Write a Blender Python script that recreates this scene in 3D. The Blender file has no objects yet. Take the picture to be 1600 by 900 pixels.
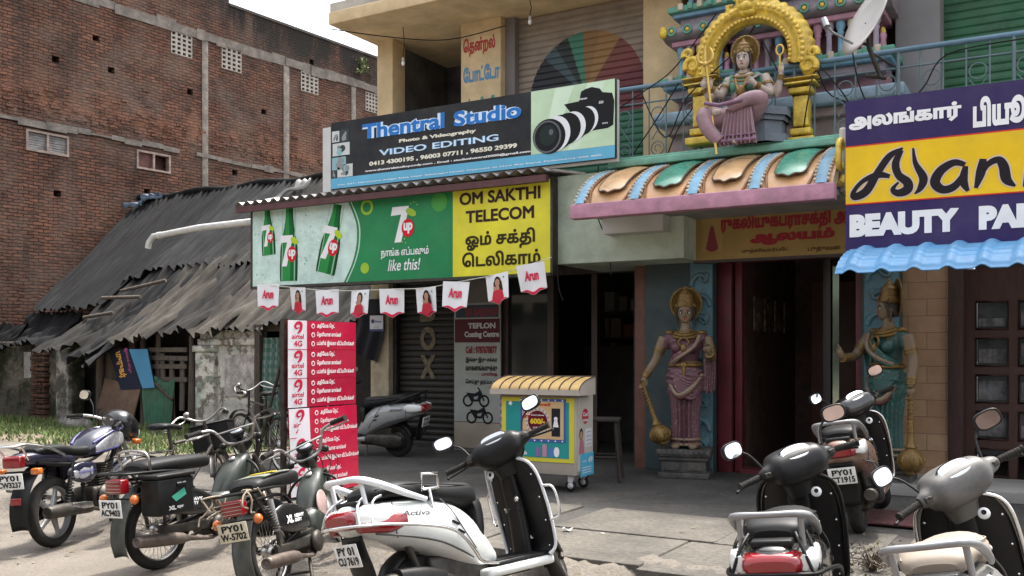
import bpy, bmesh, math, random
from mathutils import Vector, Matrix, Euler
from mathutils.geometry import delaunay_2d_cdt
random.seed(7)
R = math.radians
PI = math.pi
S = bpy.context.scene
COL = S.collection

# ---------------------------------------------------------------- camera, sky, sun, exposure
F, EYE, YAW = 1500.0, 1.5, R(30.47)
cam = bpy.data.cameras.new('camera')
cam.sensor_width = 36
cam.lens = F / 1600 * 36
cam.shift_y = 0.0625
cam.clip_end = 500
cam_o = bpy.data.objects.new('camera', cam)
cam_o.location = (0, 0, EYE)
cam_o.rotation_euler = (PI / 2, 0, YAW)
COL.objects.link(cam_o)
S.camera = cam_o

SUN_EL, SUN_AZ = R(66), R(12)      # azimuth from +Y towards +X
world = bpy.data.worlds.new('World')
S.world = world
world.use_nodes = True
_n = world.node_tree.nodes
_l = world.node_tree.links
bgn = _n['Background']
sky = _n.new('ShaderNodeTexSky')
sky.sky_type = 'NISHITA'
sky.sun_disc = False
sky.sun_elevation = SUN_EL
sky.sun_rotation = SUN_AZ
sky.dust_density = 5.0
sky.air_density = 1.0
sky.ozone_density = 1.0
hs = _n.new('ShaderNodeHueSaturation')
hs.inputs['Saturation'].default_value = 0.3
hs.inputs['Value'].default_value = 1.15
_l.new(sky.outputs[0], hs.inputs['Color'])
_l.new(hs.outputs[0], bgn.inputs[0])
bgn.inputs[1].default_value = 0.15

sun = bpy.data.lights.new('sun', 'SUN')
sun.energy = 2.0
sun.angle = R(3.0)
sun.color = (1, .95, .87)
sun_o = bpy.data.objects.new('sun', sun)
COL.objects.link(sun_o)
sd = Vector((math.sin(SUN_AZ) * math.cos(SUN_EL), math.cos(SUN_AZ) * math.cos(SUN_EL), math.sin(SUN_EL)))
sun_o.rotation_euler = sd.to_track_quat('Z', 'Y').to_euler()
sun_o.location = (0, 0, 30)

S.view_settings.view_transform = 'Standard'
S.view_settings.look = 'None'
S.view_settings.gamma = 1
S.view_settings.exposure = 1.75
S.cycles.max_bounces = 6
S.cycles.use_denoising = True

# ---------------------------------------------------------------- placement helpers
CY, SY = math.cos(YAW), math.sin(YAW)
def ray(x):
    c = (x - 800) / F
    return (-SY + CY * c, CY + SY * c)
def pY(x, y, Y):
    r = ray(x); d = Y / r[1]
    return Vector((r[0] * d, Y, EYE - (y - 550) * d / F))
def pX(x, y, X):
    r = ray(x); d = X / r[0]
    return Vector((X, r[1] * d, EYE - (y - 550) * d / F))
def pD(x, y, d):
    r = ray(x)
    return Vector((r[0] * d, r[1] * d, EYE - (y - 550) * d / F))
def pZ(x, y, z):
    return pD(x, y, F * (EYE - z) / (y - 550))

# ---------------------------------------------------------------- object helpers
def tag(o, label=None, cat=None, group=None, kind=None):
    if label: o['label'] = label
    if cat: o['category'] = cat
    if group: o['group'] = group
    if kind: o['kind'] = kind
    return o
def thing(name, label, cat, loc=(0, 0, 0), rz=0, group=None):
    o = bpy.data.objects.new(name, None)
    COL.objects.link(o)
    o.location = loc
    o.rotation_euler = (0, 0, rz)
    o.empty_display_size = .2
    return tag(o, label, cat, group)
def copy_tree(o, parent=None):
    c = o.copy()
    COL.objects.link(c)
    c.parent = parent
    for ch in o.children:
        copy_tree(ch, c)
    return c

def cr(p, k):
    """catmull-rom resample of a list of tuples, k segments per span"""
    out = []
    n = len(p)
    for i in range(n - 1):
        a, b, c, d = p[max(i - 1, 0)], p[i], p[i + 1], p[min(i + 2, n - 1)]
        for j in range(k):
            t = j / k
            out.append(tuple(.5 * (2 * b[q] + (c[q] - a[q]) * t + (2 * a[q] - 5 * b[q] + 4 * c[q] - d[q]) * t * t
                                   + (3 * b[q] - a[q] - 3 * c[q] + d[q]) * t ** 3) for q in range(len(b))))
    out.append(tuple(p[-1]))
    return out

def T(x=0, y=0, z=0): return Matrix.Translation((x, y, z))
def RX(a): return Matrix.Rotation(a, 4, 'X')
def RY(a): return Matrix.Rotation(a, 4, 'Y')
def RZ(a): return Matrix.Rotation(a, 4, 'Z')
def SC(x, y, z): return Matrix.Diagonal((x, y, z, 1))

class MB:
    def __init__(s, M=None):
        s.v = []; s.f = []; s.mi = []; s.sm = []; s.cut = []
        s.M = M or Matrix()
    def add(s, vs, fs, mi=0, sm=False, M=None):
        b = len(s.v)
        m = s.M @ M if M is not None else s.M
        s.v += [tuple(m @ Vector(v)) for v in vs]
        s.f += [tuple(i + b for i in f) for f in fs]
        s.mi += [mi] * len(fs)
        s.sm += [sm] * len(fs)
        return s
    def box(s, x0, x1, y0, y1, z0, z1, mi=0, M=None, b=0):
        if b:
            bm = bmesh.new()
            bmesh.ops.create_cube(bm, size=1)
            for v in bm.verts:
                v.co = Vector(((x0 + x1) / 2 + v.co.x * (x1 - x0), (y0 + y1) / 2 + v.co.y * (y1 - y0), (z0 + z1) / 2 + v.co.z * (z1 - z0)))
            bmesh.ops.bevel(bm, geom=list(bm.edges), offset=b, segments=2, affect='EDGES', profile=.6)
            vs = [v.co.copy() for v in bm.verts]
            bm.verts.index_update()
            fs = [tuple(v.index for v in f.verts) for f in bm.faces]
            bm.free()
            return s.add(vs, fs, mi, True, M)
        vs = [(x, y, z) for x in (x0, x1) for y in (y0, y1) for z in (z0, z1)]
        return s.add(vs, [(0, 1, 3, 2), (4, 6, 7, 5), (0, 4, 5, 1), (2, 3, 7, 6), (0, 2, 6, 4), (1, 5, 7, 3)], mi, False, M)
    def tube(s, pts, r, n=8, mi=0, M=None, sm=True, closed=False, k=0):
        pts = [tuple(p) for p in pts]
        rs = list(r) if isinstance(r, (list, tuple)) else [r] * len(pts)
        if k and len(pts) > 2:
            q = cr([p + (w,) for p, w in zip(pts, rs)], k)
            pts = [p[:3] for p in q]; rs = [max(p[3], 1e-4) for p in q]
        P = [Vector(p) for p in pts]
        m = len(P)
        vs, fs = [], []
        up = None
        for i in range(m):
            if closed: t = P[(i + 1) % m] - P[i - 1]
            else: t = P[min(i + 1, m - 1)] - P[max(i - 1, 0)]
            if t.length < 1e-9: t = Vector((0, 0, 1))
            t.normalize()
            if up is None:
                up = Vector((0, 0, 1)) if abs(t.z) < .9 else Vector((1, 0, 0))
            a = up - t * up.dot(t)
            if a.length < 1e-6: a = t.orthogonal()
            a.normalize(); up = a
            b = t.cross(a)
            for j in range(n):
                an = 2 * PI * j / n
                vs.append(P[i] + (a * math.cos(an) + b * math.sin(an)) * rs[i])
        for i in range(m if closed else m - 1):
            i2 = (i + 1) % m
            for j in range(n):
                fs.append((i * n + j, i * n + (j + 1) % n, i2 * n + (j + 1) % n, i2 * n + j))
        s.add(vs, fs, mi, sm, M)
        if not closed:
            s.add(vs[:n], [tuple(range(n))[::-1]], mi, False, M)
            s.add(vs[-n:], [tuple(range(n))], mi, False, M)
        return s
    def ring(s, c, rad, r, axis='z', n=24, k=6, mi=0, M=None, a0=0, a1=2 * PI):
        full = abs(a1 - a0) > 6.28
        pts = []
        for i in range(n if full else n + 1):
            a = a0 + (a1 - a0) * i / n
            u, w = rad * math.cos(a), rad * math.sin(a)
            p = {'z': (u, w, 0), 'y': (u, 0, w), 'x': (0, u, w)}[axis]
            pts.append((c[0] + p[0], c[1] + p[1], c[2] + p[2]))
        return s.tube(pts, r, k, mi, M, closed=full)
    def lathe(s, prof, n=20, mi=0, M=None, sm=True, k=0, a0=0, a1=2 * PI):
        if k: prof = cr(prof, k)
        full = a1 - a0 > 6.28
        m = n if full else n + 1
        vs, fs = [], []
        for (r, z) in prof:
            for j in range(m):
                a = a0 + (a1 - a0) * j / n
                vs.append((max(r, 1e-4) * math.cos(a), max(r, 1e-4) * math.sin(a), z))
        for i in range(len(prof) - 1):
            for j in range(n):
                j2 = (j + 1) % m
                fs.append((i * m + j, i * m + j2, (i + 1) * m + j2, (i + 1) * m + j))
        return s.add(vs, fs, mi, sm, M)
    def ball(s, c, r, n=12, mi=0, M=None):
        if not isinstance(r, (tuple, list)): r = (r, r, r)
        prof = [(math.sin(PI * i / n), -math.cos(PI * i / n)) for i in range(n + 1)]
        m = T(*c) @ SC(*r)
        return s.lathe(prof, max(8, int(n * 1.4)), mi, (M @ m) if M is not None else m)
    def prism(s, poly, y0, y1, mi=0, M=None, sm=False):
        """polygon in XZ extruded along Y"""
        n = len(poly)
        vs = [(p[0], y0, p[1]) for p in poly] + [(p[0], y1, p[1]) for p in poly]
        fs = [tuple(range(n)), tuple(range(n, 2 * n))[::-1]] + [(i, i + n, (i + 1) % n + n, (i + 1) % n) for i in range(n)]
        return s.add(vs, fs, mi, sm, M)
    def flat(s, poly, y=0, mi=0, M=None):
        return s.add([(p[0], y, p[1]) for p in poly], [tuple(range(len(poly)))], mi, False, M)
    def disc(s, cx, cz, r, y=0, mi=0, n=24, rz=None, a=0):
        rz = rz or r
        ca, sa = math.cos(a), math.sin(a)
        pl = []
        for i in range(n):
            u, w = r * math.cos(2 * PI * i / n), rz * math.sin(2 * PI * i / n)
            pl.append((cx + u * ca - w * sa, cz + u * sa + w * ca))
        return s.flat(pl, y, mi)
    def stroke(s, pts, ws, y=0, mi=0, k=6):
        """brush stroke in XZ with varying half width"""
        q = cr([tuple(p) + (w,) for p, w in zip(pts, ws)], k)
        vs, fs = [], []
        for i, (x, z, w) in enumerate(q):
            a, b = q[max(i - 1, 0)], q[min(i + 1, len(q) - 1)]
            dx, dz = b[0] - a[0], b[1] - a[1]
            L = math.hypot(dx, dz) or 1
            vs += [(x - dz / L * w, y + i * 2e-6, z + dx / L * w), (x + dz / L * w, y + i * 2e-6, z - dx / L * w)]
        for i in range(len(q) - 1):
            fs.append((2 * i, 2 * i + 1, 2 * i + 3, 2 * i + 2))
        return s.add(vs, fs, mi)
    def loft(s, secs, n=20, k=4, mi=0, M=None, axis='x', caps=True):
        """sections (pos, c1, c2, h1, h2, power): axis x -> c=(y,z), axis y -> c=(x,z), axis z -> c=(x,y)"""
        q = cr([tuple(c) for c in secs], k) if k > 1 else secs
        vs, fs = [], []
        for (p, c1, c2, h1, h2, e) in q:
            for j in range(n):
                a = 2 * PI * j / n
                ca, sa = math.cos(a), math.sin(a)
                u = c1 + max(h1, 1e-4) * math.copysign(abs(ca) ** (2 / e), ca)
                w = c2 + max(h2, 1e-4) * math.copysign(abs(sa) ** (2 / e), sa)
                vs.append({'x': (p, u, w), 'y': (u, p, w), 'z': (u, w, p)}[axis])
        for i in range(len(q) - 1):
            for j in range(n):
                fs.append((i * n + j, i * n + (j + 1) % n, (i + 1) * n + (j + 1) % n, (i + 1) * n + j))
        s.add(vs, fs, mi, True, M)
        if caps:
            s.add(vs[:n], [tuple(range(n))[::-1]], mi, False, M)
            s.add(vs[-n:], [tuple(range(n))], mi, False, M)
        return s
    def shell(s, path, th, nu=10, k=4, mi=0, M=None, flip=1, wrap=2.0):
        """bent sheet: path of (x, z, half_width, bow); offset along path normal; thickness th"""
        q = cr([tuple(c) for c in path], k) if k > 1 else path
        lay = []
        for side in (0, 1):
            g = []
            for i, (x, z, hw, bow) in enumerate(q):
                a, b = q[max(i - 1, 0)], q[min(i + 1, len(q) - 1)]
                t = Vector((b[0] - a[0], 0, b[1] - a[1])).normalized()
                nn = Vector((t.z, 0, -t.x)) * flip
                for j in range(nu + 1):
                    u = -1 + 2 * j / nu
                    p = Vector((x, hw * u, z)) - nn * (bow * abs(u) ** wrap) - nn * (th * side)
                    g.append(p)
            lay.append(g)
        m, w = len(q), nu + 1
        N = m * w
        vs = lay[0] + lay[1]
        fs = []
        for i in range(m - 1):
            for j in range(nu):
                a = i * w + j
                fs.append((a, a + 1, a + w + 1, a + w))
                fs.append((N + a, N + a + w, N + a + w + 1, N + a + 1))
        for i in range(m - 1):
            for a in (i * w, i * w + nu):
                fs.append((a, a + w, N + a + w, N + a))
        for j in range(nu):
            for a in (j, (m - 1) * w + j):
                fs.append((a, a + 1, N + a + 1, N + a))
        return s.add(vs, fs, mi, True, M)
    def grid(s, fn, nu, nv, mi=0, sm=True, M=None):
        vs = [fn(i / nu, j / nv) for i in range(nu + 1) for j in range(nv + 1)]
        w = nv + 1
        return s.add(vs, [(i * w + j, (i + 1) * w + j, (i + 1) * w + j + 1, i * w + j + 1) for i in range(nu) for j in range(nv)], mi, sm, M)
    def sheet(s, fn, nu, nv, th=.004, mi=0, M=None):
        """grid with thickness along local y"""
        s.grid(fn, nu, nv, mi, True, M)
        s.grid(lambda u, v: tuple(Vector(fn(u, v)) + Vector((0, th, -th))), nu, nv, mi, True, M)
        return s
    def wall(s, u0, u1, z0, z1, y0, y1, holes, mi=0, M=None):
        """wall in XZ between y0 (front) and y1, with rectangular openings"""
        us = sorted({u0, u1} | {h[0] for h in holes} | {h[1] for h in holes})
        zs = sorted({z0, z1} | {h[2] for h in holes} | {h[3] for h in holes})
        us = [u for u in us if u0 <= u <= u1]; zs = [z for z in zs if z0 <= z <= z1]
        def solid(i, j):
            if i < 0 or j < 0 or i >= len(us) - 1 or j >= len(zs) - 1: return False
            cu, cz = (us[i] + us[i + 1]) / 2, (zs[j] + zs[j + 1]) / 2
            return not any(h[0] < cu < h[1] and h[2] < cz < h[3] for h in holes)
        for i in range(len(us) - 1):
            for j in range(len(zs) - 1):
                if not solid(i, j): continue
                a, b, c, d = us[i], us[i + 1], zs[j], zs[j + 1]
                s.add([(a, y0, c), (b, y0, c), (b, y0, d), (a, y0, d)], [(0, 1, 2, 3)], mi, False, M)
                s.add([(a, y1, c), (b, y1, c), (b, y1, d), (a, y1, d)], [(3, 2, 1, 0)], mi, False, M)
                if not solid(i - 1, j): s.add([(a, y0, c), (a, y1, c), (a, y1, d), (a, y0, d)], [(3, 2, 1, 0)], mi, False, M)
                if not solid(i + 1, j): s.add([(b, y0, c), (b, y1, c), (b, y1, d), (b, y0, d)], [(0, 1, 2, 3)], mi, False, M)
                if not solid(i, j - 1): s.add([(a, y0, c), (b, y0, c), (b, y1, c), (a, y1, c)], [(3, 2, 1, 0)], mi, False, M)
                if not solid(i, j + 1): s.add([(a, y0, d), (b, y0, d), (b, y1, d), (a, y1, d)], [(0, 1, 2, 3)], mi, False, M)
        return s
    def text(s, t, x0, x1, z0, z1, y=0, mi=0, bold=0, shear=0, M=None, keep=False):
        """lettering fitted into a rectangle of the XZ plane"""
        vs, fs = text_geo(t, bold, shear)
        if not vs: return s
        s.cut.append(len(s.f))
        ax, bx = min(v[0] for v in vs), max(v[0] for v in vs)
        az, bz = min(v[1] for v in vs), max(v[1] for v in vs)
        sx, sz = (x1 - x0) / (bx - ax), (z1 - z0) / (bz - az)
        ox = x0
        if keep:
            k = min(sx, sz)
            ox = x0 + ((x1 - x0) - k * (bx - ax)) / 2
            sx = k; 
        return s.add([(ox + (v[0] - ax) * sx, y, z0 + (v[1] - az) * sz) for v in vs], fs, mi, False, M)
    def lines(s, name, mats, parent=None):
        """one object per line of lettering"""
        cs = s.cut + [len(s.f)]
        for a, b in zip(cs, cs[1:]):
            m = MB(); idx = {}
            for i in range(a, b):
                for q in s.f[i]:
                    if q not in idx: idx[q] = len(m.v); m.v.append(s.v[q])
                m.f.append(tuple(idx[q] for q in s.f[i])); m.mi.append(s.mi[i]); m.sm.append(False)
            m.build(name, mats, parent)
    def pieces(s, name, mats, parent=None):
        """one object per connected piece"""
        par = {}
        def find(x):
            while par.setdefault(x, x) != x: par[x] = par[par[x]]; x = par[x]
            return x
        key = [tuple(round(q, 5) for q in v) for v in s.v]
        for f in s.f:
            for i in f[1:]: par[find(key[i])] = find(key[f[0]])
        grp = {}
        for i, f in enumerate(s.f): grp.setdefault(find(key[f[0]]), []).append(i)
        for fi in grp.values():
            m = MB(); idx = {}
            for i in fi:
                for q in s.f[i]:
                    if q not in idx: idx[q] = len(m.v); m.v.append(s.v[q])
                m.f.append(tuple(idx[q] for q in s.f[i])); m.mi.append(s.mi[i]); m.sm.append(s.sm[i])
            m.build(name, mats, parent)
    def build(s, name, mats, parent=None, loc=None, rz=None, fix=True):
        me = bpy.data.meshes.new(name)
        me.from_pydata(s.v, [], s.f)
        if not isinstance(mats, (list, tuple)): mats = [mats]
        for m in mats: me.materials.append(m)
        me.polygons.foreach_set('material_index', s.mi)
        me.polygons.foreach_set('use_smooth', s.sm)
        me.update()
        if fix:
            bm = bmesh.new(); bm.from_mesh(me)
            bmesh.ops.recalc_face_normals(bm, faces=bm.faces)
            bm.to_mesh(me); bm.free()
        o = bpy.data.objects.new(name, me)
        COL.objects.link(o)
        if parent: o.parent = parent
        if loc: o.location = loc
        if rz: o.rotation_euler = (0, 0, rz)
        return o

def remesh(mb, name, mats, parent, vox=.012, smooth=4, loc=None):
    """weld overlapping closed solids into one continuous skin"""
    o = mb.build(name, mats, parent)
    md = o.modifiers.new('r', 'REMESH'); md.mode = 'VOXEL'; md.voxel_size = vox; md.use_smooth_shade = True
    if smooth:
        m2 = o.modifiers.new('s', 'SMOOTH'); m2.iterations = smooth; m2.factor = .5
    dg = bpy.context.evaluated_depsgraph_get()
    me = bpy.data.meshes.new_from_object(o.evaluated_get(dg))
    o.modifiers.clear()
    o.data = me
    me.materials.clear()
    for m in (mats if isinstance(mats, (list, tuple)) else [mats]): me.materials.append(m)
    for p in me.polygons: p.use_smooth = True
    if loc: o.location = loc
    return o

_tc = {}
def text_geo(t, bold=0, shear=0):
    key = (t, bold, shear)
    if key in _tc: return _tc[key]
    cu = bpy.data.curves.new('t', 'FONT')
    cu.body = t; cu.size = 1
    o = bpy.data.objects.new('t', cu)
    COL.objects.link(o)
    dg = bpy.context.evaluated_depsgraph_get()
    c2 = o.evaluated_get(dg).to_curve(dg)
    cont = []
    for sp in c2.splines:
        pts = []
        if sp.type == 'BEZIER':
            bp = sp.bezier_points
            n = len(bp)
            for i in range(n):
                a, b = bp[i], bp[(i + 1) % n]
                p0, p1, p2, p3 = a.co.xy, a.handle_right.xy, b.handle_left.xy, b.co.xy
                st = 1 if ((p1 - p0).cross(p3 - p0) == 0 and (p2 - p0).cross(p3 - p0) == 0) else 4
                for j in range(st):
                    u = j / st
                    pts.append(p0 * (1 - u) ** 3 + p1 * 3 * u * (1 - u) ** 2 + p2 * 3 * u * u * (1 - u) + p3 * u ** 3)
        else:
            pts = [Vector(p.co[:2]) for p in sp.points]
        q = []
        for p in pts:
            if not q or (p - q[-1]).length > 1e-4: q.append(p)
        if len(q) > 2 and (q[0] - q[-1]).length < 1e-4: q.pop()
        if len(q) > 2: cont.append(q)
    o.to_curve_clear() if hasattr(o, 'to_curve_clear') else None
    bpy.data.objects.remove(o); bpy.data.curves.remove(cu)
    if not cont:
        _tc[key] = ([], []); return _tc[key]
    tot = sum(sum(q[i].cross(q[(i + 1) % len(q)]) for i in range(len(q))) for q in cont)
    sg = 1 if tot > 0 else -1
    if bold:
        nc = []
        for q in cont:
            n = len(q); r = []
            for i in range(n):
                e1 = (q[i] - q[i - 1]); e2 = (q[(i + 1) % n] - q[i])
                if e1.length < 1e-6 or e2.length < 1e-6: r.append(q[i]); continue
                e1.normalize(); e2.normalize()
                n1 = Vector((e1.y, -e1.x)); n2 = Vector((e2.y, -e2.x))
                m = n1 + n2
                if m.length < .3: m = n1
                else: m = m / max(m.length_squared / 2, .5)
                r.append(q[i] + m * bold * sg)
            nc.append(r)
        cont = nc
    if shear:
        cont = [[Vector((p.x + shear * p.y, p.y)) for p in q] for q in cont]
    V, E = [], []
    for q in cont:
        b = len(V)
        V += q
        E += [(b + i, b + (i + 1) % len(q)) for i in range(len(q))]
    ov, oe, of = delaunay_2d_cdt(V, E, [], 0, 1e-5)[:3]
    bbs = [(min(p.y for p in q), max(p.y for p in q), min(p.x for p in q), max(p.x for p in q)) for q in cont]
    keep = []
    for f in of:
        c = (ov[f[0]] + ov[f[1]] + ov[f[2]]) / 3
        w = 0
        for q, bb in zip(cont, bbs):
            if c.y < bb[0] or c.y > bb[1] or c.x > bb[3] or c.x < bb[2]: continue
            for i in range(len(q)):
                a, b = q[i - 1], q[i]
                if (a.y <= c.y) != (b.y <= c.y):
                    t_ = (c.y - a.y) / (b.y - a.y)
                    if a.x + t_ * (b.x - a.x) > c.x: w += 1 if b.y > a.y else -1
        if w: keep.append(f)
    _tc[key] = ([(v.x, v.y, 0) for v in ov], [tuple(f) for f in keep])
    return _tc[key]

# ---------------------------------------------------------------- materials
MATS = {}
def mat(name, col, rough=.6, metal=0, var=.12, scale=6, bump=0, bscale=None, coat=0, dirt=0, dcol=(.06, .05, .04), dscale=3, dpos=(.38, .7), emit=0, trans=0, alpha=1, stretch=None):
    if name in MATS: return MATS[name]
    m = bpy.data.materials.new(name)
    MATS[name] = m
    m.use_nodes = True
    nt = m.node_tree; N = nt.nodes; L = nt.links
    p = N['Principled BSDF']
    p.inputs['Base Color'].default_value = (*col, 1)
    p.inputs['Roughness'].default_value = rough
    p.inputs['Metallic'].default_value = metal
    if name.startswith('ink_') or name in ('black_plastic', 'inner_black', 'black_seat_vinyl', 'tyre_rubber', 'dusty_black_cowl'): p.inputs['Specular IOR Level'].default_value = .12 if name.startswith('ink_') else .25
    if name.startswith('rusty_tin') or name in ('old_brick', 'mossy_wall'): p.inputs['Specular IOR Level'].default_value = .08
    if coat: p.inputs['Coat Weight'].default_value = coat; p.inputs['Coat Roughness'].default_value = .08
    if trans: p.inputs['Transmission Weight'].default_value = trans
    if alpha < 1: p.inputs['Alpha'].default_value = alpha
    if emit:
        p.inputs['Emission Color'].default_value = (*col, 1); p.inputs['Emission Strength'].default_value = emit
    if not (var or bump or dirt): return m
    tc = N.new('ShaderNodeTexCoord')
    vec = tc.outputs['Object']
    if stretch:
        mp = N.new('ShaderNodeMapping'); mp.inputs['Scale'].default_value = stretch
        L.new(vec, mp.inputs['Vector']); vec = mp.outputs[0]
    cur = None
    if var:
        nz = N.new('ShaderNodeTexNoise'); nz.inputs['Scale'].default_value = scale; nz.inputs['Detail'].default_value = 6; nz.inputs['Roughness'].default_value = .65
        L.new(vec, nz.inputs['Vector'])
        rp = N.new('ShaderNodeValToRGB')
        a = [max(0, c * (1 - 2 * var)) for c in col]; b = [min(1, c * (1 + 1.2 * var)) for c in col]
        rp.color_ramp.elements[0].position = .3; rp.color_ramp.elements[0].color = (*a, 1)
        rp.color_ramp.elements[1].position = .7; rp.color_ramp.elements[1].color = (*b, 1)
        L.new(nz.outputs['Fac'], rp.inputs[0])
        cur = rp.outputs[0]
        mr = N.new('ShaderNodeMapRange'); mr.inputs['To Min'].default_value = max(.02, rough - .08); mr.inputs['To Max'].default_value = min(1, rough + .12)
        L.new(nz.outputs['Fac'], mr.inputs['Value']); L.new(mr.outputs[0], p.inputs['Roughness'])
    if dirt:
        n2 = N.new('ShaderNodeTexNoise'); n2.inputs['Scale'].default_value = dscale; n2.inputs['Detail'].default_value = 9; n2.inputs['Roughness'].default_value = .7
        L.new(vec, n2.inputs['Vector'])
        r2 = N.new('ShaderNodeValToRGB')
        r2.color_ramp.elements[0].position = dpos[0]; r2.color_ramp.elements[0].color = (0, 0, 0, 1)
        r2.color_ramp.elements[1].position = dpos[1]; r2.color_ramp.elements[1].color = (dirt, dirt, dirt, 1)
        L.new(n2.outputs['Fac'], r2.inputs[0])
        mx = N.new('ShaderNodeMixRGB'); mx.inputs['Color2'].default_value = (*dcol, 1)
        L.new(r2.outputs[0], mx.inputs['Fac'])
        if cur: L.new(cur, mx.inputs['Color1'])
        else: mx.inputs['Color1'].default_value = (*col, 1)
        cur = mx.outputs[0]
    if cur: L.new(cur, p.inputs['Base Color'])
    if bump:
        n3 = N.new('ShaderNodeTexNoise'); n3.inputs['Scale'].default_value = bscale or scale * 5; n3.inputs['Detail'].default_value = 5
        L.new(vec, n3.inputs['Vector'])
        bp = N.new('ShaderNodeBump'); bp.inputs['Strength'].default_value = bump; bp.inputs['Distance'].default_value = .02
        L.new(n3.outputs['Fac'], bp.inputs['Height']); L.new(bp.outputs[0], p.inputs['Normal'])
    return m
def ink(name, col, rough=.45):
    big = name in ('drink_green', 'board_yellow', 'parlour_purple', 'parlour_yellow', 'studio_black', 'net_red', 'mint')
    return mat('ink_' + name, col, .5 if big else rough, var=0.09 if big else .05, scale=1.6 if big else 3, bump=.35 if big else 0, bscale=2.2, dirt=.1 if big else 0, dcol=(.3, .27, .22), dscale=2)
BLACK = ink('black', (.015, .015, .017)); WHITE = ink('white', (.8, .8, .8)); RED = ink('red', (.55, .02, .03))
CREAM = mat('cream_paint', (.66, .50, .29), .8, var=.12, scale=2.5, bump=.15, dirt=.45, dcol=(.25, .17, .09), dscale=1.7)
CHROME = mat('chrome', (.75, .75, .75), .18, 1, var=.05)
STEEL = mat('grey_steel', (.38, .38, .38), .4, .8, var=.12, dirt=.3)
RUBBER = mat('tyre_rubber', (.014, .0135, .013), .85, var=.2, scale=20, bump=.3, dirt=.3, dcol=(.08, .068, .055), dscale=9)
BLKPL = mat('black_plastic', (.006, .006, .0065), .42, var=.2, scale=9, dirt=.2, dcol=(.04, .037, .032), dscale=5)
BLKPAINT = mat('black_paint', (.010, .010, .011), .25, var=.1, coat=.5)
SEATM = mat('black_seat_vinyl', (.007, .007, .0075), .5, var=.2, scale=12, bump=.08, bscale=200)
DARKMETAL = mat('dark_oily_metal', (.06, .057, .052), .5, .7, var=.3, scale=14, dirt=.4, dcol=(.1, .075, .05), dscale=8)
MIRROR = mat('mirror_glass', (.85, .87, .9), .03, 1, var=0)
REDLENS = mat('red_lens', (.21, .004, .008), .15, var=.05, coat=.6)
AMBER = mat('amber_lens', (.5, .12, .012), .15, var=.05, coat=.6)
CLEARLENS = mat('clear_lens', (.7, .7, .68), .12, var=.05, coat=.6)
PLATEW = mat('plate_white', (.72, .72, .69), .5, var=.1, scale=15, dirt=.25, dcol=(.35, .3, .24), dscale=9)
# ================================================================ ground
def noise_ramp(m, scale, stops, detail=8, vec=None):
    N, L = m.node_tree.nodes, m.node_tree.links
    nz = N.new('ShaderNodeTexNoise'); nz.inputs['Scale'].default_value = scale; nz.inputs['Detail'].default_value = detail; nz.inputs['Roughness'].default_value = .68
    if vec: L.new(vec, nz.inputs['Vector'])
    rp = N.new('ShaderNodeValToRGB')
    while len(rp.color_ramp.elements) < len(stops): rp.color_ramp.elements.new(.5)
    for e, (p, c) in zip(rp.color_ramp.elements, stops): e.position = p; e.color = (*c, 1)
    L.new(nz.outputs['Fac'], rp.inputs[0])
    return nz, rp
def mixn(m, a, b, fac, mode='MIX'):
    N, L = m.node_tree.nodes, m.node_tree.links
    x = N.new('ShaderNodeMixRGB'); x.blend_type = mode
    for s_, v in (('Color1', a), ('Color2', b), ('Fac', fac)):
        if isinstance(v, (int, float)): x.inputs[s_].default_value = v
        elif isinstance(v, tuple): x.inputs[s_].default_value = (*v, 1)
        else: L.new(v, x.inputs[s_])
    return x.outputs[0]
def ground_mat(name, c1, c2, c3, s1, s2, bump=.4):
    m = mat(name, c1, .9, var=0)
    m.use_nodes = True
    N, L = m.node_tree.nodes, m.node_tree.links
    p = N['Principled BSDF']
    tc = N.new('ShaderNodeTexCoord')
    n1, r1 = noise_ramp(m, s1, [(.3, c1), (.55, c2), (.75, c3)], 10, tc.outputs['Object'])
    n2, r2 = noise_ramp(m, s2, [(.3, (.55, .55, .55)), (.65, (1.1, 1.1, 1.1))], 6, tc.outputs['Object'])
    n7, r7 = noise_ramp(m, .45, [(.36, (.5, .48, .46)), (.5, (.95, .95, .95)), (.66, (1.12, 1.1, 1.06))], 9, tc.outputs['Object'])
    r1 = type('o', (), {'outputs': [mixn(m, r1.outputs[0], r7.outputs[0], 1.0, 'MULTIPLY')]})
    L.new(mixn(m, r1.outputs[0], r2.outputs[0], 1.0, 'MULTIPLY'), p.inputs['Base Color'])
    bp = N.new('ShaderNodeBump'); bp.inputs['Strength'].default_value = bump; bp.inputs['Distance'].default_value = .03
    L.new(n2.outputs['Fac'], bp.inputs['Height']); L.new(bp.outputs[0], p.inputs['Normal'])
    return m
ROADM = ground_mat('dusty_road', (.11, .096, .079), (.165, .143, .119), (.22, .191, .157), .9, 45)
TERM = ground_mat('worn_concrete', (.037, .035, .032), (.064, .060, .054), (.10, .094, .083), 1.1, 22, .4)
STONEM = ground_mat('stone_slab', (.068, .061, .052), (.115, .103, .087), (.165, .148, .124), 1.7, 24, .5)

g = MB(); g.add([(-120, -60, 0), (120, -60, 0), (120, 160, 0), (-120, 160, 0)], [(0, 1, 2, 3)])
tag(g.build('ground', ROADM), kind='structure')
g = MB(); g.box(-9.0, 3, 5.75, 14.5, -.2, .15)
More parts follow.
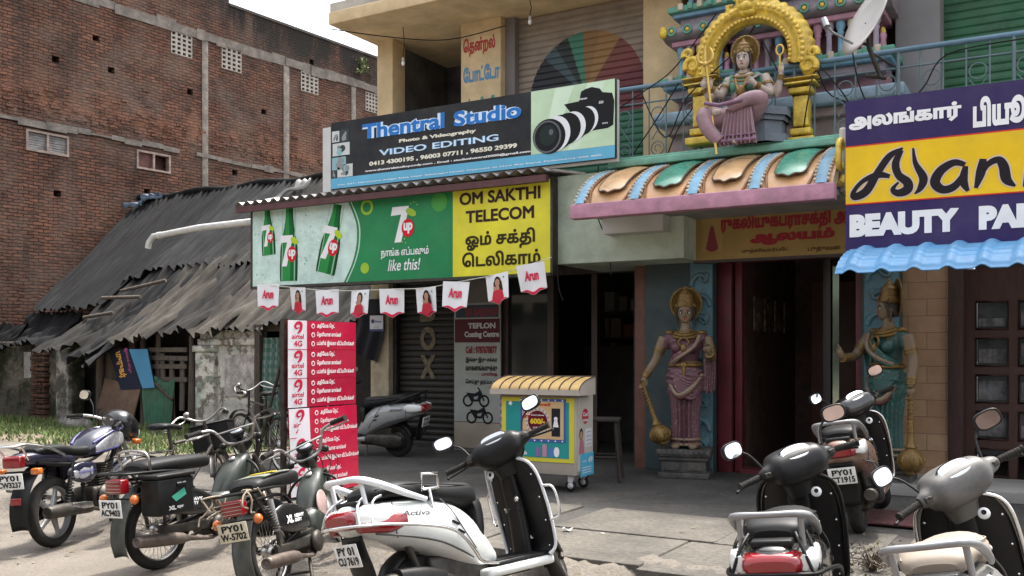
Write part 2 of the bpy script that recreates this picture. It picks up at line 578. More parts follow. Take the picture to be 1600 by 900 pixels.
# worn front edge of the terrace
tag(g.build('pavement', TERM), kind='structure')
g = MB()
rr = random.Random(3)
x = -9.0
while x < 3:
    w = rr.uniform(.8, 1.5)
    for (y0, y1) in ((5.55, 6.5), (6.52, 7.5)):
        o_ = rr.uniform(-.3, .3) if y1 > 7 else 0
        g.box(x + .01 + o_, min(x + w - .012, 3) + o_, y0 + rr.uniform(-.06, .06) * (y0 < 6), y1, -.1 if y0 < 6 else .1, .157 + rr.uniform(0, .012), b=.006)
    x += w
tag(g.build('pavement_slabs', STONEM), kind='structure')
# cracks across the worn pavement
g = MB(); q_ = random.Random(21)
for (x0, y0, x1, y1) in ((-4.2, 7.55, -2.2, 8.6), (-2.2, 8.6, -.6, 8.2), (-5.5, 7.6, -6.4, 9.8), (-3.6, 8.0, -3.2, 9.5), (-1.9, 7.6, -.2, 7.9), (-7.2, 8.2, -5.0, 8.8)):
    n_ = 16; P_ = [(x0 + (x1 - x0) * i / n_ + q_.uniform(-.05, .05), -(y0 + (y1 - y0) * i / n_ + q_.uniform(-.05, .05))) for i in range(n_ + 1)]
    g.M = T(0, 0, .1545) @ RX(PI / 2); g.stroke([(p[0], p[1]) for p in P_], [q_.uniform(.002, .009) for _ in P_], 0, 0, 3)
tag(g.build('pavement_crack', mat('crack_dirt', (.05, .045, .04), .95, var=.2)), kind='structure')
g = MB()
g.grid(lambda u, v: (-26 + 15.5 * u, 9.6 + 2.75 * v, .004 + .05 * math.sin(u * 40) * math.sin(v * 9) * v + .05 * v), 60, 12)
tag(g.build('terrain', ground_mat('earth_verge', (.13, .105, .075), (.19, .155, .11), (.25, .21, .16), 2, 40)), kind='structure')

# grass on the verge
g = MB()
for i in range(24000):
    X = rr.uniform(-23, -10.6); Y = 9.3 + 3.0 * rr.random() ** .7
    if math.sin(X * 2.1) + math.sin(Y * 3.3 + X) + rr.uniform(-1.2, 1.2) < -.9: continue
    if Y < 10.4 and rr.random() < .35: continue
    h = rr.uniform(.035, .12) * (1.7 if Y > 11.7 else 1)
    a = rr.uniform(0, 6.28); dx, dy = math.cos(a) * .018, math.sin(a) * .018
    lx, ly = rr.uniform(-.07, .07), rr.uniform(-.07, .07)
    z = .02
    g.add([(X - dx, Y - dy, z), (X + dx, Y + dy, z), (X + lx * .5 + dx * .7, Y + ly * .5, z + h * .6), (X + lx, Y + ly, z + h)], [(0, 1, 2), (0, 2, 3)], rr.choice((0, 0, 1, 2)))
tag(g.build('grass', [mat('grass_a', (.085, .15, .035), .7, var=.3, scale=2), mat('grass_b', (.13, .19, .055), .7, var=.3, scale=2), mat('grass_c', (.2, .19, .08), .7, var=.2)], fix=False), kind='stuff')
g = MB()
for i in range(700):
    if i < 330: X, Y, s_ = rr.uniform(-5.2, 2), 5.5 - abs(rr.gauss(0, .14)), rr.uniform(.008, .04)
    else:
        X, Y, s_ = rr.uniform(-12, -2), rr.uniform(3, 9.5), rr.uniform(.004, .014)
        if Y > 5 and X > -9.05: continue
    g.ball((X, Y, s_ * .3), (s_, s_ * rr.uniform(.6, 1.1), s_ * .6), 4, 0, RZ(0))
tag(g.build('gravel', mat('rubble_stone', (.24, .21, .18), .9, var=.3, scale=9, bump=.4)), kind='stuff')

# earth piled against the broken pavement edge
g = MB(); q_ = random.Random(31)
def bank(u, v):
    X = -9.3 + 12.2 * u; n_ = math.sin(X * 5) * .05 + math.sin(X * 13 + 1) * .03 + math.sin(X * 31) * .012
    return (X, 5.02 + n_ * 2 + .72 * v, -.01 + (.165 + n_ * .25) * min(1, v * 1.25) ** 1.4 + .012 * math.sin(X * 37 + v * 9))
g.grid(bank, 240, 8)
tag(g.build('earth_bank', ROADM), kind='structure')
# ================================================================ brick building (left)
BX, BY, BANG = -20.8, 12.7, math.atan2(.996, .087)
def wtz(x, y, off=0):
    """photo pixel -> (t along brick wall, z)"""
    r = ray(x)
    c, s_ = math.cos(BANG), math.sin(BANG)
    # (BX + t c)/r0 = (BY + t s)/r1
    t = (BY * r[0] - BX * r[1]) / (c * r[1] - s_ * r[0])
    d = (BY + t * s_) / r[1]
    return t, EYE - (y - 550) * d / F
bm_ = mat('old_brick', (.2, .08, .05), .92, var=0)
N, L = bm_.node_tree.nodes, bm_.node_tree.links
tc = N.new('ShaderNodeTexCoord')
wn = N.new('ShaderNodeTexNoise'); wn.inputs['Scale'].default_value = 3.4; wn.inputs['Detail'].default_value = 6
L.new(tc.outputs['Object'], wn.inputs['Vector'])
add = N.new('ShaderNodeVectorMath'); add.operation = 'MULTIPLY_ADD'
L.new(wn.outputs['Color'], add.inputs[0]); add.inputs[1].default_value = (.085, .085, .085); L.new(tc.outputs['Object'], add.inputs[2])
sep = N.new('ShaderNodeSeparateXYZ'); L.new(add.outputs[0], sep.inputs[0])
cmb = N.new('ShaderNodeCombineXYZ'); L.new(sep.outputs['X'], cmb.inputs['X']); L.new(sep.outputs['Z'], cmb.inputs['Y'])
bk = N.new('ShaderNodeTexBrick')
bk.inputs['Scale'].default_value = 1; bk.inputs['Brick Width'].default_value = .235; bk.inputs['Row Height'].default_value = .077
bk.inputs['Mortar Size'].default_value = .013; bk.inputs['Mortar Smooth'].default_value = .5; bk.inputs['Bias'].default_value = -.1
bk.inputs['Color1'].default_value = (.165, .080, .056, 1); bk.inputs['Color2'].default_value = (.082, .048, .039, 1); bk.inputs['Mortar'].default_value = (.04, .032, .027, 1)
L.new(cmb.outputs[0], bk.inputs['Vector'])
n1, r1 = noise_ramp(bm_, .55, [(.3, (.42, .42, .44)), (.5, (.85, .85, .85)), (.72, (1.35, 1.27, 1.2))], 9, tc.outputs['Object'])
n2, r2 = noise_ramp(bm_, 7, [(.25, (.55, .55, .55)), (.6, (1.15, 1.1, 1.05))], 5, tc.outputs['Object'])
col = mixn(bm_, bk.outputs['Color'], r1.outputs[0], 1.0, 'MULTIPLY')
col = mixn(bm_, col, r2.outputs[0], .8, 'MULTIPLY')
# mortar smeared over the bricks in patches
n3, r3 = noise_ramp(bm_, .8, [(.46, (0, 0, 0)), (.64, (.7, .7, .7))], 10, tc.outputs['Object'])
col = mixn(bm_, col, (.13, .094, .075), r3.outputs[0])
# black rain stain running down from the parapet, soot streaks
sp2 = N.new('ShaderNodeSeparateXYZ'); L.new(tc.outputs['Object'], sp2.inputs[0])
mp = N.new('ShaderNodeMapping'); mp.inputs['Scale'].default_value = (1.5, 1, .35); L.new(tc.outputs['Object'], mp.inputs['Vector'])
n4, r4 = noise_ramp(bm_, 1.0, [(.35, (0, 0, 0)), (.7, (1, 1, 1))], 8, mp.outputs[0])
mr = N.new('ShaderNodeMapRange'); mr.inputs['From Min'].default_value = 9.3; mr.inputs['From Max'].default_value = 11.3; mr.inputs['To Max'].default_value = 2.6
L.new(sp2.outputs['Z'], mr.inputs['Value'])
mr2 = N.new('ShaderNodeMapRange'); mr2.inputs['From Min'].default_value = 4.2; mr2.inputs['From Max'].default_value = 6.6
L.new(sp2.outputs['X'], mr2.inputs['Value'])
mu0 = N.new('ShaderNodeMath'); mu0.operation = 'MULTIPLY'; L.new(mr.outputs[0], mu0.inputs[0]); L.new(mr2.outputs[0], mu0.inputs[1])
mu = N.new('ShaderNodeMath'); mu.operation = 'MULTIPLY'; mu.use_clamp = True
L.new(mu0.outputs[0], mu.inputs[0]); L.new(r4.outputs[0], mu.inputs[1])
col = mixn(bm_, col, (.028, .025, .023), mu.outputs[0])
# soft orange brick laid bare where the faces have crumbled above the string course
er = N.new('ShaderNodeValToRGB')
for p_, v_ in ((.0, 0), (.36, 0), (.5, 1), (.72, .35), (1.0, 0)):
    el = er.color_ramp.elements.new(p_) if p_ not in (0, 1.0) else er.color_ramp.elements[0 if p_ == 0 else -1]
    el.position = p_; el.color = (v_, v_, v_, 1)
mr3 = N.new('ShaderNodeMapRange'); mr3.inputs['From Min'].default_value = 6.2; mr3.inputs['From Max'].default_value = 8.4
L.new(sp2.outputs['Z'], mr3.inputs['Value']); L.new(mr3.outputs[0], er.inputs[0])
n8, r8 = noise_ramp(bm_, 1.6, [(.42, (0, 0, 0)), (.6, (.75, .75, .75))], 10, tc.outputs['Object'])
m8 = N.new('ShaderNodeMath'); m8.operation = 'MULTIPLY'; L.new(er.outputs[0], m8.inputs[0]); L.new(r8.outputs[0], m8.inputs[1])
col = mixn(bm_, col, (.2, .09, .055), m8.outputs[0])
# grey lime wash and damp patches
n9, r9 = noise_ramp(bm_, .33, [(.56, (0, 0, 0)), (.7, (.6, .6, .6))], 12, tc.outputs['Object'])
col = mixn(bm_, col, (.12, .10, .088), r9.outputs[0])
mp5 = N.new('ShaderNodeMapping'); mp5.inputs['Scale'].default_value = (1.1, 1, .22); mp5.inputs['Location'].default_value = (7, 0, 3); L.new(tc.outputs['Object'], mp5.inputs['Vector'])
n10, r10 = noise_ramp(bm_, 1.1, [(.55, (0, 0, 0)), (.72, (.7, .7, .7))], 8, mp5.outputs[0])
col = mixn(bm_, col, (.032, .027, .025), r10.outputs[0])
L.new(col, N['Principled BSDF'].inputs['Base Color'])
bp = N.new('ShaderNodeBump'); bp.inputs['Strength'].default_value = 1.0; bp.inputs['Distance'].default_value = .03
hh = mixn(bm_, bk.outputs['Fac'], (0, 0, 0), 0.0)
iv = N.new('ShaderNodeMath'); iv.operation = 'MULTIPLY_ADD'; iv.inputs[1].default_value = -1; L.new(bk.outputs['Fac'], iv.inputs[0]); L.new(n2.outputs['Fac'], iv.inputs[2])
L.new(iv.outputs[0], bp.inputs['Height']); L.new(bp.outputs[0], N['Principled BSDF'].inputs['Normal'])

bb = thing('brick_building', 'tall building with a bare brown brick side wall and grille vents, behind the hut', 'building', (BX, BY, 0), BANG)
# local: x = t along wall, front face towards -y (camera side), z up
CONC = mat('weathered_concrete', (.16, .135, .115), .9, var=.3, scale=4, bump=.5, bscale=25, dirt=.8, dcol=(.06, .055, .05), dscale=2.6)
def rect(xa, ya, xb, yb):
    t0, za = wtz(xa, ya); t1, zb = wtz(xb, yb)
    return t0, t1, zb, za
wins = [(*rect(40, 201, 107, 246),), (*rect(213, 233, 266, 272),)]
vents = [rect(267, 47, 300, 92), rect(346, 71, 377, 115), rect(470, 110, 497, 149), rect(571, 143, 590, 178)]
vents = [(a, b, c, d) for (a, b, c, d) in vents]
fix = []
for (a, b, c, d), ya, yb in zip(vents, (49, 73, 113, 146), (88, 111, 146, 174)):
    pass
w = MB()
holes = [(a, b, min(c, d), max(c, d)) for (a, b, c, d) in wins + vents]
put = []
for (px, py) in ((87, 93), (174, 110), (297, 144), (412, 175), (90, 303), (487, 97), (367, 270), (150, 60), (230, 300)):
    t, z = wtz(px, py); put.append((t - .09, t + .09, z - .07, z + .08))
w.wall(-9, 16, 0, 11.1, 0, .4, holes + put)
t7, _ = wtz(358, 5)
w.wall(-9, t7, 11.1, 14, 0, .4, [])
w.box(-9, 16, .4, 6, 0, 11.0)
wallo = w.build('wall', bm_, bb)
w = MB()
rr = random.Random(11)
tx = -9
# floor band under the parapet and string course, both broken and uneven
for za, h_, pr in ((9.92, .25, .012), (6.72, .13, .04)):
    tx = -9
    while tx < 16:
        l_ = rr.uniform(.25, .7)
        if not (za < 7 and rr.random() < .12):
            w.box(tx, tx + l_ + .001, -pr - rr.uniform(0, .025), .02, za + rr.uniform(-.05, .05), za + h_ + rr.uniform(-.05, .04))
        tx += l_
    w.build('concrete_band', CONC, bb); w = MB()
w = MB()
for px, wd in ((320, .2), (447, .22), (552, .2), (-150, .2)):
    t, _ = wtz(px, 200)
    w.box(t - wd / 2, t + wd / 2, -.02, .1, 0, 9.93, b=.01)
w.pieces('concrete_column', CONC, bb)
w = MB(); w.box(t7, 16, -.03, .45, 11.1, 11.17); w.box(-9, t7 + .05, -.03, .45, 14, 14.1)
w.build('coping', mat('black_coping', (.06, .055, .05), .95, var=.3, scale=3, bump=.5), bb)
# eroded brick ledges under the string course: courses standing proud
w = MB()
for k in range(300):
    t = rr.uniform(-6, 12); z = 7.0 + abs(rr.gauss(0, .35))
    w.box(t, t + rr.uniform(.12, .24), -rr.uniform(.008, .022), .02, z, z + .068)
tag(w.build('eroded_brick', bm_, bb), kind='stuff')
FRAME = mat('old_window_wood', (.27, .2, .17), .8, var=.25, scale=8, dirt=.4)
for i, (a, b, c, d) in enumerate(wins):
    z0, z1 = min(c, d), max(c, d)
    f = MB()
    t_ = .05
    f.box(a, b, -.03, .12, z1 - t_, z1); f.box(a, b, -.03, .12, z0, z0 + t_)
    for q in (a, (a + b) / 2 - t_ / 2, b - t_): f.box(q, q + t_, -.028, .118, z0 + t_, z1 - t_)
    fo = f.build('window', FRAME, bb)
    s_ = MB(); m_ = (a + b) / 2
    if i == 0:
        for x0, x1 in ((a + t_, m_ - .03), (m_ + .03, b - t_)):
            for k in range(7):
                zz = z0 + t_ + (z1 - z0 - 2 * t_) * k / 7
                s_.box(x0, x1, .03 + .006 * (k % 2), .08, zz, zz + (z1 - z0 - 2 * t_) / 7 - .008)
        s_.build('shutter', mat('grey_shutter', (.2, .19, .18), .8, var=.25), fo)
    else:
        s_.box(a + t_, m_ - .03, .05, .08, z0 + t_, z1 - t_); s_.box(m_ + .03, b - t_, .25, .28, z0 + t_, z1 - t_)
        s_.build('shutter', mat('maroon_shutter', (.09, .035, .03), .8, var=.25), fo)
JALI = mat('grille_block', (.33, .30, .265), .85, var=.2, dirt=.6)
for (a, b, c, d) in vents:
    z0, z1 = min(c, d), max(c, d)
    f = MB(); hs_ = []
    for i in range(4):
        for j in range(5):
            cx, cz = a + (b - a) * (i + .5) / 4, z0 + (z1 - z0) * (j + .5) / 5
            hs_.append((cx - .3 * (b - a) / 4, cx + .3 * (b - a) / 4, cz - .3 * (z1 - z0) / 5, cz + .3 * (z1 - z0) / 5))
    f.wall(a, b, z0, z1, -.012, .1, hs_)
    f.build('vent_grille', JALI, bb)
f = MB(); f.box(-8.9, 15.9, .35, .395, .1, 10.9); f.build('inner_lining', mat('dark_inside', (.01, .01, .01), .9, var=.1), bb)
# tuft growing from the wall
tw = thing('wall_plant', 'small green weed growing out of the top of the brick wall', 'plant')
p_ = pD(570, 112, 31.0)
f = MB(); f2 = MB()
for k in range(70):
    a = rr.uniform(0, 6.28); e = rr.uniform(.1, .45)
    q = Vector((p_.x + .18 + e * .5 * math.cos(a), p_.y - .3 + e * .5 * math.sin(a), p_.z + rr.uniform(-.15, .3)))
    if k < 8: f2.tube([(p_.x + .05, p_.y + .3, p_.z - .1), ((p_.x + q.x) / 2, (p_.y + q.y) / 2, q.z), q], .006, 4)
    f.add([q + Vector((rr.uniform(-.07, .07), rr.uniform(-.07, .07), rr.uniform(-.07, .07))) for _ in range(4)], [(0, 1, 2), (0, 2, 3)])
f.build('leaf', mat('weed_leaf', (.12, .16, .05), .6, var=.3), tw, fix=False); f2.build('stem', mat('weed_stem', (.12, .1, .05), .8), tw)

# ================================================================ tin-roofed hut
hut = thing('tin_hut', 'ramshackle hut with a sagging grey corrugated roof and peeling plaster front', 'hut', (-13.5, 12.3, 0))
HX, HY = -13.5, 12.3
TIN = [mat('rusty_tin_%d' % i, c, .75, 0, var=.3, scale=2.2, bump=.2, dirt=.65, dcol=dc, dscale=1.3, stretch=(1.3, .5, .5)) for i, (c, dc) in enumerate(
    (((.034, .034, .035), (.012, .012, .012)), ((.046, .044, .042), (.015, .014, .013)), ((.078, .071, .061), (.022, .019, .016)), ((.019, .019, .02), (.008, .008, .008))))]
def corr_sheet(x0, x1, y0, z0, y1, z1, pitch=.17, amp=.04, seed=0, sag=.06, wav=.05, twist=0, low=0, crump=0):
    """corrugated sheet from its upper edge (y0,z0) to its lower edge (y1,z1)"""
    q = random.Random(seed)
    ph = q.uniform(0, 6); n = int((x1 - x0) / pitch * 6)
    a1, a2 = q.uniform(.3, 1), q.uniform(.3, 1)
    def fn(u, v):
        X = x0 + (x1 - x0) * u + twist * v
        b = 1 + low * (math.sin(u * 5 + ph) + .6 * math.sin(u * 13 + ph * 2)) * v
        Y = y0 + (y1 - y0) * v * b; Z = z0 + (z1 - z0) * v * b
        d = amp * math.cos(2 * PI * (x1 - x0) * u / pitch) - sag * math.sin(PI * v) * a1 + wav * math.sin(u * 7 * a2 + ph) * v + crump * (math.sin(u * 11 + v * 5 + ph) * math.sin(v * 9 + ph) + .5 * math.sin(u * 23 - v * 13 + ph))
        return (X - HX, Y - HY - d * .55, Z + d * .8)
    m = MB(); m.sheet(fn, n, 14, .008)
    return m
RZ0, RY0 = 5.35, 16.2
def rp(v): return RY0 + (12.0 - RY0) * v, RZ0 + (1.85 - RZ0) * v
k = 0
for (x0, x1, v0, v1, mi, lift, tw_, low) in (
    (-20.4, -18.9, 0, .84, 3, 0, .75, .02), (-18.98, -17.6, .0, .84, 3, .03, .45, .02), (-17.7, -16.9, 0, .66, 3, .05, .15, .03), (-17.0, -16.2, 0, .62, 0, .07, .1, .02), (-16.3, -14.9, 0, .6, 0, .03, .05, .02), (-15.0, -13.3, 0, .62, 1, .05, 0, .0), (-13.4, -11.6, 0, .6, 0, .03, 0, 0), (-11.7, -9.6, 0, .6, 1, .03, 0, 0),
    (-17.3, -15.9, .56, 1.09, 1, -.02, -.3, .05), (-16.2, -15.4, .6, 1.12, 0, -.08, -.55, .05), (-15.75, -14.5, .55, 1.03, 2, .0, -.2, .03), (-14.6, -13.7, .55, 1.0, 1, .02, -.1, .03), (-13.8, -12.9, .53, 1.01, 2, .03, 0, .03), (-13.0, -11.9, .52, .99, 2, .02, .0, .02), (-12.0, -10.3, .5, .97, 1, .02, 0, .03), (-10.4, -9.05, .5, .98, 1, .03, 0, .02), (-21.2, -19.5, .86, 1.12, 3, -.25, -.5, .06), (-19.7, -18.0, .8, 1.0, 3, -.2, -.2, .06)):
    ya, za = rp(v0); yb, zb = rp(v1)
    corr_sheet(x0, x1, ya, za + lift, yb, zb + lift, seed=k, twist=tw_, low=low, sag=.14 if v0 > .3 else .06, wav=.1 if v0 > .3 else .04, amp=.046 if v0 > .3 else .046, crump=.05 if v0 > .3 else .02).build('roof_sheet', TIN[mi], hut)
    k += 1
# ridge roll
f = MB(); f.tube([(x_ - HX, 16.2 - HY, 5.38 + .04 * math.sin(x_ * 3)) for x_ in [-20.5 + .3 * i for i in range(37)]], .09, 8)
f.build('ridge', TIN[3], hut)
# sagging old tarpaulin scraps on the roof
def scrap(cx, y, w_, l_, seed, m, name='tarpaulin'):
    q = random.Random(seed); v = (16.2 - y) / 4.2; Y, Z = rp(v)
    ph = q.uniform(0, 6)
    def fn(a, b):
        vv = v + (b - .5) * l_ / 5.4; Y, Z = rp(vv)
        ww = w_ * (.6 + .4 * math.sin(b * 9 + ph))
        d = .13 + .03 * math.sin(a * 14 + b * 9 + ph) + .03 * math.sin(b * 17 + ph)
        return (cx + (a - .5) * ww + .15 * math.sin(b * 6 + ph) - (b - .5) * .2 - HX, Y - HY - d * .6, Z + d * .8)
    f = MB(); f.sheet(fn, 14, 24, .006); f.build(name, m, hut)
scrap(-14.85, 15.6, .4, 1.0, 1, mat('white_plastic_sheet', (.3, .29, .28), .5, var=.2, dirt=.4, dcol=(.2, .18, .16)))
scrap(-20.0, 16.0, .8, .5, 2, mat('blue_plastic_sheet', (.1, .14, .2), .5, var=.3, dirt=.4))
scrap(-12.1, 16.1, .7, .5, 3, MATS['blue_plastic_sheet'])
WOOD = mat('grey_wood', (.105, .083, .066), .9, var=.3, scale=5, bump=.4, dirt=.4, stretch=(6, 6, .8))
DWOOD = mat('dark_old_wood', (.075, .058, .047), .9, var=.3, scale=5, bump=.4, stretch=(6, 6, .8))
f = MB()
for a, b in (((-16.9, 12.9, 2.75), (-15.9, 13.2, 2.95)), ((-17.1, 12.6, 2.6), (-16.1, 12.75, 2.6)), ((-17.4, 12.4, 2.2), (-16.4, 12.35, 2.28))):
    f.tube([(a[0] - HX, a[1] - HY, a[2]), (b[0] - HX, b[1] - HY, b[2])], .035, 6)
f.pieces('broken_batten', WOOD, hut)
# plaster front with pilaster
PEEL = mat('peeling_plaster', (.56, .54, .48), .9, var=.2, scale=3, bump=.8, bscale=9, dirt=.9, dcol=(.12, .10, .08), dscale=3.4, dpos=(.5, .56))
N, L = PEEL.node_tree.nodes, PEEL.node_tree.links
tcp = N.new('ShaderNodeTexCoord')
n5, r5 = noise_ramp(PEEL, 2.3, [(.55, (0, 0, 0)), (.6, (.6, .6, .6))], 8, tcp.outputs['Object'])
src = [l for l in L if l.to_socket == N['Principled BSDF'].inputs['Base Color']][0].from_socket
L.new(mixn(PEEL, src, (.25, .36, .30), r5.outputs[0]), N['Principled BSDF'].inputs['Base Color'])
def hx(px, Y=12.3): return pY(px, 600, Y).x - HX
f = MB()
a, b = hx(312), hx(402)
f.box(a, b, 0, .25, 0, 1.9, b=.03)
f.build('front_wall', PEEL, hut)
f = MB(); f.box(a - .02, hx(340), -.1, .02, 0, 1.5, b=.03); f.box(a - .06, hx(342), -.14, .03, 1.5, 1.62, b=.03); f.box(a, b + .02, -.06, .03, 1.62, 1.74, b=.02)
f.build('pilaster', PEEL, hut)
f = MB(); f.box(hx(352), hx(398), -.016, -.004, .7, 1.45, b=.003); f.build('torn_poster', mat('torn_paper', (.5, .48, .46), .9, var=.3, scale=7, dirt=.9, dcol=(.2, .16, .14), dscale=5), hut)
# dark plank back wall so the hut closes
f = MB(); f.box(-7.0, 4.4, .5, .6, 0, 2.0); f.box(-7.0, 4.4, 3.8, 3.9, 0, 5.2)
f.pieces('back_wall', mat('hut_dark', (.03, .027, .024), .95, var=.3), hut)
f = MB()
rr = random.Random(5)
xs = hx(150)
while xs < hx(205):
    w_ = rr.uniform(.1, .17); h_ = rr.uniform(1.55, 1.85)
    f.box(xs, xs + w_, -.02 + rr.uniform(-.015, .015), .02, 0, h_, M=RY(rr.uniform(-.02, .02)))
    xs += w_ + rr.uniform(.004, .03)
f.box(hx(150), hx(205), .022, .05, .35, .45); f.box(hx(150), hx(205), .022, .05, 1.2, 1.3)
f.build('plank_fence', WOOD, hut)
# wooden slat gate and green tin sheet
f = MB()
for px in (236, 250, 263, 276, 290, 303):
    x0 = hx(px); f.box(x0 - .06, x0 + .05, -.1, -.07, .1 + rr.uniform(0, .5), 1.55 + rr.uniform(-.2, .25), M=RY(rr.uniform(-.05, .05)))
for z in (1.5, 1.2, .95, 1.33): f.box(hx(240), hx(300), -.13, -.1, z, z + .085, M=RY(rr.uniform(-.03, .03)))
f.build('slat_gate', WOOD, hut)
f = MB(); f.tube([(hx(233), -.15, 0), (hx(232), -.12, 1.85)], .055, 7); f.tube([(hx(310), -.12, 0), (hx(306), -.1, 1.8)], .05, 7); f.tube([(hx(162), -.1, 0), (hx(166), -.08, 1.75)], .05, 7)
f.tube([(hx(250), -.22, 1.0), (hx(283), -.2, .62)], .035, 5)
f.pieces('gate_post', DWOOD, hut)
f = MB()
f.sheet(lambda u, v: (hx(232) + (hx(285) - hx(232)) * u * (1 - .25 * (1 - v)) + .12 * (1 - v), -.2 + .02 * math.cos(u * 50), .02 + 1.0 * v + .08 * math.sin(u * 6)), 60, 4)
f.build('green_tin_sheet', mat('green_tin', (.03, .14, .085), .6, .1, var=.25, dirt=.5, dcol=(.08, .06, .04)), hut)
f = MB()
f.sheet(lambda u, v: (hx(414) + (hx(441) - hx(414)) * u, -.05 + .05 * math.sin(u * 20) + .02 * math.sin(v * 8), .25 + 1.5 * v), 40, 6)
cm = mat('check_curtain', (.12, .2, .17), .9, var=0)
N, L = cm.node_tree.nodes, cm.node_tree.links
tq = N.new('ShaderNodeTexCoord'); ck = N.new('ShaderNodeTexChecker'); ck.inputs['Scale'].default_value = 14
ck.inputs['Color1'].default_value = (.09, .19, .16, 1); ck.inputs['Color2'].default_value = (.2, .26, .23, 1)
L.new(tq.outputs['Object'], ck.inputs['Vector']); L.new(ck.outputs['Color'], N['Principled BSDF'].inputs['Base Color'])
f.build('curtain', cm, hut)
f = MB(); f.box(hx(404), hx(412), -.1, 0, 0, 1.85); f.box(hx(443), hx(449), -.1, 0, 0, 1.95); f.box(hx(380), hx(600), -.08, 0, 1.86, 1.98)
f.pieces('door_post', DWOOD, hut)
# mossy low wall at far left
MOSS = mat('mossy_wall', (.16, .145, .115), .95, var=.3, scale=3, bump=.5, bscale=20, dirt=.9, dcol=(.025, .028, .018), dscale=1.6, dpos=(.42, .56))
lw = thing('boundary_wall', 'low stained mossy wall with a broken top left of the hut', 'wall', (-19.5, 12.25, 0))
f = MB(); f.box(-3.6, 1.95, 0, .3, 0, 1.62, b=.03); f.box(-3.7, 2.1, -.06, .36, 1.62, 1.72, b=.03); f.build('wall_body', MOSS, lw)
f = MB()
for x0, x1 in ((-1.15, -.75), (-2.2, -1.8), (1.55, 1.95)): f.box(x0, x1, -.1, .02, 0, 1.6, b=.03)
f.build('pier', mat('pale_stained_pier', (.33, .31, .28), .95, var=.25, scale=3, bump=.4, dirt=.85, dcol=(.04, .04, .03), dscale=2.5, dpos=(.46, .54)), lw)
f = MB()
for i in range(14):
    for j in range(4): f.box(.75 + j * .115 + (i % 2) * .04, .855 + j * .115 + (i % 2) * .04, -.12 - rr.uniform(0, .02), .01, i * .11, i * .11 + .09, b=.006)
f.build('brick_pier', bm_, lw)
f = MB(); f.box(.35, .6, -.016, -.003, .95, 1.5); f.build('paper_notice', mat('faded_paper', (.4, .39, .37), .9, var=.3, scale=10, dirt=.6), lw)
for i, (px, sz) in enumerate(((118, .3), (132, .22), (105, .25))):
    p_ = pY(px, 600, 11.7 + .1 * i)
    f = MB(); f.ball((0, 0, sz * .4), (sz, sz * .7, sz * .55), 7)
    o = f.build('rubble_block', mat('pale_rock', (.25, .235, .21), .95, var=.3, bump=.6), None, (p_.x, p_.y, 0))
    tag(o, ['big pale rubble block lying at the foot of the mossy wall', 'smaller pale rubble block beside the big one, nearest the plank fence', 'flat pale rubble block farthest from the plank fence, by the mossy wall'][i], 'stone', 'rubble blocks by the mossy wall')
bo = thing('brown_board', 'brown wooden board leaning on the hut below the blue poster', 'board', (hx(200) + HX, 11.9, 0))
f = MB(); f.box(-.55, .55, 0, .03, .35, .95, b=.006, M=RX(-.2) @ RY(.12)); f.build('panel', mat('brown_ply', (.13, .08, .055), .8, var=.2, scale=4), bo)
f = MB(); f.box(-.4, .4, .05, .25, 0, .38, b=.01); f.build('trestle', WOOD, bo)

# leaning blue poster
po = thing('banner_poster', 'blue and black poster with orange Tamil letters turned on its side, leaning on the hut', 'poster', (hx(205) + HX, 12.05, .72))
def pt(cx, cy):
    p = pY(cx / 2.647, 280 + cy / 2.647, 12.05); return p.x - po.location.x, p.z - po.location.z
A_, B_, C_, D_ = pt(445, 705), pt(610, 702), pt(640, 862), pt(500, 872)
f = MB(); f.prism([A_, D_, C_, B_], 0, .02); f.build('board', ink('poster_black', (.02, .025, .045)), po)
f = MB()
q1 = [(A_[0] * .45 + B_[0] * .55, A_[1] * .45 + B_[1] * .55), B_, C_, (D_[0] * .35 + C_[0] * .65, D_[1] * .35 + C_[1] * .65)]
f.flat(q1, -.004, 0)
Mx = Matrix.Translation((A_[0] + .2, -.006, A_[1] - .08)) @ RY(R(72))
f.text('முருகர்', 0, .52, 0, .23, 0, 1, .03, M=Mx)
f.text('இல்லம் விழா', 0, .5, .3, .4, 0, 2, .01, M=Mx)
f.build('print', [ink('poster_blue', (.08, .25, .42)), ink('poster_orange', (.7, .36, .08)), ink('poster_pink', (.5, .1, .25))], po)
# ================================================================ two-storey shop building
sb = thing('shop_building', 'cream two-storey building with rolling shutters, behind the shop signboards', 'building', (-8.9, 11, 0))
SX, SYY = -8.9, 11
def bx(m, x0, x1, y0, y1, z0, z1, mi=0, b=0): m.box(x0 - SX, x1 - SX, y0 - SYY, y1 - SYY, z0, z1, mi, b=b)
GREYP = mat('grey_plaster', (.22, .2, .19), .9, var=.2, scale=3, bump=.3, dirt=.5, dcol=(.08, .07, .06))
DARKW = mat('dark_plaster', (.12, .11, .10), .9, var=.3, scale=2, bump=.3, dirt=.5, dcol=(.04, .04, .04))
PALEG = mat('pale_green_plaster', (.46, .53, .42), .8, var=.1, scale=3, bump=.15, dirt=.6, dcol=(.17, .17, .13), dscale=1.9)
m = MB(); bx(m, -8.87, 3, 10.1, 16, 6.0, 6.17, b=.01); m.build('roof_slab', CREAM, sb)
m = MB(); bx(m, -8.87, 3, 10.13, 10.25, 6.171, 6.3); m.build('roof_parapet', mat('stained_cream', (.55, .5, .42), .9, var=.2, dirt=.8, dcol=(.12, .11, .1)), sb)
m = MB(); bx(m, -8.9, 3, 9.95, 16, 3.36, 3.555); m.build('floor_slab', PALEG, sb)
m = MB(); bx(m, -8.74, -8.46, 11.0, 11.3, 3.56, 6.0, b=.008); m.build('corner_column', CREAM, sb)
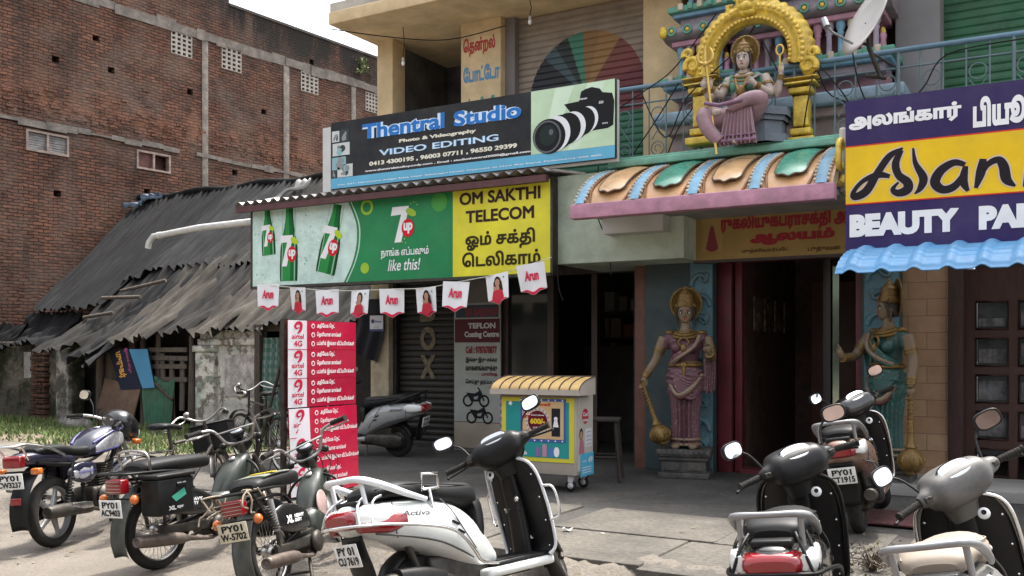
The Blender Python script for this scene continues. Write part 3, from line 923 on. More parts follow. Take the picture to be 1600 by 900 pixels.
m = MB(); bx(m, -7.285, -6.65, 11.0, 11.3, 3.56, 6.0, b=.008); m.build('lettered_pier', CREAM, sb)
m = MB(); bx(m, -6.649, -6.5, 11.12, 11.3, 3.56, 6.0); m.build('shutter_jamb', GREYP, sb)
m = MB(); bx(m, -4.6, -4.1, 11.0, 11.4, 3.56, 6.0, b=.008); m.build('yellow_column', CREAM, sb)
m = MB(); bx(m, -1.67, -1.23, 10.9, 11.4, 3.56, 6.0, b=.008); m.build('grey_column', mat('grey_column_plaster', (.25, .245, .25), .85, var=.12, dirt=.4), sb)
m = MB(); bx(m, -8.74, 3, 12.6, 12.75, 3.56, 6.0); bx(m, -8.74, -8.6, 11.3, 16, 0, 6.0); bx(m, -4.1, -1.67, 11.2, 11.35, 3.56, 6.0); m.pieces('back_wall', DARKW, sb)
# ground floor walls
m = MB(); bx(m, -8.86, -8.53, 11.0, 11.4, .15, 3.36, b=.01); m.build('left_pier', mat('flaking_cream', (.5, .42, .28), .9, var=.2, scale=4, bump=.5, dirt=.85, dcol=(.22, .19, .16), dscale=3), sb)
m = MB(); bx(m, -7.4, -6.68, 11.0, 11.4, .15, 3.36); bx(m, -8.53, -4.3, 11.05, 11.3, 2.62, 3.36); m.pieces('shop_wall', GREYP, sb)
m = MB(); bx(m, -5.13, -3.6, 9.72, 10.95, 2.5, 3.5, b=.008); bx(m, -9.0, -5.06, 9.8, 10.2, 3.2, 3.34); m.pieces('beam', PALEG, sb)
m = MB(); bx(m, -4.45, -3.75, 9.5, 9.71, 2.78, 3.0, b=.01); m.build('eave_corbel', mat('white_plaster', (.6, .6, .56), .85, var=.12, dirt=.5), sb)
# dark interior rooms
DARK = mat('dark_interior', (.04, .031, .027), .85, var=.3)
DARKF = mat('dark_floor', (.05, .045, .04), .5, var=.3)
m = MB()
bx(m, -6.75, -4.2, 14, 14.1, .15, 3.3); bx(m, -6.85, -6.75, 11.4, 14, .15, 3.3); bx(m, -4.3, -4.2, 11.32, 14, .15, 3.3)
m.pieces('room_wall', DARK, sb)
DOORW = mat('dark_door_wood', (.045, .026, .02), .5, var=.25, scale=4, stretch=(6, 6, 1))
m = MB()
for x0 in (-6.66, -5.97, -4.75): bx(m, x0, x0 + .09, 11.06, 11.2, .15, 2.6)
bx(m, -6.66, -4.66, 11.06, 11.2, 2.5, 2.6); bx(m, -5.4, -5.32, 11.2, 11.27, .15, 2.5)
bx(m, -6.57, -5.97, 11.08, 11.16, .15, .75); bx(m, -6.57, -5.97, 11.08, 11.16, 1.02, 1.1)
m.pieces('shop_door_frame', DOORW, sb)
GLASS = mat('dark_glass', (.02, .022, .024), .06, var=0)
m = MB(); bx(m, -6.57, -5.97, 11.11, 11.13, .75, 2.5); m.build('glass_pane', GLASS, sb)
m = MB(); bx(m, -4.66, -4.3, 11.1, 11.2, .15, 2.62); m.build('door_leaf', mat('dark_blue_door', (.02, .026, .034), .5, var=.2), sb)
m = MB(); bx(m, -5.3, -4.72, 12.5, 12.9, .15, 1.0); bx(m, -6.5, -5.6, 13.2, 13.6, .15, 1.6); m.pieces('counter', mat('dark_counter', (.06, .05, .045), .6, var=.2), sb)
m = MB(); q_ = random.Random(3)
for z in (.9, 1.3, 1.7, 2.1):
    bx(m, -6.4, -4.5, 13.6, 13.98, z, z + .03)
m.build('shelf', mat('shelf_wood', (.09, .06, .04), .7, var=.2), sb)
m = MB()
for z in (.93, 1.33, 1.73, 2.13):
    x = -6.35
    while x < -4.6:
        w_ = q_.uniform(.06, .2); bx(m, x, x + w_, 13.65, 13.9, z, z + q_.uniform(.12, .32), q_.randint(0, 3)); x += w_ + q_.uniform(.01, .08)
m.build('shelf_goods', [mat('goods_a', (.25, .2, .14), .6), mat('goods_b', (.12, .16, .2), .6), mat('goods_c', (.28, .1, .07), .6), mat('goods_d', (.3, .3, .28), .6)], sb)
REDPOST = mat('red_oxide', (.22, .035, .025), .6, var=.2, scale=5, dirt=.3)
m = MB(); bx(m, -4.43, -4.29, 10.35, 10.5, .15, 2.9, b=.006); m.build('door_post', mat('brown_post', (.14, .06, .04), .6, var=.2), sb)
m = MB(); bx(m, -5.85, -4.75, 11.0, 11.05, 2.62, 2.86); bb_ = m.build('welcome_board', mat('dark_red_board', (.05, .02, .02), .6, var=.2), sb)
m = MB(); m.text('WEL', -5.63 - SX, -5.33 - SX, 2.69, 2.79, 10.995 - SYY, 0, .02); m.text('COME', -5.2 - SX, -4.85 - SX, 2.69, 2.79, 10.995 - SYY, 0, .02)
m.lines('lettering', ink('dull_red', (.2, .03, .04)), bb_)

def roller(m, x0, x1, z0, z1, y, pitch=.078, mi=0):
    n = int((z1 - z0) / pitch)
    prof = []
    for i in range(n):
        z = z0 + (z1 - z0) * i / n; h = (z1 - z0) / n
        prof += [(0, z), (-.018, z + h * .2), (-.022, z + h * .5), (-.016, z + h * .82), (0, z + h * .9)]
    prof.append((0, z1))
    vs = []
    for (d, z) in prof: vs += [(x0 - SX, y + d - SYY, z), (x1 - SX, y + d - SYY, z)]
    m.add(vs, [(2 * i, 2 * i + 1, 2 * i + 3, 2 * i + 2) for i in range(len(prof) - 1)], mi)
wm = mat('wheel_shutter', (.27, .215, .17), .6, var=0)
N, L = wm.node_tree.nodes, wm.node_tree.links
tq = N.new('ShaderNodeTexCoord'); sp = N.new('ShaderNodeSeparateXYZ'); L.new(tq.outputs['Object'], sp.inputs[0])
def mth(op, a, b=None):
    x = N.new('ShaderNodeMath'); x.operation = op
    for i, v in enumerate((a, b)):
        if v is None: continue
        if isinstance(v, (int, float)): x.inputs[i].default_value = v
        else: L.new(v, x.inputs[i])
    return x.outputs[0]
wc = pY(916, 149, 11.25)
dx_ = mth('SUBTRACT', sp.outputs['X'], wc.x - SX); dz_ = mth('SUBTRACT', sp.outputs['Z'], wc.z)
rad = mth('SQRT', mth('ADD', mth('MULTIPLY', dx_, dx_), mth('MULTIPLY', dz_, dz_)))
ang = mth('DIVIDE', mth('ARCTAN2', dz_, dx_), PI)
rmp = N.new('ShaderNodeValToRGB'); rmp.color_ramp.interpolation = 'CONSTANT'
fan = [(0, (.13, .03, .035)), (.11, (.17, .045, .045)), (.23, (.16, .05, .04)), (.3, (.27, .15, .055)), (.42, (.23, .125, .05)), (.515, (.05, .19, .125)), (.6, (.022, .03, .03)), (.68, (.05, .085, .10)), (.76, (.015, .018, .022)), (.86, (.018, .02, .03))]
while len(rmp.color_ramp.elements) < len(fan): rmp.color_ramp.elements.new(.5)
for e, (p, c) in zip(rmp.color_ramp.elements, fan): e.position = p; e.color = (*c, 1)
L.new(ang, rmp.inputs[0])
ins = mth('MULTIPLY', mth('LESS_THAN', rad, .83), mth('GREATER_THAN', dz_, -.28))
nz, r0 = noise_ramp(wm, 3, [(.3, (.19, .15, .12)), (.7, (.31, .255, .2))], 6, tq.outputs['Object'])
c1 = mixn(wm, r0.outputs[0], rmp.outputs[0], ins)
low = mth('LESS_THAN', sp.outputs['Z'], wc.z - .28)
nz, r9 = noise_ramp(wm, 4, [(.3, (.02, .10, .055)), (.7, (.04, .16, .09))], 6, tq.outputs['Object'])
L.new(mixn(wm, c1, r9.outputs[0], low), N['Principled BSDF'].inputs['Base Color'])
m = MB(); roller(m, -6.5, -4.6, 3.56, 5.99, 11.25, .085); m.build('painted_shutter', wm, sb)
m = MB(); roller(m, -1.23, 3, 3.56, 5.99, 11.25, .085); m.build('green_shutter', mat('green_shutter', (.03, .15, .07), .55, var=.2, scale=4, dirt=.3, dcol=(.08, .08, .06)), sb)
m = MB(); roller(m, -8.53, -7.4, .15, 2.62, 11.2, .085)
gs = m.build('ground_shutter', mat('brown_shutter', (.018, .015, .013), .5, .3, var=.2, scale=5, dirt=.3), sb)
m = MB()
for t_, z in (('B', 1.93), ('O', 1.52), ('X', 1.12)): m.text(t_, -8.1 - SX, -7.83 - SX, z, z + .34, 11.172 - SYY, 0, .05)
m.lines('lettering', mat('faded_yellow_paint', (.17, .13, .08), .7, var=.4, scale=20), gs)
m = MB(); bx(m, -8.53, -8.47, 11.1, 11.2, .15, 2.62); bx(m, -7.46, -7.4, 11.1, 11.2, .15, 2.62); bx(m, -8.47, -7.46, 11.1, 11.2, .15, .2); m.pieces('shutter_guide', DARKMETAL, sb)
# pier lettering
def pl(px, py): p = pY(px, py, 11); return p.x - SX, p.z
m = MB()
for t_, (xa, ya, xb, yb), mi in (('ெதன்றல்', (724, 52, 774, 91), 0), ('ேபாட்ேடா', (724, 96, 781, 131), 1), ('ஸ்டுடியோ', (724, 146, 781, 178), 2)):
    a, b = pl(xa, yb), pl(xb, ya); m.text(t_, a[0], b[0], a[1], b[1], -.004, mi, .045)
m.lines('painted_lettering', [ink('pier_red', (.38, .06, .05)), ink('pier_blue', (.1, .25, .4)), ink('pier_green', (.06, .28, .22))], sb)
# hanging lamps
for nm, px, py, L_, lab in (('b', 828, 20, .2, 'bare light bulb hanging above the coloured wheel shutter'), ('s', 630, 88, .42, 'spotlight on a bent wire beside the upper corner column')):
    p = pY(px, py, 10.7); p.z = 6.0
    o = thing('hanging_lamp', lab, 'lamp', p)
    m = MB(); m.tube([(0, 0, 0), (.02, 0, -L_ * .5), (0, 0, -L_)], .006, 5); m.build('wire', BLKPL, o)
    m = MB(); m.lathe([(.01, -L_), (.02, -L_ - .01), (.02, -L_ - .05)], 10); m.build('holder', mat('old_white', (.5, .48, .44), .5), o)
    m = MB(); m.ball((0, 0, -L_ - .08), (.026, .026, .036), 8); m.build('bulb', mat('bulb_glass', (.7, .7, .68), .1, var=0), o)

# blue balcony railing and cables
BLUEP = mat('railing_blue', (.12, .24, .34), .6, var=.2, scale=6, dirt=.5, dcol=(.12, .09, .07))
TURQ = mat('railing_grey_blue', (.14, .22, .25), .6, var=.2, dirt=.5, dcol=(.12, .09, .07))
rl = thing('balcony_railing', 'blue scrolled iron railing along the upper floor', 'railing', (-4.5, 9.98, 3.56))
m = MB(); m.tube([(0, 0, .9), (5.6, 0, .86)], .028, 8); m.build('top_rail', BLUEP, rl)
m = MB(); m.tube([(0, 0, .1), (5.6, 0, .08)], .014, 6); m.tube([(0, 0, .72), (5.6, 0, .7)], .01, 6)
for i in range(29): x = i * .2; m.tube([(x, 0, .0), (x, 0, .88)], .009 if i % 5 else .018, 6)
m.pieces('baluster', TURQ, rl)
m = MB()
for i in range(28):
    x = .1 + i * .2
    if i % 2 == 0:
        m.ring((x, 0, .2), .075, .007, 'y', 14, 5); m.ring((x, 0, .2), .035, .006, 'y', 10, 5, a1=4.5); m.ring((x, 0, .58), .075, .007, 'y', 14, 5)
        m.tube([(x - .07, 0, .3), (x + .07, 0, .5)], .006, 5); m.tube([(x + .07, 0, .3), (x - .07, 0, .5)], .006, 5)
m.build('scrollwork', TURQ, rl)
cb = thing('cables', 'tangle of black cables strung over the temple front and railing', 'cable')
m = MB()
for pts in (((1255, 205, 9.9), (1262, 160, 9.7), (1275, 110, 9.9), (1300, 150, 10), (1380, 175, 9.9)), ((1000, 140, 9.9), (1040, 215, 9.8), (1075, 150, 9.8), (1150, 80, 9.9), (1180, 40, 10)), ((1060, 130, 9.9), (1030, 180, 9.9), (990, 240, 9.9)), ((1330, 70, 9.9), (1345, 140, 9.9), (1380, 190, 9.9), (1440, 140, 9.9), (1480, 85, 9.9), (1600, 60, 9.9)),
            ((1270, 90, 9.9), (1320, 150, 9.9), (1340, 195, 9.9)), ((1090, 160, 9.9), (1060, 200, 9.9), (1040, 250, 9.9)), ((1190, 60, 9.9), (1215, 110, 9.9), (1240, 150, 9.9), (1250, 215, 9.9)), ((935, 260, 9.7), (932, 330, 9.6), (950, 380, 9.8), (955, 430, 9.8)), ((868, 285, 9.55), (870, 360, 9.55), (872, 440, 9.6), (880, 470, 9.6)), ((515, 45, 10.0), (610, 58, 10.6), (700, 62, 10.9), (790, 40, 10.9)), ((1120, 20, 10), (1090, 60, 10), (1050, 110, 10), (1010, 140, 9.9), (965, 170, 9.9))):
    m.tube([pY(*p) for p in pts], .0075, 5, k=5)
m.pieces('cable_run', BLKPL, cb)

# ================================================================ canopy and signboards
TINW = mat('painted_tin_canopy', (.5, .48, .46), .5, .2, var=.15, dirt=.5, dcol=(.25, .12, .1), dscale=4)
cn = thing('tin_canopy', 'white ribbed tin canopy over the green soft-drink board', 'canopy', (-9.95, 9.4, 3.5))
m = MB(); m.sheet(lambda u, v: (4.87 * u, 1.1 * v, .045 * abs(math.sin(u * PI * 30)) ** 1.5 + .12 * v + .02 * u), 240, 3, .01); m.build('ribbed_sheet', TINW, cn)
m = MB(); m.box(0, 4.84, .03, .1, -.09, -.012); m.build('edge_rail', mat('maroon_rail', (.09, .03, .03), .6, var=.2), cn)
pp = thing('drain_pipe', 'white bent plastic pipe sticking out over the hut roof', 'pipe')
m = MB()
a, b, c = pY(397, 346, 9.75), pY(240, 369, 11.2), pY(231, 388, 11.2)
m.tube([a, a.lerp(b, .5) + Vector((0, 0, .03)), a.lerp(b, .94), b + Vector((0, 0, .0)), b.lerp(c, .4) + Vector((-.06, 0, -.02)), c], .05, 12)
m.build('pipe_run', mat('white_pvc', (.62, .62, .6), .4, var=.1, dirt=.3, dcol=(.3, .3, .28)), pp)
m = MB(); d_ = (b - a).normalized(); q = a.lerp(b, .93); m.tube([q - d_ * .05, q + d_ * .05], .06, 12); m.build('pipe_collar', MATS['white_pvc'], pp)

# --- green soft-drink and telecom board
BD = 9.6
d7 = thing('signboard', 'long green board with printed soft drink bottles and a yellow telecom panel', 'signboard', (-9.8, BD, 2.4))
def q7(cx, cy):
    p = pY(cx / 3.05 + 380, cy / 3.05 + 260, BD); return p.x + 9.8, p.z - 2.4
def t7_(mb, t, cx0, cy0, cx1, cy1, y, mi, **k):
    """rect given by left-bottom and right-top in crop pixels, levelled to the board"""
    a = q7(cx0, cy0); b = q7(cx1, cy1); mb.text(t, a[0], b[0], a[1], b[1], y, mi, **k)
W7, H7 = 4.66, 1.07
m = MB(); m.box(0, W7, 0, .14, 0, H7); m.build('panel', ink('drink_green', (.022, .23, .085)), d7)
m = MB()
for a, b, c, d in ((-.02, W7 + .02, -.035, 0), (-.02, W7 + .02, H7, H7 + .03)): m.box(a, b, -.01, .15, c, d)
m.box(-.03, 0, -.01, .15, -.03, H7); m.box(W7, W7 + .03, -.01, .15, -.03, H7); m.build('frame', DARKMETAL, d7)
xe = q7(1000, 300)[0]
m = MB(); m.box(xe, W7 - .003, -.004, .001, .003, H7 - .003); m.build('yellow_panel', ink('board_yellow', (.76, .69, .05)), d7)
m = MB()
arc = [q7(495, 175), q7(520, 215), q7(538, 270), q7(543, 320), q7(538, 390), q7(520, 460), q7(495, 520), q7(480, 552)]
arc[0] = (arc[0][0], H7 - .002); arc[-1] = (arc[-1][0], .002)
arcs = cr(arc, 5)
m.flat([(.002, H7 - .002), (.002, .002)] + [p for p in arcs[::-1]], -.002, 0)
for i in range(len(arcs) - 1):
    (xa, za), (xb, zb) = arcs[i], arcs[i + 1]
    m.add([(xa + .035, -.0022, za), (xa + .055, -.0022, za), (xb + .055, -.0022, zb), (xb + .035, -.0022, zb)], [(0, 1, 2, 3)], 1)
m.build('ice_backdrop', [mat('ice_print', (.52, .70, .62), .45, var=.14, scale=5, dirt=.35, dcol=(.75, .82, .8), dscale=8), ink('pale_mint', (.5, .7, .56))], d7)
rr = random.Random(4)
m = MB()
for i in range(160):   # bubbles and droplets
    cx, cz = rr.uniform(.05, 1.55), rr.uniform(.05, 1.0); m.disc(cx, cz, rr.choice((.004, .006, .012, .02)), -.0026 - i * 1e-6, rr.randint(0, 2), 8, rz=rr.choice((.006, .012)))
m.build('bubbles', [ink('bub1', (.3, .5, .42)), ink('bub2', (.75, .84, .82)), ink('bub3', (.2, .38, .3))], d7)
def seven(mb, M, y, mi_w, mi_r, mi_l):
    """the 7 with its red spot, in a unit box"""
    mb.flat([(.06, .98), (.0, .74), (.40, .76), (.14, .0), (.40, .0), (.66, .8), (.70, .98)], y, mi_w, M)
    for dx, rx in ((.0, .0),):
        pts = [(.66 + .24 * math.cos(2 * PI * i / 20), .38 + .25 * math.sin(2 * PI * i / 20)) for i in range(20)]
        mb.flat(pts, y - .0012, mi_r, M)
    pts = [(.78 + .2 * math.cos(2 * PI * i / 14 + .5), .8 + .12 * math.sin(2 * PI * i / 14)) for i in range(14)]
    mb.flat(pts, y - .0006, mi_l, M)
    vs, fs = text_geo('up', .05, .1)
    ax = max(v[0] for v in vs)
    mb.add([(.48 + v[0] / ax * .36, y - .002, .33 + v[1] * .38) for v in vs], fs, mi_w, False, M)
def bottle(cx0, cy0, cx1, cy1, tilt, nm):
    a, b = q7(cx0, cy0), q7(cx1, cy1)
    H_ = b[1] - a[1]; W_ = (b[0] - a[0]) * .84
    M_ = T(a[0] + W_ / 2, 0, a[1]) @ RY(tilt)
    prof = [(.42, 0), (.5, .03), (.5, .4), (.44, .52), (.3, .7), (.22, .86), (.2, 1.0)]
    prof = cr(prof, 4)
    def sil(k, off=0): return [(off - p[0] * W_ * k, p[1] * H_) for p in prof] + [(off + p[0] * W_ * k, p[1] * H_) for p in prof[::-1]]
    mb = MB()
    mb.flat(sil(1), -.004, 0, M_)
    mb.flat(sil(.8, -.02 * W_), -.0045, 1, M_)
    mb.flat(sil(.42, -.12 * W_), -.005, 2, M_)
    mb.flat(sil(.07, .33 * W_), -.0052, 3, M_); mb.flat(sil(.05, -.38 * W_), -.0052, 3, M_)
    k = min(W_ * 1.0, H_ * .36)
    seven(mb, M_ @ T(-k * .55, 0, H_ * .2) @ SC(k * 1.1, 1, k * 1.35), -.0058, 4, 5, 6)
    mb.build('bottle_print', [ink('bot_dark', (.008, .055, .02)), ink('bot_mid', (.01, .13, .03)), ink('bot_light', (.03, .25, .06)), ink('bot_glint', (.25, .5, .3)), WHITE, ink('spot_red', (.6, .015, .03)), ink('lime', (.45, .6, .03))], d7)
bottle(92, 425, 168, 205, R(-3), 'a'); bottle(176, 548, 275, 190, R(1), 'b'); bottle(345, 512, 455, 172, R(14), 'c')
m = MB()
a, b = q7(705, 365), q7(835, 180)
seven(m, T(a[0], 0, a[1]) @ SC((b[0] - a[0]) * .95, 1, b[1] - a[1]), -.006, 0, 1, 2)
for cx, cy in ((800, 178), (815, 170), (830, 182), (770, 345), (760, 360), (775, 365)):
    c = q7(cx, cy); m.disc(c[0], c[1], .01, -.005, 2, 8)
for cx, cy, r_, fill in ((590, 195, .1, 0), (935, 170, .13, 1), (580, 485, .07, 2)):
    c = q7(cx, cy)
    if fill == 0:
        for i in range(24):
            a0, a1 = 2 * PI * i / 24, 2 * PI * (i + 1) / 24
            m.add([(c[0] + r_ * math.cos(a0), -.003, c[1] + r_ * math.sin(a0)), (c[0] + r_ * math.cos(a1), -.003, c[1] + r_ * math.sin(a1)), (c[0] + .65 * r_ * math.cos(a1), -.003, c[1] + .65 * r_ * math.sin(a1)), (c[0] + .65 * r_ * math.cos(a0), -.003, c[1] + .65 * r_ * math.sin(a0))], [(0, 1, 2, 3)], 2)
    else: m.disc(c[0], c[1], r_ * (.9 if fill == 1 else 1), -.003, 3 if fill == 1 else 2, 24)
m.build('drink_logo', [WHITE, MATS['ink_spot_red'], ink('soft_lime', (.33, .52, .05)), ink('soft_green', (.08, .33, .07))], d7)
m = MB()
t7_(m, 'நாங்க எப்பவும்', 657, 444, 885, 376, -.004, 0, bold=.022)
t7_(m, 'like this!', 690, 500, 845, 435, -.004, 0, bold=.012, shear=.25)
t7_(m, 'OM SAKTHI', 1032, 188, 1418, 90, -.008, 1, bold=.034)
t7_(m, 'TELECOM', 1062, 272, 1388, 184, -.008, 1, bold=.034)
t7_(m, 'ஓம் சக்தி', 1060, 405, 1392, 288, -.008, 2, bold=.036)
t7_(m, 'ெடலிகாம்', 1045, 482, 1418, 388, -.008, 2, bold=.034)
t7_(m, 'bottle shown is a serving suggestion', 278, 533, 400, 526, -.004, 3)
m.lines('lettering', [WHITE, ink('dark_brown', (.045, .02, .02)), ink('dark_olive', (.04, .03, .01)), ink('small_grey', (.2, .3, .25))], d7)

# --- studio board
BT = 9.5
ts = thing('signboard', 'black photo studio board with blue lettering and a printed camera', 'signboard', (-8.3, BT, 3.6))
def qs(cx, cy):
    p = pY(cx / 3 + 500, cy / 3, BT); return p.x + 8.3, p.z - 3.6
x1, z0, z1 = qs(1383, 560)[0], 0, qs(700, 800)[1]
WS = x1; HS = .855
# strip heights: solve from pixels on the two sides
def tss(mb, t, cx0, cyl, cx1, cyh, y, mi, **k):
    a = qs(cx0, cyl); b = qs(cx1, cyh); mb.text(t, a[0], b[0], a[1], b[1], y, mi, **k)
m = MB(); m.box(0, WS, 0, .05, 0, HS); m.build('panel', ink('studio_black', (.022, .024, .028)), ts)
m = MB(); m.box(-.14, -.005, -.0, .1, -.03, HS - .05); m.box(-.005, WS + .01, .05, .09, -.03, HS); m.build('end_post', mat('white_angle', (.6, .6, .58), .6, var=.1, dirt=.3), ts)
m = MB(); m.box(0.002, WS - .002, -.003, .001, .002, .135); m.build('address_strip', ink('sky_strip', (.13, .40, .58)), ts)
gx = qs(990, 600)[0]
m = MB(); m.box(gx, WS - .002, -.003, .001, .137, HS - .002, 0)
for k_, (xa, xb) in enumerate(((.12, .3), (.45, .68))):
    W_ = WS - gx
    m.flat([(gx + W_ * xa, .14), (gx + W_ * (xa + .12), .14), (gx + W_ * (xb + .22), HS - .01), (gx + W_ * xb, HS - .01)], -.0035, 1)
m.build('camera_backdrop', [ink('mint', (.52, .68, .47)), ink('mint_pale', (.6, .75, .58))], ts)
# camera print
m = MB()
def cp(pts, y, mi): m.flat([qs(*p) for p in pts], y, mi)
cp([(1145, 490), (1215, 475), (1225, 430), (1245, 418), (1275, 408), (1312, 415), (1325, 432), (1370, 435), (1380, 470), (1376, 585), (1350, 600), (1262, 615), (1225, 590)], -.005, 0)
rings = [(1075, 640, 78, 82, 0), (1105, 628, 70, 84, 1), (1130, 618, 66, 80, 0), (1160, 604, 64, 75, 0), (1185, 595, 62, 72, 1), (1205, 585, 58, 68, 0), (1235, 568, 55, 66, 0), (1255, 560, 50, 62, 1), (1278, 550, 40, 58, 0)]
yy = -.0055
for (cx, cy, rx_, rz_, mi) in rings[::-1]:
    c = qs(cx, cy); e = qs(cx + rx_, cy); h_ = qs(cx, cy - rz_)
    m.disc(c[0], c[1], e[0] - c[0], yy, mi, 28, rz=h_[1] - c[1], a=-.25); yy -= .0004
for (cx, cy, rx_, rz_, mi) in ((1066, 642, 66, 76, 2), (1066, 642, 58, 68, 0), (1070, 635, 40, 48, 3), (1085, 620, 10, 14, 2)):
    c = qs(cx, cy); e = qs(cx + rx_, cy); h_ = qs(cx, cy - rz_); m.disc(c[0], c[1], e[0] - c[0], yy, mi, 28, rz=h_[1] - c[1]); yy -= .0004
tss(m, 'Canon', 1215, 470, 1253, 455, -.0062, 1, bold=.04); tss(m, '5D', 1308, 487, 1330, 472, -.0062, 1, bold=.03); tss(m, 'EOS', 1325, 582, 1350, 572, -.0062, 1, bold=.02)
m.build('camera_print', [ink('cam_black', (.014, .014, .015)), ink('cam_white', (.72, .74, .76)), ink('cam_grey', (.12, .13, .14)), ink('cam_glass', (.02, .03, .028))], ts)
m = MB()
tss(m, 'Thentral', 200, 656, 585, 526, -.006, 0, bold=.1); tss(m, 'Studio', 628, 596, 945, 476, -.006, 0, bold=.1)
m2 = MB()
tss(m, 'Thentral', 200, 656, 585, 526, -.008, 1, bold=.034); tss(m, 'Studio', 628, 596, 945, 476, -.008, 1, bold=.034)
tss(m, 'Photo & Videography', 372, 674, 733, 603, -.006, 2, bold=.045)
tss(m, 'VIDEO EDITING', 278, 732, 838, 628, -.006, 3, bold=.045); tss(m, 'VIDEO EDITING', 278, 732, 838, 628, -.007, 0, bold=.012)
tss(m, '0413 4300195 , 96003 07711 , 96550 29399', 232, 782, 925, 670, -.006, 2, bold=.045)
tss(m, 'www.thentralstudiopondy.com , Email : studiothentral2000@gmail.com', 212, 810, 988, 703, -.006, 4, bold=.035)
tss(m, 'No. 221, Maraimalai Adigal Salai, Near Sabthagiri Hotel, Opposite to New Bus Stand, Puducherry-605 005.', 85, 872, 1328, 722, -.006, 4, bold=.02)
m.lines('lettering', [ink('halo_white', (.62, .76, .88)), ink('studio_blue', (.03, .17, .50)), ink('cream_ink', (.75, .72, .6)), ink('steel_blue', (.12, .28, .5)), WHITE], ts)
m = MB()
for (a, b, c, d, s1, s2, mi) in ((.02, .14, .6, .74, 0, 0, 0), (.16, .3, .58, .75, 0, 0, 2), (.03, .31, .42, .58, 0, 0, 0), (.02, .25, .24, .4, 0, 0, 1), (.11, .36, .14, .3, 0, 0, 0), (.02, .1, .14, .24, 0, 0, 2)):
    m.box(a, b, -.005, .001, c, d, mi)
    for k_ in range(5):
        cx, cz = a + (b - a) * rr.uniform(.25, .75), c + (d - c) * rr.uniform(.25, .75)
        m.disc(cx, cz, (b - a) * rr.uniform(.08, .2), -.0055 - k_ * .0003, rr.choice((2, 3, 1)) if mi == 0 else 3, 10, rz=(d - c) * rr.uniform(.1, .3))
m.build('photo_collage', [ink('photo_pale', (.55, .58, .56)), ink('photo_teal', (.25, .42, .46)), ink('photo_dark', (.05, .055, .06)), ink('photo_mid', (.25, .27, .27))], ts)

# --- teflon coating sign on the pier
tf = thing('shop_sign', 'tall narrow coating centre sign with motorcycle drawings beside the brown shutter', 'sign', (-7.38, 10.98, .55))
def qt(cx, cy):
    p = pY(560 + cx / 3.6, 440 + cy / 3.6, 10.97); return p.x + 7.38, p.z - .55
def ttf(mb, t, a0, b0, a1, b1, mi, **k):
    a = qt(a0, b0); b = qt(a1, b1); mb.text(t, a[0], b[0], a[1], b[1], -.006, mi, **k)
WT = qt(797, 400)[0]; zt = qt(690, 118)[1]
m = MB(); m.box(0, WT, 0, .018, 0, zt); m.build('panel', mat('sign_offwhite', (.34, .36, .32), .55, var=.12, scale=3, dirt=.3, dcol=(.2, .18, .15)), tf)
m = MB(); zb_ = qt(690, 342)[1]; zc_ = qt(690, 205)[1]
m.box(.01, WT - .01, -.004, .001, zb_, zc_ - .01, 0); m.box(.03, WT - .03, -.004, .001, zc_ + .01, zt - .03, 1); m.build('header', [ink('header_maroon', (.09, .02, .025)), ink('header_blue', (.05, .07, .1))], tf)
m = MB()
ttf(m, 'SRI RAKSHNA', 600, 197, 788, 143, 2, bold=.04); ttf(m, 'TEFLON', 615, 265, 770, 230, 0, bold=.05); ttf(m, 'Coating Centre', 596, 322, 790, 278, 0, bold=.045)
ttf(m, 'Cell : 9787678877', 602, 405, 778, 362, 1, bold=.05); ttf(m, 'இங்கு இரு சக்கர', 602, 458, 780, 425, 3, bold=.03); ttf(m, 'வாகனங்களுக்கு', 602, 500, 780, 468, 3, bold=.03)
ttf(m, 'TEFLON பாலிஷ்', 602, 535, 780, 508, 1, bold=.035); ttf(m, 'ெசய்து தரப்படும்', 602, 582, 785, 550, 3, bold=.03)
m.lines('lettering', [ink('grey_white', (.5, .48, .46)), ink('teflon_red', (.22, .03, .04)), ink('rakshna_red', (.28, .05, .06)), BLACK], tf)
m = MB()
for cx, cy in ((660, 650), (680, 745)):
    c = qt(cx, cy); s_ = .085
    for dx in (-.13, .13):
        for i in range(18):
            a0, a1 = 2 * PI * i / 18, 2 * PI * (i + 1) / 18
            m.add([(c[0] + dx + r_ * math.cos(a), -.004, c[1] - .05 + r_ * math.sin(a)) for r_, a in ((s_, a0), (s_, a1), (s_ * .68, a1), (s_ * .68, a0))], [(0, 1, 2, 3)], 0)
    m.flat([(c[0] - .16, c[1] + .06), (c[0] - .02, c[1] + .05), (c[0] + .06, c[1] + .09), (c[0] + .1, c[1] + .05), (c[0] + .04, c[1] - .06), (c[0] - .08, c[1] - .06)], -.0046, 0)
    m.stroke([(c[0] + .13, c[1] - .05), (c[0] + .07, c[1] + .08), (c[0] + .03, c[1] + .13)], [.012, .012, .01], -.005, 0)
    m.flat([(c[0] - .04, c[1] + .0), (c[0] + .04, c[1] + .02), (c[0] + .02, c[1] - .03), (c[0] - .03, c[1] - .03)], -.0052, 1)
m.build('motorcycle_drawing', [BLACK, ink('draw_grey', (.3, .3, .3))], tf)
m = MB(); m.box(0, WT, 0, .03, -.36, -.01, b=.004); m.build('lower_panel', mat('beige_tile', (.4, .34, .26), .7, var=.15, dirt=.5), tf)

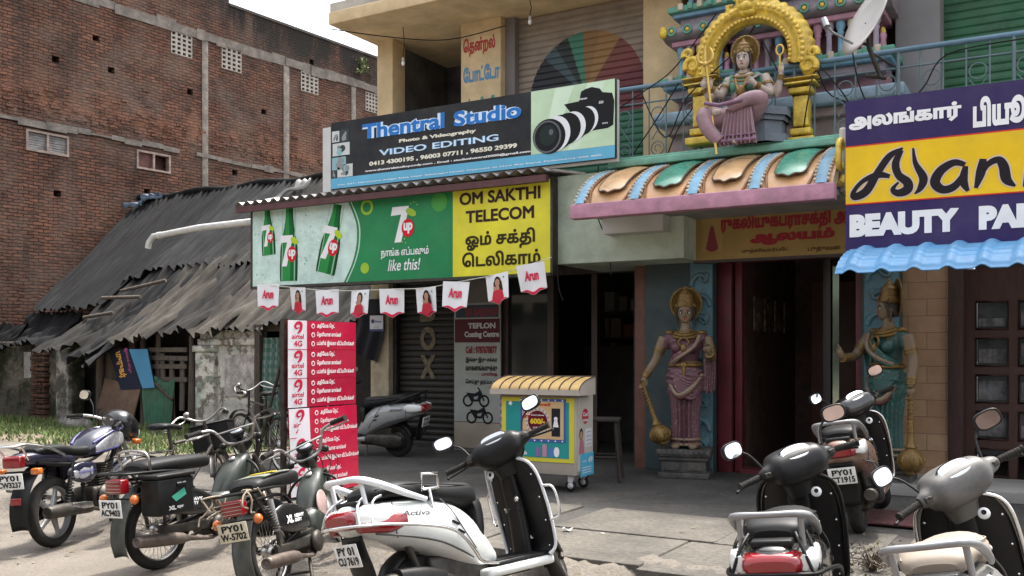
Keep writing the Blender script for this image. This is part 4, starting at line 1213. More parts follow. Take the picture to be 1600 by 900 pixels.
# --- small hanging card
hc = thing('hanging_card', 'small white card with a blue dot hanging beside the dark cloth', 'card', pY(588, 493, 10.6))
m = MB(); m.box(-.115, .115, 0, .01, -.22, 0); m.build('card', ink('card_white', (.62, .63, .68)), hc)
m = MB(); m.disc(-.06, -.08, .03, -.004, 0, 14); m.text('Services', -.02, .09, -.1, -.065, -.004, 0, .02); m.text('available', -.05, .05, -.17, -.15, -.004, 1); m.box(-.115, .115, -.003, .0, -.22, -.19, 0); m.build('print', [ink('card_blue', (.07, .08, .2)), ink('card_grey', (.3, .3, .33))], hc)
m = MB(); m.tube([(0, .005, 0), (.02, .005, .3)], .004, 4); m.build('string', BLKPL, hc)
dc = thing('hanging_cloth', 'dark blue cloth hanging from the beam behind the small card', 'cloth', pY(573, 500, 10.95))
m = MB(); m.sheet(lambda u, v: (-.25 + .5 * u + .06 * math.sin(v * 4), .05 * math.sin(u * 14 + v * 3) * v, -.75 * v + .3 - .18 * u * v), 24, 12, .006); m.build('drape', mat('navy_cloth', (.018, .02, .028), .9, var=.2), dc)

# --- bunting
bt = thing('bunting', 'string of nine white advertising pennants under the green board', 'bunting', pY(620, 460, 9.25))
bo_ = Vector(bt.location)
tops = [(419, 444), (465, 449), (511, 453), (563, 453), (612, 451), (665, 449), (713, 440), (776, 428), (828, 412)]
PW = mat('pennant_white', (.74, .74, .75), .5, var=.04)
PR = ink('pennant_red', (.62, .03, .08)); SKIN = ink('print_skin', (.45, .25, .17)); HAIR = ink('print_hair', (.03, .018, .015)); TOPR = ink('print_top', (.5, .03, .05))
m = MB(); m.tube([pY(395, 438, 9.3) - bo_] + [pY(x_, y_ + 1, 9.25) - bo_ for x_, y_ in tops] + [pY(862, 402, 9.3) - bo_], .005, 5, k=3); m.build('string', mat('string_white', (.6, .58, .5), .7), bt)
for i, (x_, y_) in enumerate(tops):
    p = pY(x_, y_, 9.24) - bo_
    W_, H_ = .335, .35
    ro = .04 * math.sin(i * 2.3) - (.1 if i > 6 else 0)
    M_ = T(*p) @ RY(ro) @ RX(.1 * math.sin(i * 1.7)) @ RZ(.25 * math.sin(i * 3.1 + 1))
    def edge(u): return -H_ * (.80 + .17 * (1 - abs(2 * u - 1) ** 1.6) + .03 * math.cos(u * 2 * PI * 2))
    def cur(u, w): return .012 * math.sin(u * 5 + i) * w
    m = MB(M_)
    n = 16
    m.grid(lambda u, v: (-W_ / 2 + W_ * u * (1 - .06 * v) + .03 * W_ * v, cur(u, v), edge(u) * v), n, 8, 0)
    m.grid(lambda u, v: (-W_ / 2 + W_ * u * (1 - .06 * v) + .03 * W_ * v, cur(u, v) + .003, edge(u) * v), n, 8, 0)
    pn = m.build('pennant', PW, bt)
    m = MB(M_)
    m.grid(lambda u, v: (-W_ * .455 + W_ * .91 * u, cur(u, 1) - .004, edge(u) + .035 * (1 - v) * (1 - abs(2 * u - 1) ** 2) + .002), n, 1, 0)
    if i % 2 == 0:
        m.text('Arun', -.085, .085, -.19, -.075, -.012, 0, .045, .12); m.text('Ice creams', -.0, .08, -.205, -.197, -.012, 2)
    else:
        m.disc(.01, -.1, .05, -.009, 1, 20, rz=.068); 
        if i in (1, 5, 7): m.flat([(-.05, -.09), (.07, -.09), (.085, -.2), (-.055, -.2)], -.0085, 1)
        m.disc(.01, -.105, .034, -.012, 3, 18, rz=.044); m.flat([(-.012, -.14), (.032, -.14), (.036, -.19), (-.018, -.19)], -.0115, 3)
        m.flat([(-.08, edge(.25) + .03), (-.06, -.2), (-.015, -.175), (.01, -.19), (.04, -.175), (.08, -.2), (.095, edge(.8) + .03), (.01, edge(.5) + .02)], -.0135, 4)
        m.disc(-.03, -.165, .02, -.015, 3, 12, rz=.028, a=.5); m.disc(.012, -.127, .011, -.0128, 0, 10, rz=.004)
        for ex in (-.005, .024): m.disc(ex, -.1, .006, -.0128, 1, 8, rz=.003)
        m.disc(.1, -.05, .012, -.006, 5, 8)
    m.build('print', [PR, HAIR, ink('tiny_grey', (.4, .4, .4)), SKIN, TOPR, ink('leaf_green', (.1, .35, .2))], pn)

# --- red advertising stand, two printed boards facing the road end
st = thing('advertising_stand', 'tall red and white phone network stand of two printed boards', 'stand', (-6.1, 6.39, .157), R(90))
# local x runs along the facing (+Y world), front is local -y = world +X
m = MB()
for x_ in (0, .93): m.box(x_ - .02, x_ + .02, 0.02, .06, 0, 1.64)
m.box(0, .93, .022, .058, .02, .06); m.box(0, .93, .022, .058, 1.6, 1.635)
m.tube([(.0, .05, 1.3), (.0, .5, 0)], .015, 6); m.tube([(.93, .05, 1.3), (.93, .5, 0)], .015, 6)
m.build('frame', DARKMETAL, st)
AIR = ink('net_red', (.46, .008, .045)); AIRW = ink('net_white', (.66, .63, .66))
def board(z0, z1, x0, bow, tilt, nm):
    def fn(u, v):
        return (x0 + .94 * u, -.012 - bow * math.sin(PI * u) * (1 - v * .5) - tilt * (1 - v), z0 + (z1 - z0) * v)
    m = MB(); m.grid(fn, 12, 8, 0)
    m.grid(lambda u, v: (lambda p: (p[0], p[1] + .01, p[2]))(fn(u, v)), 12, 8, 0)
    bd = m.build('printed_board', AIR, st)
    m = MB(); m.grid(lambda u, v: (lambda p: (p[0], p[1] - .002, p[2]))(fn(u * .26, v)), 4, 8, 0); m.build('white_band', AIRW, bd)
    m = MB(); H_ = (z1 - z0) / 3
    for k_ in range(3):
        zz = z0 + H_ * k_; vv = (k_ + .5) / 3
        y = fn(.1, vv)[1] - .006; y2 = fn(.6, vv)[1] - .012
        m.text('airtel', x0 + .045, x0 + .2, zz + H_ * .36, zz + H_ * .53, y, 0, .02); m.text('4G', x0 + .07, x0 + .18, zz + H_ * .1, zz + H_ * .3, y, 0, .03)
        cx, cz = x0 + .13, zz + H_ * .72
        m.stroke([(cx - .012, cz - .045), (cx + .028, cz - .012), (cx + .035, cz + .04), (cx - .01, cz + .05), (cx - .045, cz + .02), (cx - .02, cz), (cx + .012, cz + .012)], [.004, .016, .017, .014, .012, .008, .003], y, 0)
        for j, (t_, wd) in enumerate((('அதிேவக ெநட்', .25), ('ெதளிவான கால்கள்', .34), ('பப்ளிக் இங்கா வீடியோக்கள்', .53))):
            zc = zz + H_ * (.82 - .31 * j)
            m.disc(x0 + .32, zc, .024, y2 + .002, 1, 14); m.disc(x0 + .32, zc, .015, y2, 2, 10)
            m.text(t_, x0 + .37, x0 + .37 + wd, zc - .026, zc + .03, y2, 1, .025)
        if k_: m.box(x0, x0 + .94, y - .001, y, zz - .003, zz + .003, 3)
    m.build('lettering', [ink('net_mark', (.5, .02, .06)), WHITE, AIR, ink('net_line', (.4, .01, .04))], bd)
board(.84, 1.63, 0, .0, .0, 'a'); board(.04, .83, .01, .05, .03, 'b')

# ---------------------------------------------------------------- unseen buildings added across the street to block low sky and fill reflections
OPP = [mat('added_opposite_wall_%d' % i, c_, .9, var=.15, scale=1, dirt=.4) for i, c_ in enumerate(((.20, .17, .13), (.13, .15, .14), (.22, .15, .12)))]
for i, (x0, x1, y0, h_, lab) in enumerate(((-30, -13.2, -13, 7.5, 'plain beige shop building added across the street, out of view'), (-13, 1.8, -14, 9.0, 'tall grey green shop building added across the street, out of view'), (2, 20, -13, 8.0, 'reddish shop building added across the street, out of view'))):
    ob = thing('added_opposite_building', lab, 'building', (x0, y0, 0))
    W_ = x1 - x0
    hs_ = [(.8 + k_ * 2.2, 2.0 + k_ * 2.2, z, z + 1.4) for k_ in range(int(W_ / 2.2) - 0) if 2.0 + k_ * 2.2 < W_ for z in (.6, 4.2)]
    m = MB(); m.wall(0, W_, 0, h_, -.3, 0, hs_); m.box(0, W_, -6, -.5, 0, h_ - .1); m.build('wall', OPP[i], ob)
    m = MB(); m.box(-.1, W_ - .1, -.3, .9, 3.2, 3.35); m.build('sunshade', OPP[i], ob)
# ================================================================ temple front
OX, OY = -3.3, 10.3
tp = thing('temple', 'small painted temple front with a petalled canopy, tiered tower and dark doorway', 'temple', (OX, OY, 0))
def tb(m, x0, x1, y0, y1, z0, z1, mi=0, b=0): m.box(x0 - OX, x1 - OX, y0 - OY, y1 - OY, z0, z1, mi, b=b)
def paint(nm, c, **k): return mat('paint_' + nm, c, k.pop('rough', .6), var=.14, scale=6, bump=.12, dirt=.42, dcol=k.pop('dcol', (.11, .09, .07)), dscale=5, **k)
TEAL = paint('teal', (.04, .11, .135)); TEALD = paint('dark_teal', (.018, .045, .052)); SKYB = paint('sky_blue', (.16, .34, .48)); PINK = paint('pink', (.50, .24, .33)); ROSE = paint('rose', (.27, .23, .27))  # teal wall tones include some of the shade under the canopy
GREEN = paint('sea_green', (.10, .33, .24)); ORANGE = paint('orange', (.50, .27, .115), rough=.35); CRM = paint('cream', (.56, .48, .36)); MAROON = paint('maroon', (.13, .025, .03)); LILAC = paint('lilac', (.36, .3, .38))
GOLD = mat('gold_paint', (.72, .50, .06), .45, .05, var=.2, scale=14, bump=.25, bscale=60, dirt=.5, dcol=(.16, .09, .03), dscale=9)
GGREEN = mat('glossy_green_petal', (.05, .27, .19), .25, var=.15, dirt=.35, dcol=(.1, .1, .07)); GTAN = mat('glossy_tan_petal', (.55, .34, .17), .28, var=.15, scale=5, dirt=.35, dcol=(.2, .12, .06))
# walls and pillars below
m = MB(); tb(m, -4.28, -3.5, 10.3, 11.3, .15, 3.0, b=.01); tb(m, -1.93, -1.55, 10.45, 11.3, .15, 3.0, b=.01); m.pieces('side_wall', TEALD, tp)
m = MB()
# relief scroll pilasters
for (x0, x1, y) in ((-3.73, -3.47, 10.3), (-1.9, -1.56, 10.45)):
    m = MB(); tb(m, x0, x1, y - .04, y, .15, 2.95, b=.008)
    w_ = x1 - x0; cx = (x0 + x1) / 2
    for i in range(11):
        z = .4 + i * .23; sg = 1 if i % 2 else -1
        pts = [(cx - OX + sg * w_ * .42 * math.cos(a * .9) * (1 - a / 8), y - .05 - OY, z + .11 * math.sin(a) * (1 - a / 8) + .02 * a) for a in [j * .5 for j in range(14)]]
        m.tube(pts, [.032 - .0015 * j for j in range(14)], 6)
        m.ball((cx - OX - sg * w_ * .25, y - .045 - OY, z + .1), (.035, .02, .05), 7)
    m.build('scroll_pilaster', paint('scroll_teal', (.07, .17, .21)), tp)
m = MB(); 
for (x0, x1, y0) in ((-3.49, -3.33, 10.5), (-3.31, -3.23, 10.56), (-2.0, -1.93, 10.5)): tb(m, x0, x1, y0, y0 + .12, .15, 2.6, b=.008)
tb(m, -3.33, -2.0, 10.52, 10.6, 2.5, 2.6); tb(m, -3.23, -2.02, 10.5, 10.7, .15, .2)
m.pieces('door_frame', mat('temple_red', (.12, .009, .018), .5, var=.2, scale=4, dirt=.25), tp)
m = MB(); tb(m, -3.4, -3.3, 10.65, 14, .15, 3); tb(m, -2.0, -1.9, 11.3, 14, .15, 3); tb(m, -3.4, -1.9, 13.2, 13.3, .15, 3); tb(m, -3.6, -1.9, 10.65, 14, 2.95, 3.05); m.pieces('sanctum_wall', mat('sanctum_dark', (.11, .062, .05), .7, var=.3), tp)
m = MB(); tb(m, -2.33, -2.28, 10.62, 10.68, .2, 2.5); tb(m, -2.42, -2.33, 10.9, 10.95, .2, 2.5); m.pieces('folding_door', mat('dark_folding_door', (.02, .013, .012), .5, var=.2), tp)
m = MB(); tb(m, -2.265, -2.2, 10.66, 10.67, .5, 2.42); m.build('mirror_strip', mat('strip_mirror', (.3, .33, .27), .05, 1, var=.1, scale=4), tp)
m = MB(); tb(m, -2.95, -2.4, 12.6, 12.7, .15, 2.4, b=.01); m.build('inner_door', mat('inner_door_brown', (.12, .05, .035), .5, var=.2), tp)
m = MB()
for i in range(4): tb(m, -3.29, -3.27, 11.2 + i * .45, 11.5 + i * .45, 1.75, 2.15)
m.build('wall_picture', mat('picture_glass', (.2, .17, .13), .15, var=.6, scale=9), tp)
m = MB()
for i in range(7): m.box(-2.95 + i * .09 - OX, -2.9 + i * .09 - OX, 12.9 - OY, 12.95 - OY, 1.9, 1.96)
m.build('shrine_lamp', mat('dull_brass', (.2, .16, .1), .4, .5), tp)
# name board
nb = thing('name_board', 'old yellow temple name board with red Tamil lettering under the petalled canopy', 'signboard', (-3.6, 10.1, 2.5))
m = MB(); m.box(0, 1.75, 0, .06, 0, .62); m.build('panel', mat('faded_yellow', (.34, .22, .055), .55, var=.15, scale=3, dirt=.3, dcol=(.2, .12, .05)), nb)
m = MB(); m.box(-.03, 1.78, -.008, .07, -.03, 0); m.box(-.03, 0, -.008, .07, 0, .62); m.build('frame', DOORW, nb)
def qn(cx, cy): p = pY(880 + cx / 2.194, cy / 2.194, 10.09); return p.x + 3.6, p.z - 2.5
m = MB()
def tn(t, a0, b0, a1, b1, mi, **k): a = qn(a0, b0); b = qn(a1, b1); m.text(t, a[0], b[0], a[1], b[1], -.006, mi, **k)
tn('ருகலியுகபராசக்தி அம்மன்', 540, 806, 1095, 698, 0, bold=.055); tn('ஆலயம்', 640, 843, 930, 776, 0, bold=.07); tn('முதலியார்பேட்', 612, 871, 775, 845, 1, bold=.03); tn('புதுவை 9', 838, 866, 968, 840, 1, bold=.03)
m.lines('lettering', [ink('board_red', (.3, .03, .04)), ink('board_brown', (.1, .05, .02))], nb)
m = MB(); a = qn(475, 865); b = qn(545, 740); m.box(a[0], b[0], -.004, .001, a[1], b[1], 1)
for i in range(5): m.disc((a[0] + b[0]) / 2, a[1] + .05 + i * .045, .07 - i * .011, -.006 - i * .0004, 0, 14, rz=.05)
m.build('deity_picture', [ink('pic_maroon', (.22, .05, .06)), ink('pic_tan', (.38, .25, .1))], nb)

# petalled canopy (eave)
EX0, EX1 = -4.5, -1.9
def eave(t, off=0):
    """profile, t 0 top .. 1 bottom -> (y, z)"""
    a = t * PI / 2 * 1.02
    y = 9.86 - .92 * math.sin(a) ** .92; z = 3.03 + .47 * math.cos(a) ** .85 if a < PI / 2 else 3.03
    y = y * .5 + (9.86 - .92 * t) * .5; z = z * .5 + (3.50 - .47 * t) * .5
    n = Vector((-math.sin(a) * .55 - .2, math.cos(a) * .8 + .1)).normalized()
    return y + n.x * off, z + n.y * off
def strip(m, x0, x1, t0, t1, off, mi=0, nx=6, nt=14, crown=0, fx=None):
    def fn(u, v):
        t = t0 + (t1 - t0) * v
        xa, xb = (x0, x1) if fx is None else fx(v)
        y, z = eave(t, off + crown * (1 - (2 * u - 1) ** 2) * (1 if fx is None else min(1, 4 * (1 - v) + .2)))
        return (xa + (xb - xa) * u - OX, y - OY, z)
    m.grid(fn, nx, nt, mi)
m = MB(); strip(m, EX0, EX1, 0, 1, 0)
prof = [eave(i / 14) for i in range(15)]
m.build('canopy_shell', ORANGE, tp)
for X in (EX0, EX1):
    m = MB(); m.add([(X - OX, y - OY, z) for y, z in prof] + [(X - OX, 9.86 - OY, 3.0)], [tuple(range(16))]); m.build('canopy_end', CRM, tp)
m = MB(); strip(m, EX0, EX1, .0, .06, .004)
m.build('canopy_top_edge', GREEN, tp)
pit = .61
for i in range(5):
    xc_ = -4.44 + i * pit
    m = MB(); strip(m, xc_ - .052, xc_ + .052, .02, 1, .03, 0, 4, 16, .015)
    for sg in (-1, 1):
        for k_ in range(16):
            y, z = eave(.05 + .95 * k_ / 16, .028); m.ball((xc_ + sg * .06 - OX, y - OY, z), .017, 5, 1)
    m.build('canopy_rib', [SKYB, CRM], tp)
for i in range(4):
    xc_ = -4.44 + i * pit + pit / 2
    h_ = .165
    def pf(u, v, off=.03):
        w = 2 * u - 1
        t = .06 + .78 * v * (1 - .10 * abs(w) ** 5 + .035 * math.cos(w * 2 * PI) * (1 - abs(w)))
        y, z = eave(t, off + .022 * (1 - w * w))
        return (xc_ + h_ * w * (1.0 - .12 * v) - OX, y - OY, z)
    m = MB(); m.grid(pf, 18, 20); m.grid(lambda u, v: pf(u, v, .004), 18, 20)
    pe_ = m.build('petal', (GTAN, GGREEN)[i % 2], tp)
    m = MB(); m.tube([pf(0, k_ / 12, .026) for k_ in range(13)] + [pf(k_ / 18, 1, .026) for k_ in range(1, 18)] + [pf(1, 1 - k_ / 12, .026) for k_ in range(13)], .011, 5); m.build('petal_edge', mat('dark_edge', (.09, .06, .035), .6, var=.2), pe_)
    m = MB()
    for sg in (-1, 1):
        pts = []
        for k_ in range(15):
            t = .08 + .92 * k_ / 14; y, z = eave(t, .012); pts.append((xc_ + sg * (.235 - .05 * max(0, t - .75) * 4 * .9) - OX, y - OY, z))
        m.tube(pts, .012, 5)
    m.build('petal_outline', mat('brown_line', (.2, .09, .04), .6, var=.2), tp)
m = MB(); tb(m, EX0 - .04, EX1 + .02, 8.9, 9.03, 2.88, 3.03, b=.01); m.build('canopy_fascia', PINK, tp)
m = MB(); tb(m, EX0, EX1, 9.03, 10.3, 2.95, 3.0); m.build('canopy_soffit', mat('grey_soffit', (.3, .31, .29), .85, var=.2, dirt=.5), tp)
m = MB(); tb(m, EX1, EX1 + .06, 9.2, 9.9, 2.98, 3.58, b=.02); m.build('canopy_side', mat('white_side', (.6, .56, .5), .7, var=.15, dirt=.4), tp)
m = MB()
pts = [(EX1 + .03 - OX, 9.12 + .13 * math.cos(a) * (1 - a / 9) - OY, 3.28 + .2 * math.sin(a) * (1 - a / 9)) for a in [j * .4 - 1.5 for j in range(19)]]
m.tube(pts, .03, 6); m.build('canopy_volute', GOLD, tp)
m = MB(); tb(m, -4.46, -1.88, 9.66, 10.6, 3.525, 3.60, b=.012); tb(m, -4.42, -1.92, 9.72, 10.5, 3.60, 3.635, b=.01); m.build('upper_ledge', paint('pale_green_ledge', (.17, .42, .31)), tp)

# tiered tower
rr = random.Random(9)
tw_ = []
def tier(x0, x1, y, z, cols, seed):
    """cornice + little columns with niches; returns parts per colour"""
    q = random.Random(seed)
    parts = {k: MB() for k in ('rose', 'green', 'blue', 'pink', 'cream', 'maroon', 'gold', 'lilac')}
    tb(parts['rose'], x0 - .05, x1 + .05, y - .1, y + .5, z, z + .1, b=.012)
    tb(parts['blue'], x0 - .12, x1 + .12, y - .17, y + .5, z + .1, z + .15, b=.012)
    tb(parts['green'], x0 - .16, x1 + .16, y - .22, y + .5, z + .15, z + .22, b=.015)
    n = int((x1 - x0) / .11)
    for i in range(n + 1):
        x = x0 + (x1 - x0) * i / n
        parts['green' if i % 2 else 'cream'].box(x - .03 - OX, x + .03 - OX, y - .245 - OY, y - .2 - OY, z + .16, z + .235, b=.008)
    tb(parts['maroon'], x0 + .02, x1 - .02, y + .12, y + .5, z + .22, z + .62)
    nc = int((x1 - x0) / .125)
    for i in range(nc + 1):
        x = x0 + .05 + (x1 - x0 - .1) * i / nc
        kk = ('blue', 'cream', 'pink', 'lilac')[i % 4]
        pr = [(.045, z + .22), (.045, z + .26), (.03, z + .28), (.028, z + .46), (.04, z + .48), (.03, z + .5), (.05, z + .54), (.05, z + .6)]
        parts[kk].lathe(pr, 10, M=T(x - OX, y - .02 - OY, 0))
        if i % 3 == 1:
            parts['gold'].ball((x + .06 - OX, y + .03 - OY, z + .44), (.03, .03, .05), 6); parts['pink'].lathe([(.05, z + .22), (.03, z + .34), (.04, z + .4), (.01, z + .46)], 8, M=T(x + .06 - OX, y + .03 - OY, 0))
    tb(parts['pink'], x0 - .04, x1 + .04, y - .1, y + .5, z + .6, z + .66, b=.012)
    # rolled cornice with horseshoe bosses
    prof = [(y - .06, z + .66), (y - .17, z + .69), (y - .2, z + .74), (y - .16, z + .8), (y - .06, z + .84)]
    def fn(u, v):
        k_ = v * 4; i = min(int(k_), 3); f_ = k_ - i
        return (x0 - .12 + (x1 - x0 + .24) * u - OX, prof[i][0] + (prof[i + 1][0] - prof[i][0]) * f_ - OY, prof[i][1] + (prof[i + 1][1] - prof[i][1]) * f_)
    parts['rose'].grid(fn, 4, 8)
    tb(parts['rose'], x0 - .12, x1 + .12, y - .06, y + .5, z + .66, z + .84)
    nb_ = int((x1 - x0) / .17)
    for i in range(nb_ + 1):
        x = x0 + (x1 - x0) * i / nb_
        parts['green'].ring((x - OX, y - .2 - OY, z + .75), .045, .014, 'y', 12, 5); parts['gold'].ball((x - OX, y - .2 - OY, z + .75), (.025, .02, .025), 6)
    for x in (x0 - .1, x1 + .1): parts['gold'].ball((x - OX, y - .2 - OY, z + .75), (.05, .05, .07), 7)
    return parts
MM = {'rose': ROSE, 'green': GREEN, 'blue': SKYB, 'pink': PINK, 'cream': CRM, 'maroon': MAROON, 'gold': GOLD, 'lilac': LILAC}
NMS = {'rose': 'cornice', 'green': 'cornice_green', 'blue': 'small_column_blue', 'pink': 'moulding', 'cream': 'small_column_cream', 'maroon': 'niche_wall', 'gold': 'boss', 'lilac': 'small_column_lilac'}
m = MB(); tb(m, -4.05, -1.65, 10.55, 11, 3.57, 4.0); tb(m, -4.1, -1.6, 10.45, 11, 4.0, 4.1, b=.015); m.build('tower_base', paint('base_pink', (.5, .36, .36)), tp)
m = MB(); tb(m, -4.2, -1.5, 10.35, 11, 4.1, 4.24, b=.03); m.build('tower_slab', paint('pale_blue', (.3, .42, .52)), tp)
for (x0, x1, y, z, sd_) in ((-3.98, -3.42, 10.55, 4.4, 1), (-2.68, -1.75, 10.55, 4.4, 2), (-3.42, -2.68, 10.75, 4.4, 3), (-3.9, -1.85, 10.65, 5.24, 4), (-3.75, -2.0, 10.75, 6.08, 5)):
    for k_, mb in tier(x0, x1, y, z, 6, sd_).items():
        mb.build(NMS[k_], MM[k_], tp)
m = MB(); tb(m, -4.0, -1.7, 10.62, 11, 4.24, 4.42); tb(m, -3.75, -2.1, 10.8, 11.1, 4.4, 6.9); m.build('tower_core', paint('core_pink', (.4, .22, .26)), tp)

# golden arch behind the goddess
ar = thing('arch', 'golden scalloped arch with curled makara ends and a lion mask at the crown', 'arch', pY(1172, 225, 9.95))
AO = Vector(ar.location)
def qa(cx, cy, dy=0): p = pY(880 + cx / 2.194, cy / 2.194, 9.95); return (p.x - AO.x, dy, p.z - AO.z)
L_ = [(462, 510), (490, 440), (490, 350), (455, 300)]
m = MB()
for sg, px in ((-1, 478), (1, 820)):
    for (a, b, w_, d_) in ((505, 470, 48, .13), (470, 440, 36, .1), (440, 330, 26, .08), (330, 300, 40, .11), (300, 285, 52, .13), (285, 262, 60, .12)):
        p0 = qa(px - w_, a); p1 = qa(px + w_, b)
        m.box(p0[0], p1[0], -d_, d_, p0[2], p1[2], b=.015)
    m.build('arch_pillar', GOLD, ar); m = MB()
ctr = qa(650, 205); top = qa(650, 45)
ri = qa(790, 200)[0] - ctr[0]; rz_ = top[2] - ctr[2] - .04
m = MB()
A0, A1 = -.25, PI + .25
def arcp(a, k): return (ctr[0] + ri * k * math.cos(a), ctr[2] + rz_ * .93 * k * math.sin(a))
n = 44
def fn(u, v):
    a = A0 + (A1 - A0) * u
    pr = [(.9, .05), (.9, -.06), (.98, -.1), (1.1, -.06), (1.2, -.12), (1.36, -.09), (1.46, -.03), (1.46, .05)]
    k_ = v * 7; i = min(int(k_), 6); f_ = k_ - i
    k2 = pr[i][0] + (pr[i + 1][0] - pr[i][0]) * f_; d = pr[i][1] + (pr[i + 1][1] - pr[i][1]) * f_
    if k2 > 1.4: k2 += .05 * abs(math.sin(u * 22 * PI))
    x, z = arcp(a, k2); return (x, d, z)
m.grid(fn, 132, 14)
m.grid(lambda u, v: (lambda p: (p[0], .05, p[1]))(arcp(A0 + (A1 - A0) * u, .9 + .56 * v)), 40, 1)
m.build('arch_band', GOLD, ar)
m = MB()
for i in range(34):
    a = A0 + (A1 - A0) * (i + .5) / 34; x, z = arcp(a, .97); m.ball((x, -.1, z), (.022, .025, .022), 6)
    x, z = arcp(a, 1.27); m.ball((x, -.105, z), (.026, .026, .026), 6)
m.build('beading', mat('bright_gold', (.75, .52, .1), .38, .3, var=.15, dirt=.3, dcol=(.2, .1, .03)), ar)
m = MB()
for sg, px in ((-1, 452), (1, 845)):
    c = qa(px, 230)
    for r0, ox, oz in ((.085, 0, 0), (.05, .05 * sg, .12)):
        pts = [(c[0] + ox + sg * r0 * math.cos(a) * (1 - a / 11), -.08, c[2] + oz + r0 * math.sin(a) * (1 - a / 11)) for a in [j * .45 - .5 for j in range(20)]]
        m.tube(pts, [.034 * (1 - j / 26) for j in range(20)], 7)
    m.ball((c[0] + .01 * sg, -.03, c[2]), (.09, .06, .11), 8)
m.build('makara_curl', GOLD, ar)
m = MB()
c = qa(640, 25)
m.ball((c[0], -.06, c[2]), (.14, .1, .12), 10); m.ball((c[0], -.14, c[2] - .03), (.07, .06, .05), 8); m.ball((c[0], -.1, c[2] - .085), (.09, .06, .04), 8)
for sg in (-1, 1):
    m.ball((c[0] + sg * .06, -.14, c[2] + .04), .032, 7); m.tube([(c[0] + sg * .1, -.06, c[2] + .06), (c[0] + sg * .17, -.06, c[2] + .13), (c[0] + sg * .12, -.06, c[2] + .19)], [.035, .025, .01], 6)
    m.tube([(c[0] + sg * .1, -.06, c[2] - .04), (c[0] + sg * .2, -.06, c[2] - .06), (c[0] + sg * .22, -.06, c[2] + .03), (c[0] + sg * .16, -.06, c[2] + .03)], [.05, .04, .03, .015], 7)
m.lathe([(.05, .1), (.07, .16), (.03, .22), (.04, .26), (.005, .36)], 10, M=T(c[0], -.06, c[2]))
m.build('lion_mask', GOLD, ar)
m = MB()
for sg in (-1, 1): m.ball((c[0] + sg * .06, -.168, c[2] + .045), .014, 6)
m.build('mask_eye', ink('mask_black', (.03, .02, .02)), ar)

# ---------------------------------------------------------------- statues
SK = lambda nm, c: mat('statue_' + nm, c, .5, var=.1, scale=9, bump=.1, dirt=.35, dcol=(.12, .09, .07), dscale=14)
PALE = SK('pale_skin', (.44, .36, .31)); SKIN2 = SK('skin', (.19, .132, .075)); SARIP = SK('pink_sari', (.13, .052, .07)); SARIT = SK('teal_sari', (.013, .088, .08)); SARIL = SK('lilac_sari', (.29, .17, .20))  # standing statues' skin, saris and gold darkened to stand for canopy shade
SGOLD = mat('statue_gold', (.22, .135, .033), .42, .3, var=.2, scale=20, bump=.3, bscale=80, dirt=.5, dcol=(.1, .06, .03), dscale=12)
SHAIR = SK('hair', (.02, .018, .016)); SSTONE = mat('carved_grey_stone', (.15, .15, .16), .8, var=.2, bump=.3, dirt=.4, dcol=(.04, .04, .04)); BORDER = SK('sari_border', (.24, .17, .11)); EYEW = ink('eye_white', (.7, .68, .64)); EYEB = ink('eye_black', (.02, .015, .015)); LIP = ink('lip_red', (.4, .05, .05)); BLOUSE = SK('green_blouse', (.05, .2, .13))
def motif(m, col, sc=26):
    """small painted flowers over a sari cloth"""
    N, L = m.node_tree.nodes, m.node_tree.links
    b_ = N['Principled BSDF'].inputs['Base Color']; src = b_.links[0].from_socket
    tq = N.new('ShaderNodeTexCoord'); vo = N.new('ShaderNodeTexVoronoi'); vo.inputs['Scale'].default_value = sc; L.new(tq.outputs['Object'], vo.inputs['Vector'])
    rp_ = N.new('ShaderNodeValToRGB'); rp_.color_ramp.elements[0].position = .22; rp_.color_ramp.elements[0].color = (.5, .5, .5, 1); rp_.color_ramp.elements[1].position = .30; rp_.color_ramp.elements[1].color = (0, 0, 0, 1)
    L.new(vo.outputs['Distance'], rp_.inputs[0]); L.new(mixn(m, src, col, rp_.outputs[0]), b_)
motif(SARIP, (.36, .22, .16)); motif(SARIT, (.12, .26, .16)); motif(BORDER, (.12, .03, .03), 45); motif(SGOLD, (.14, .03, .02), 38)
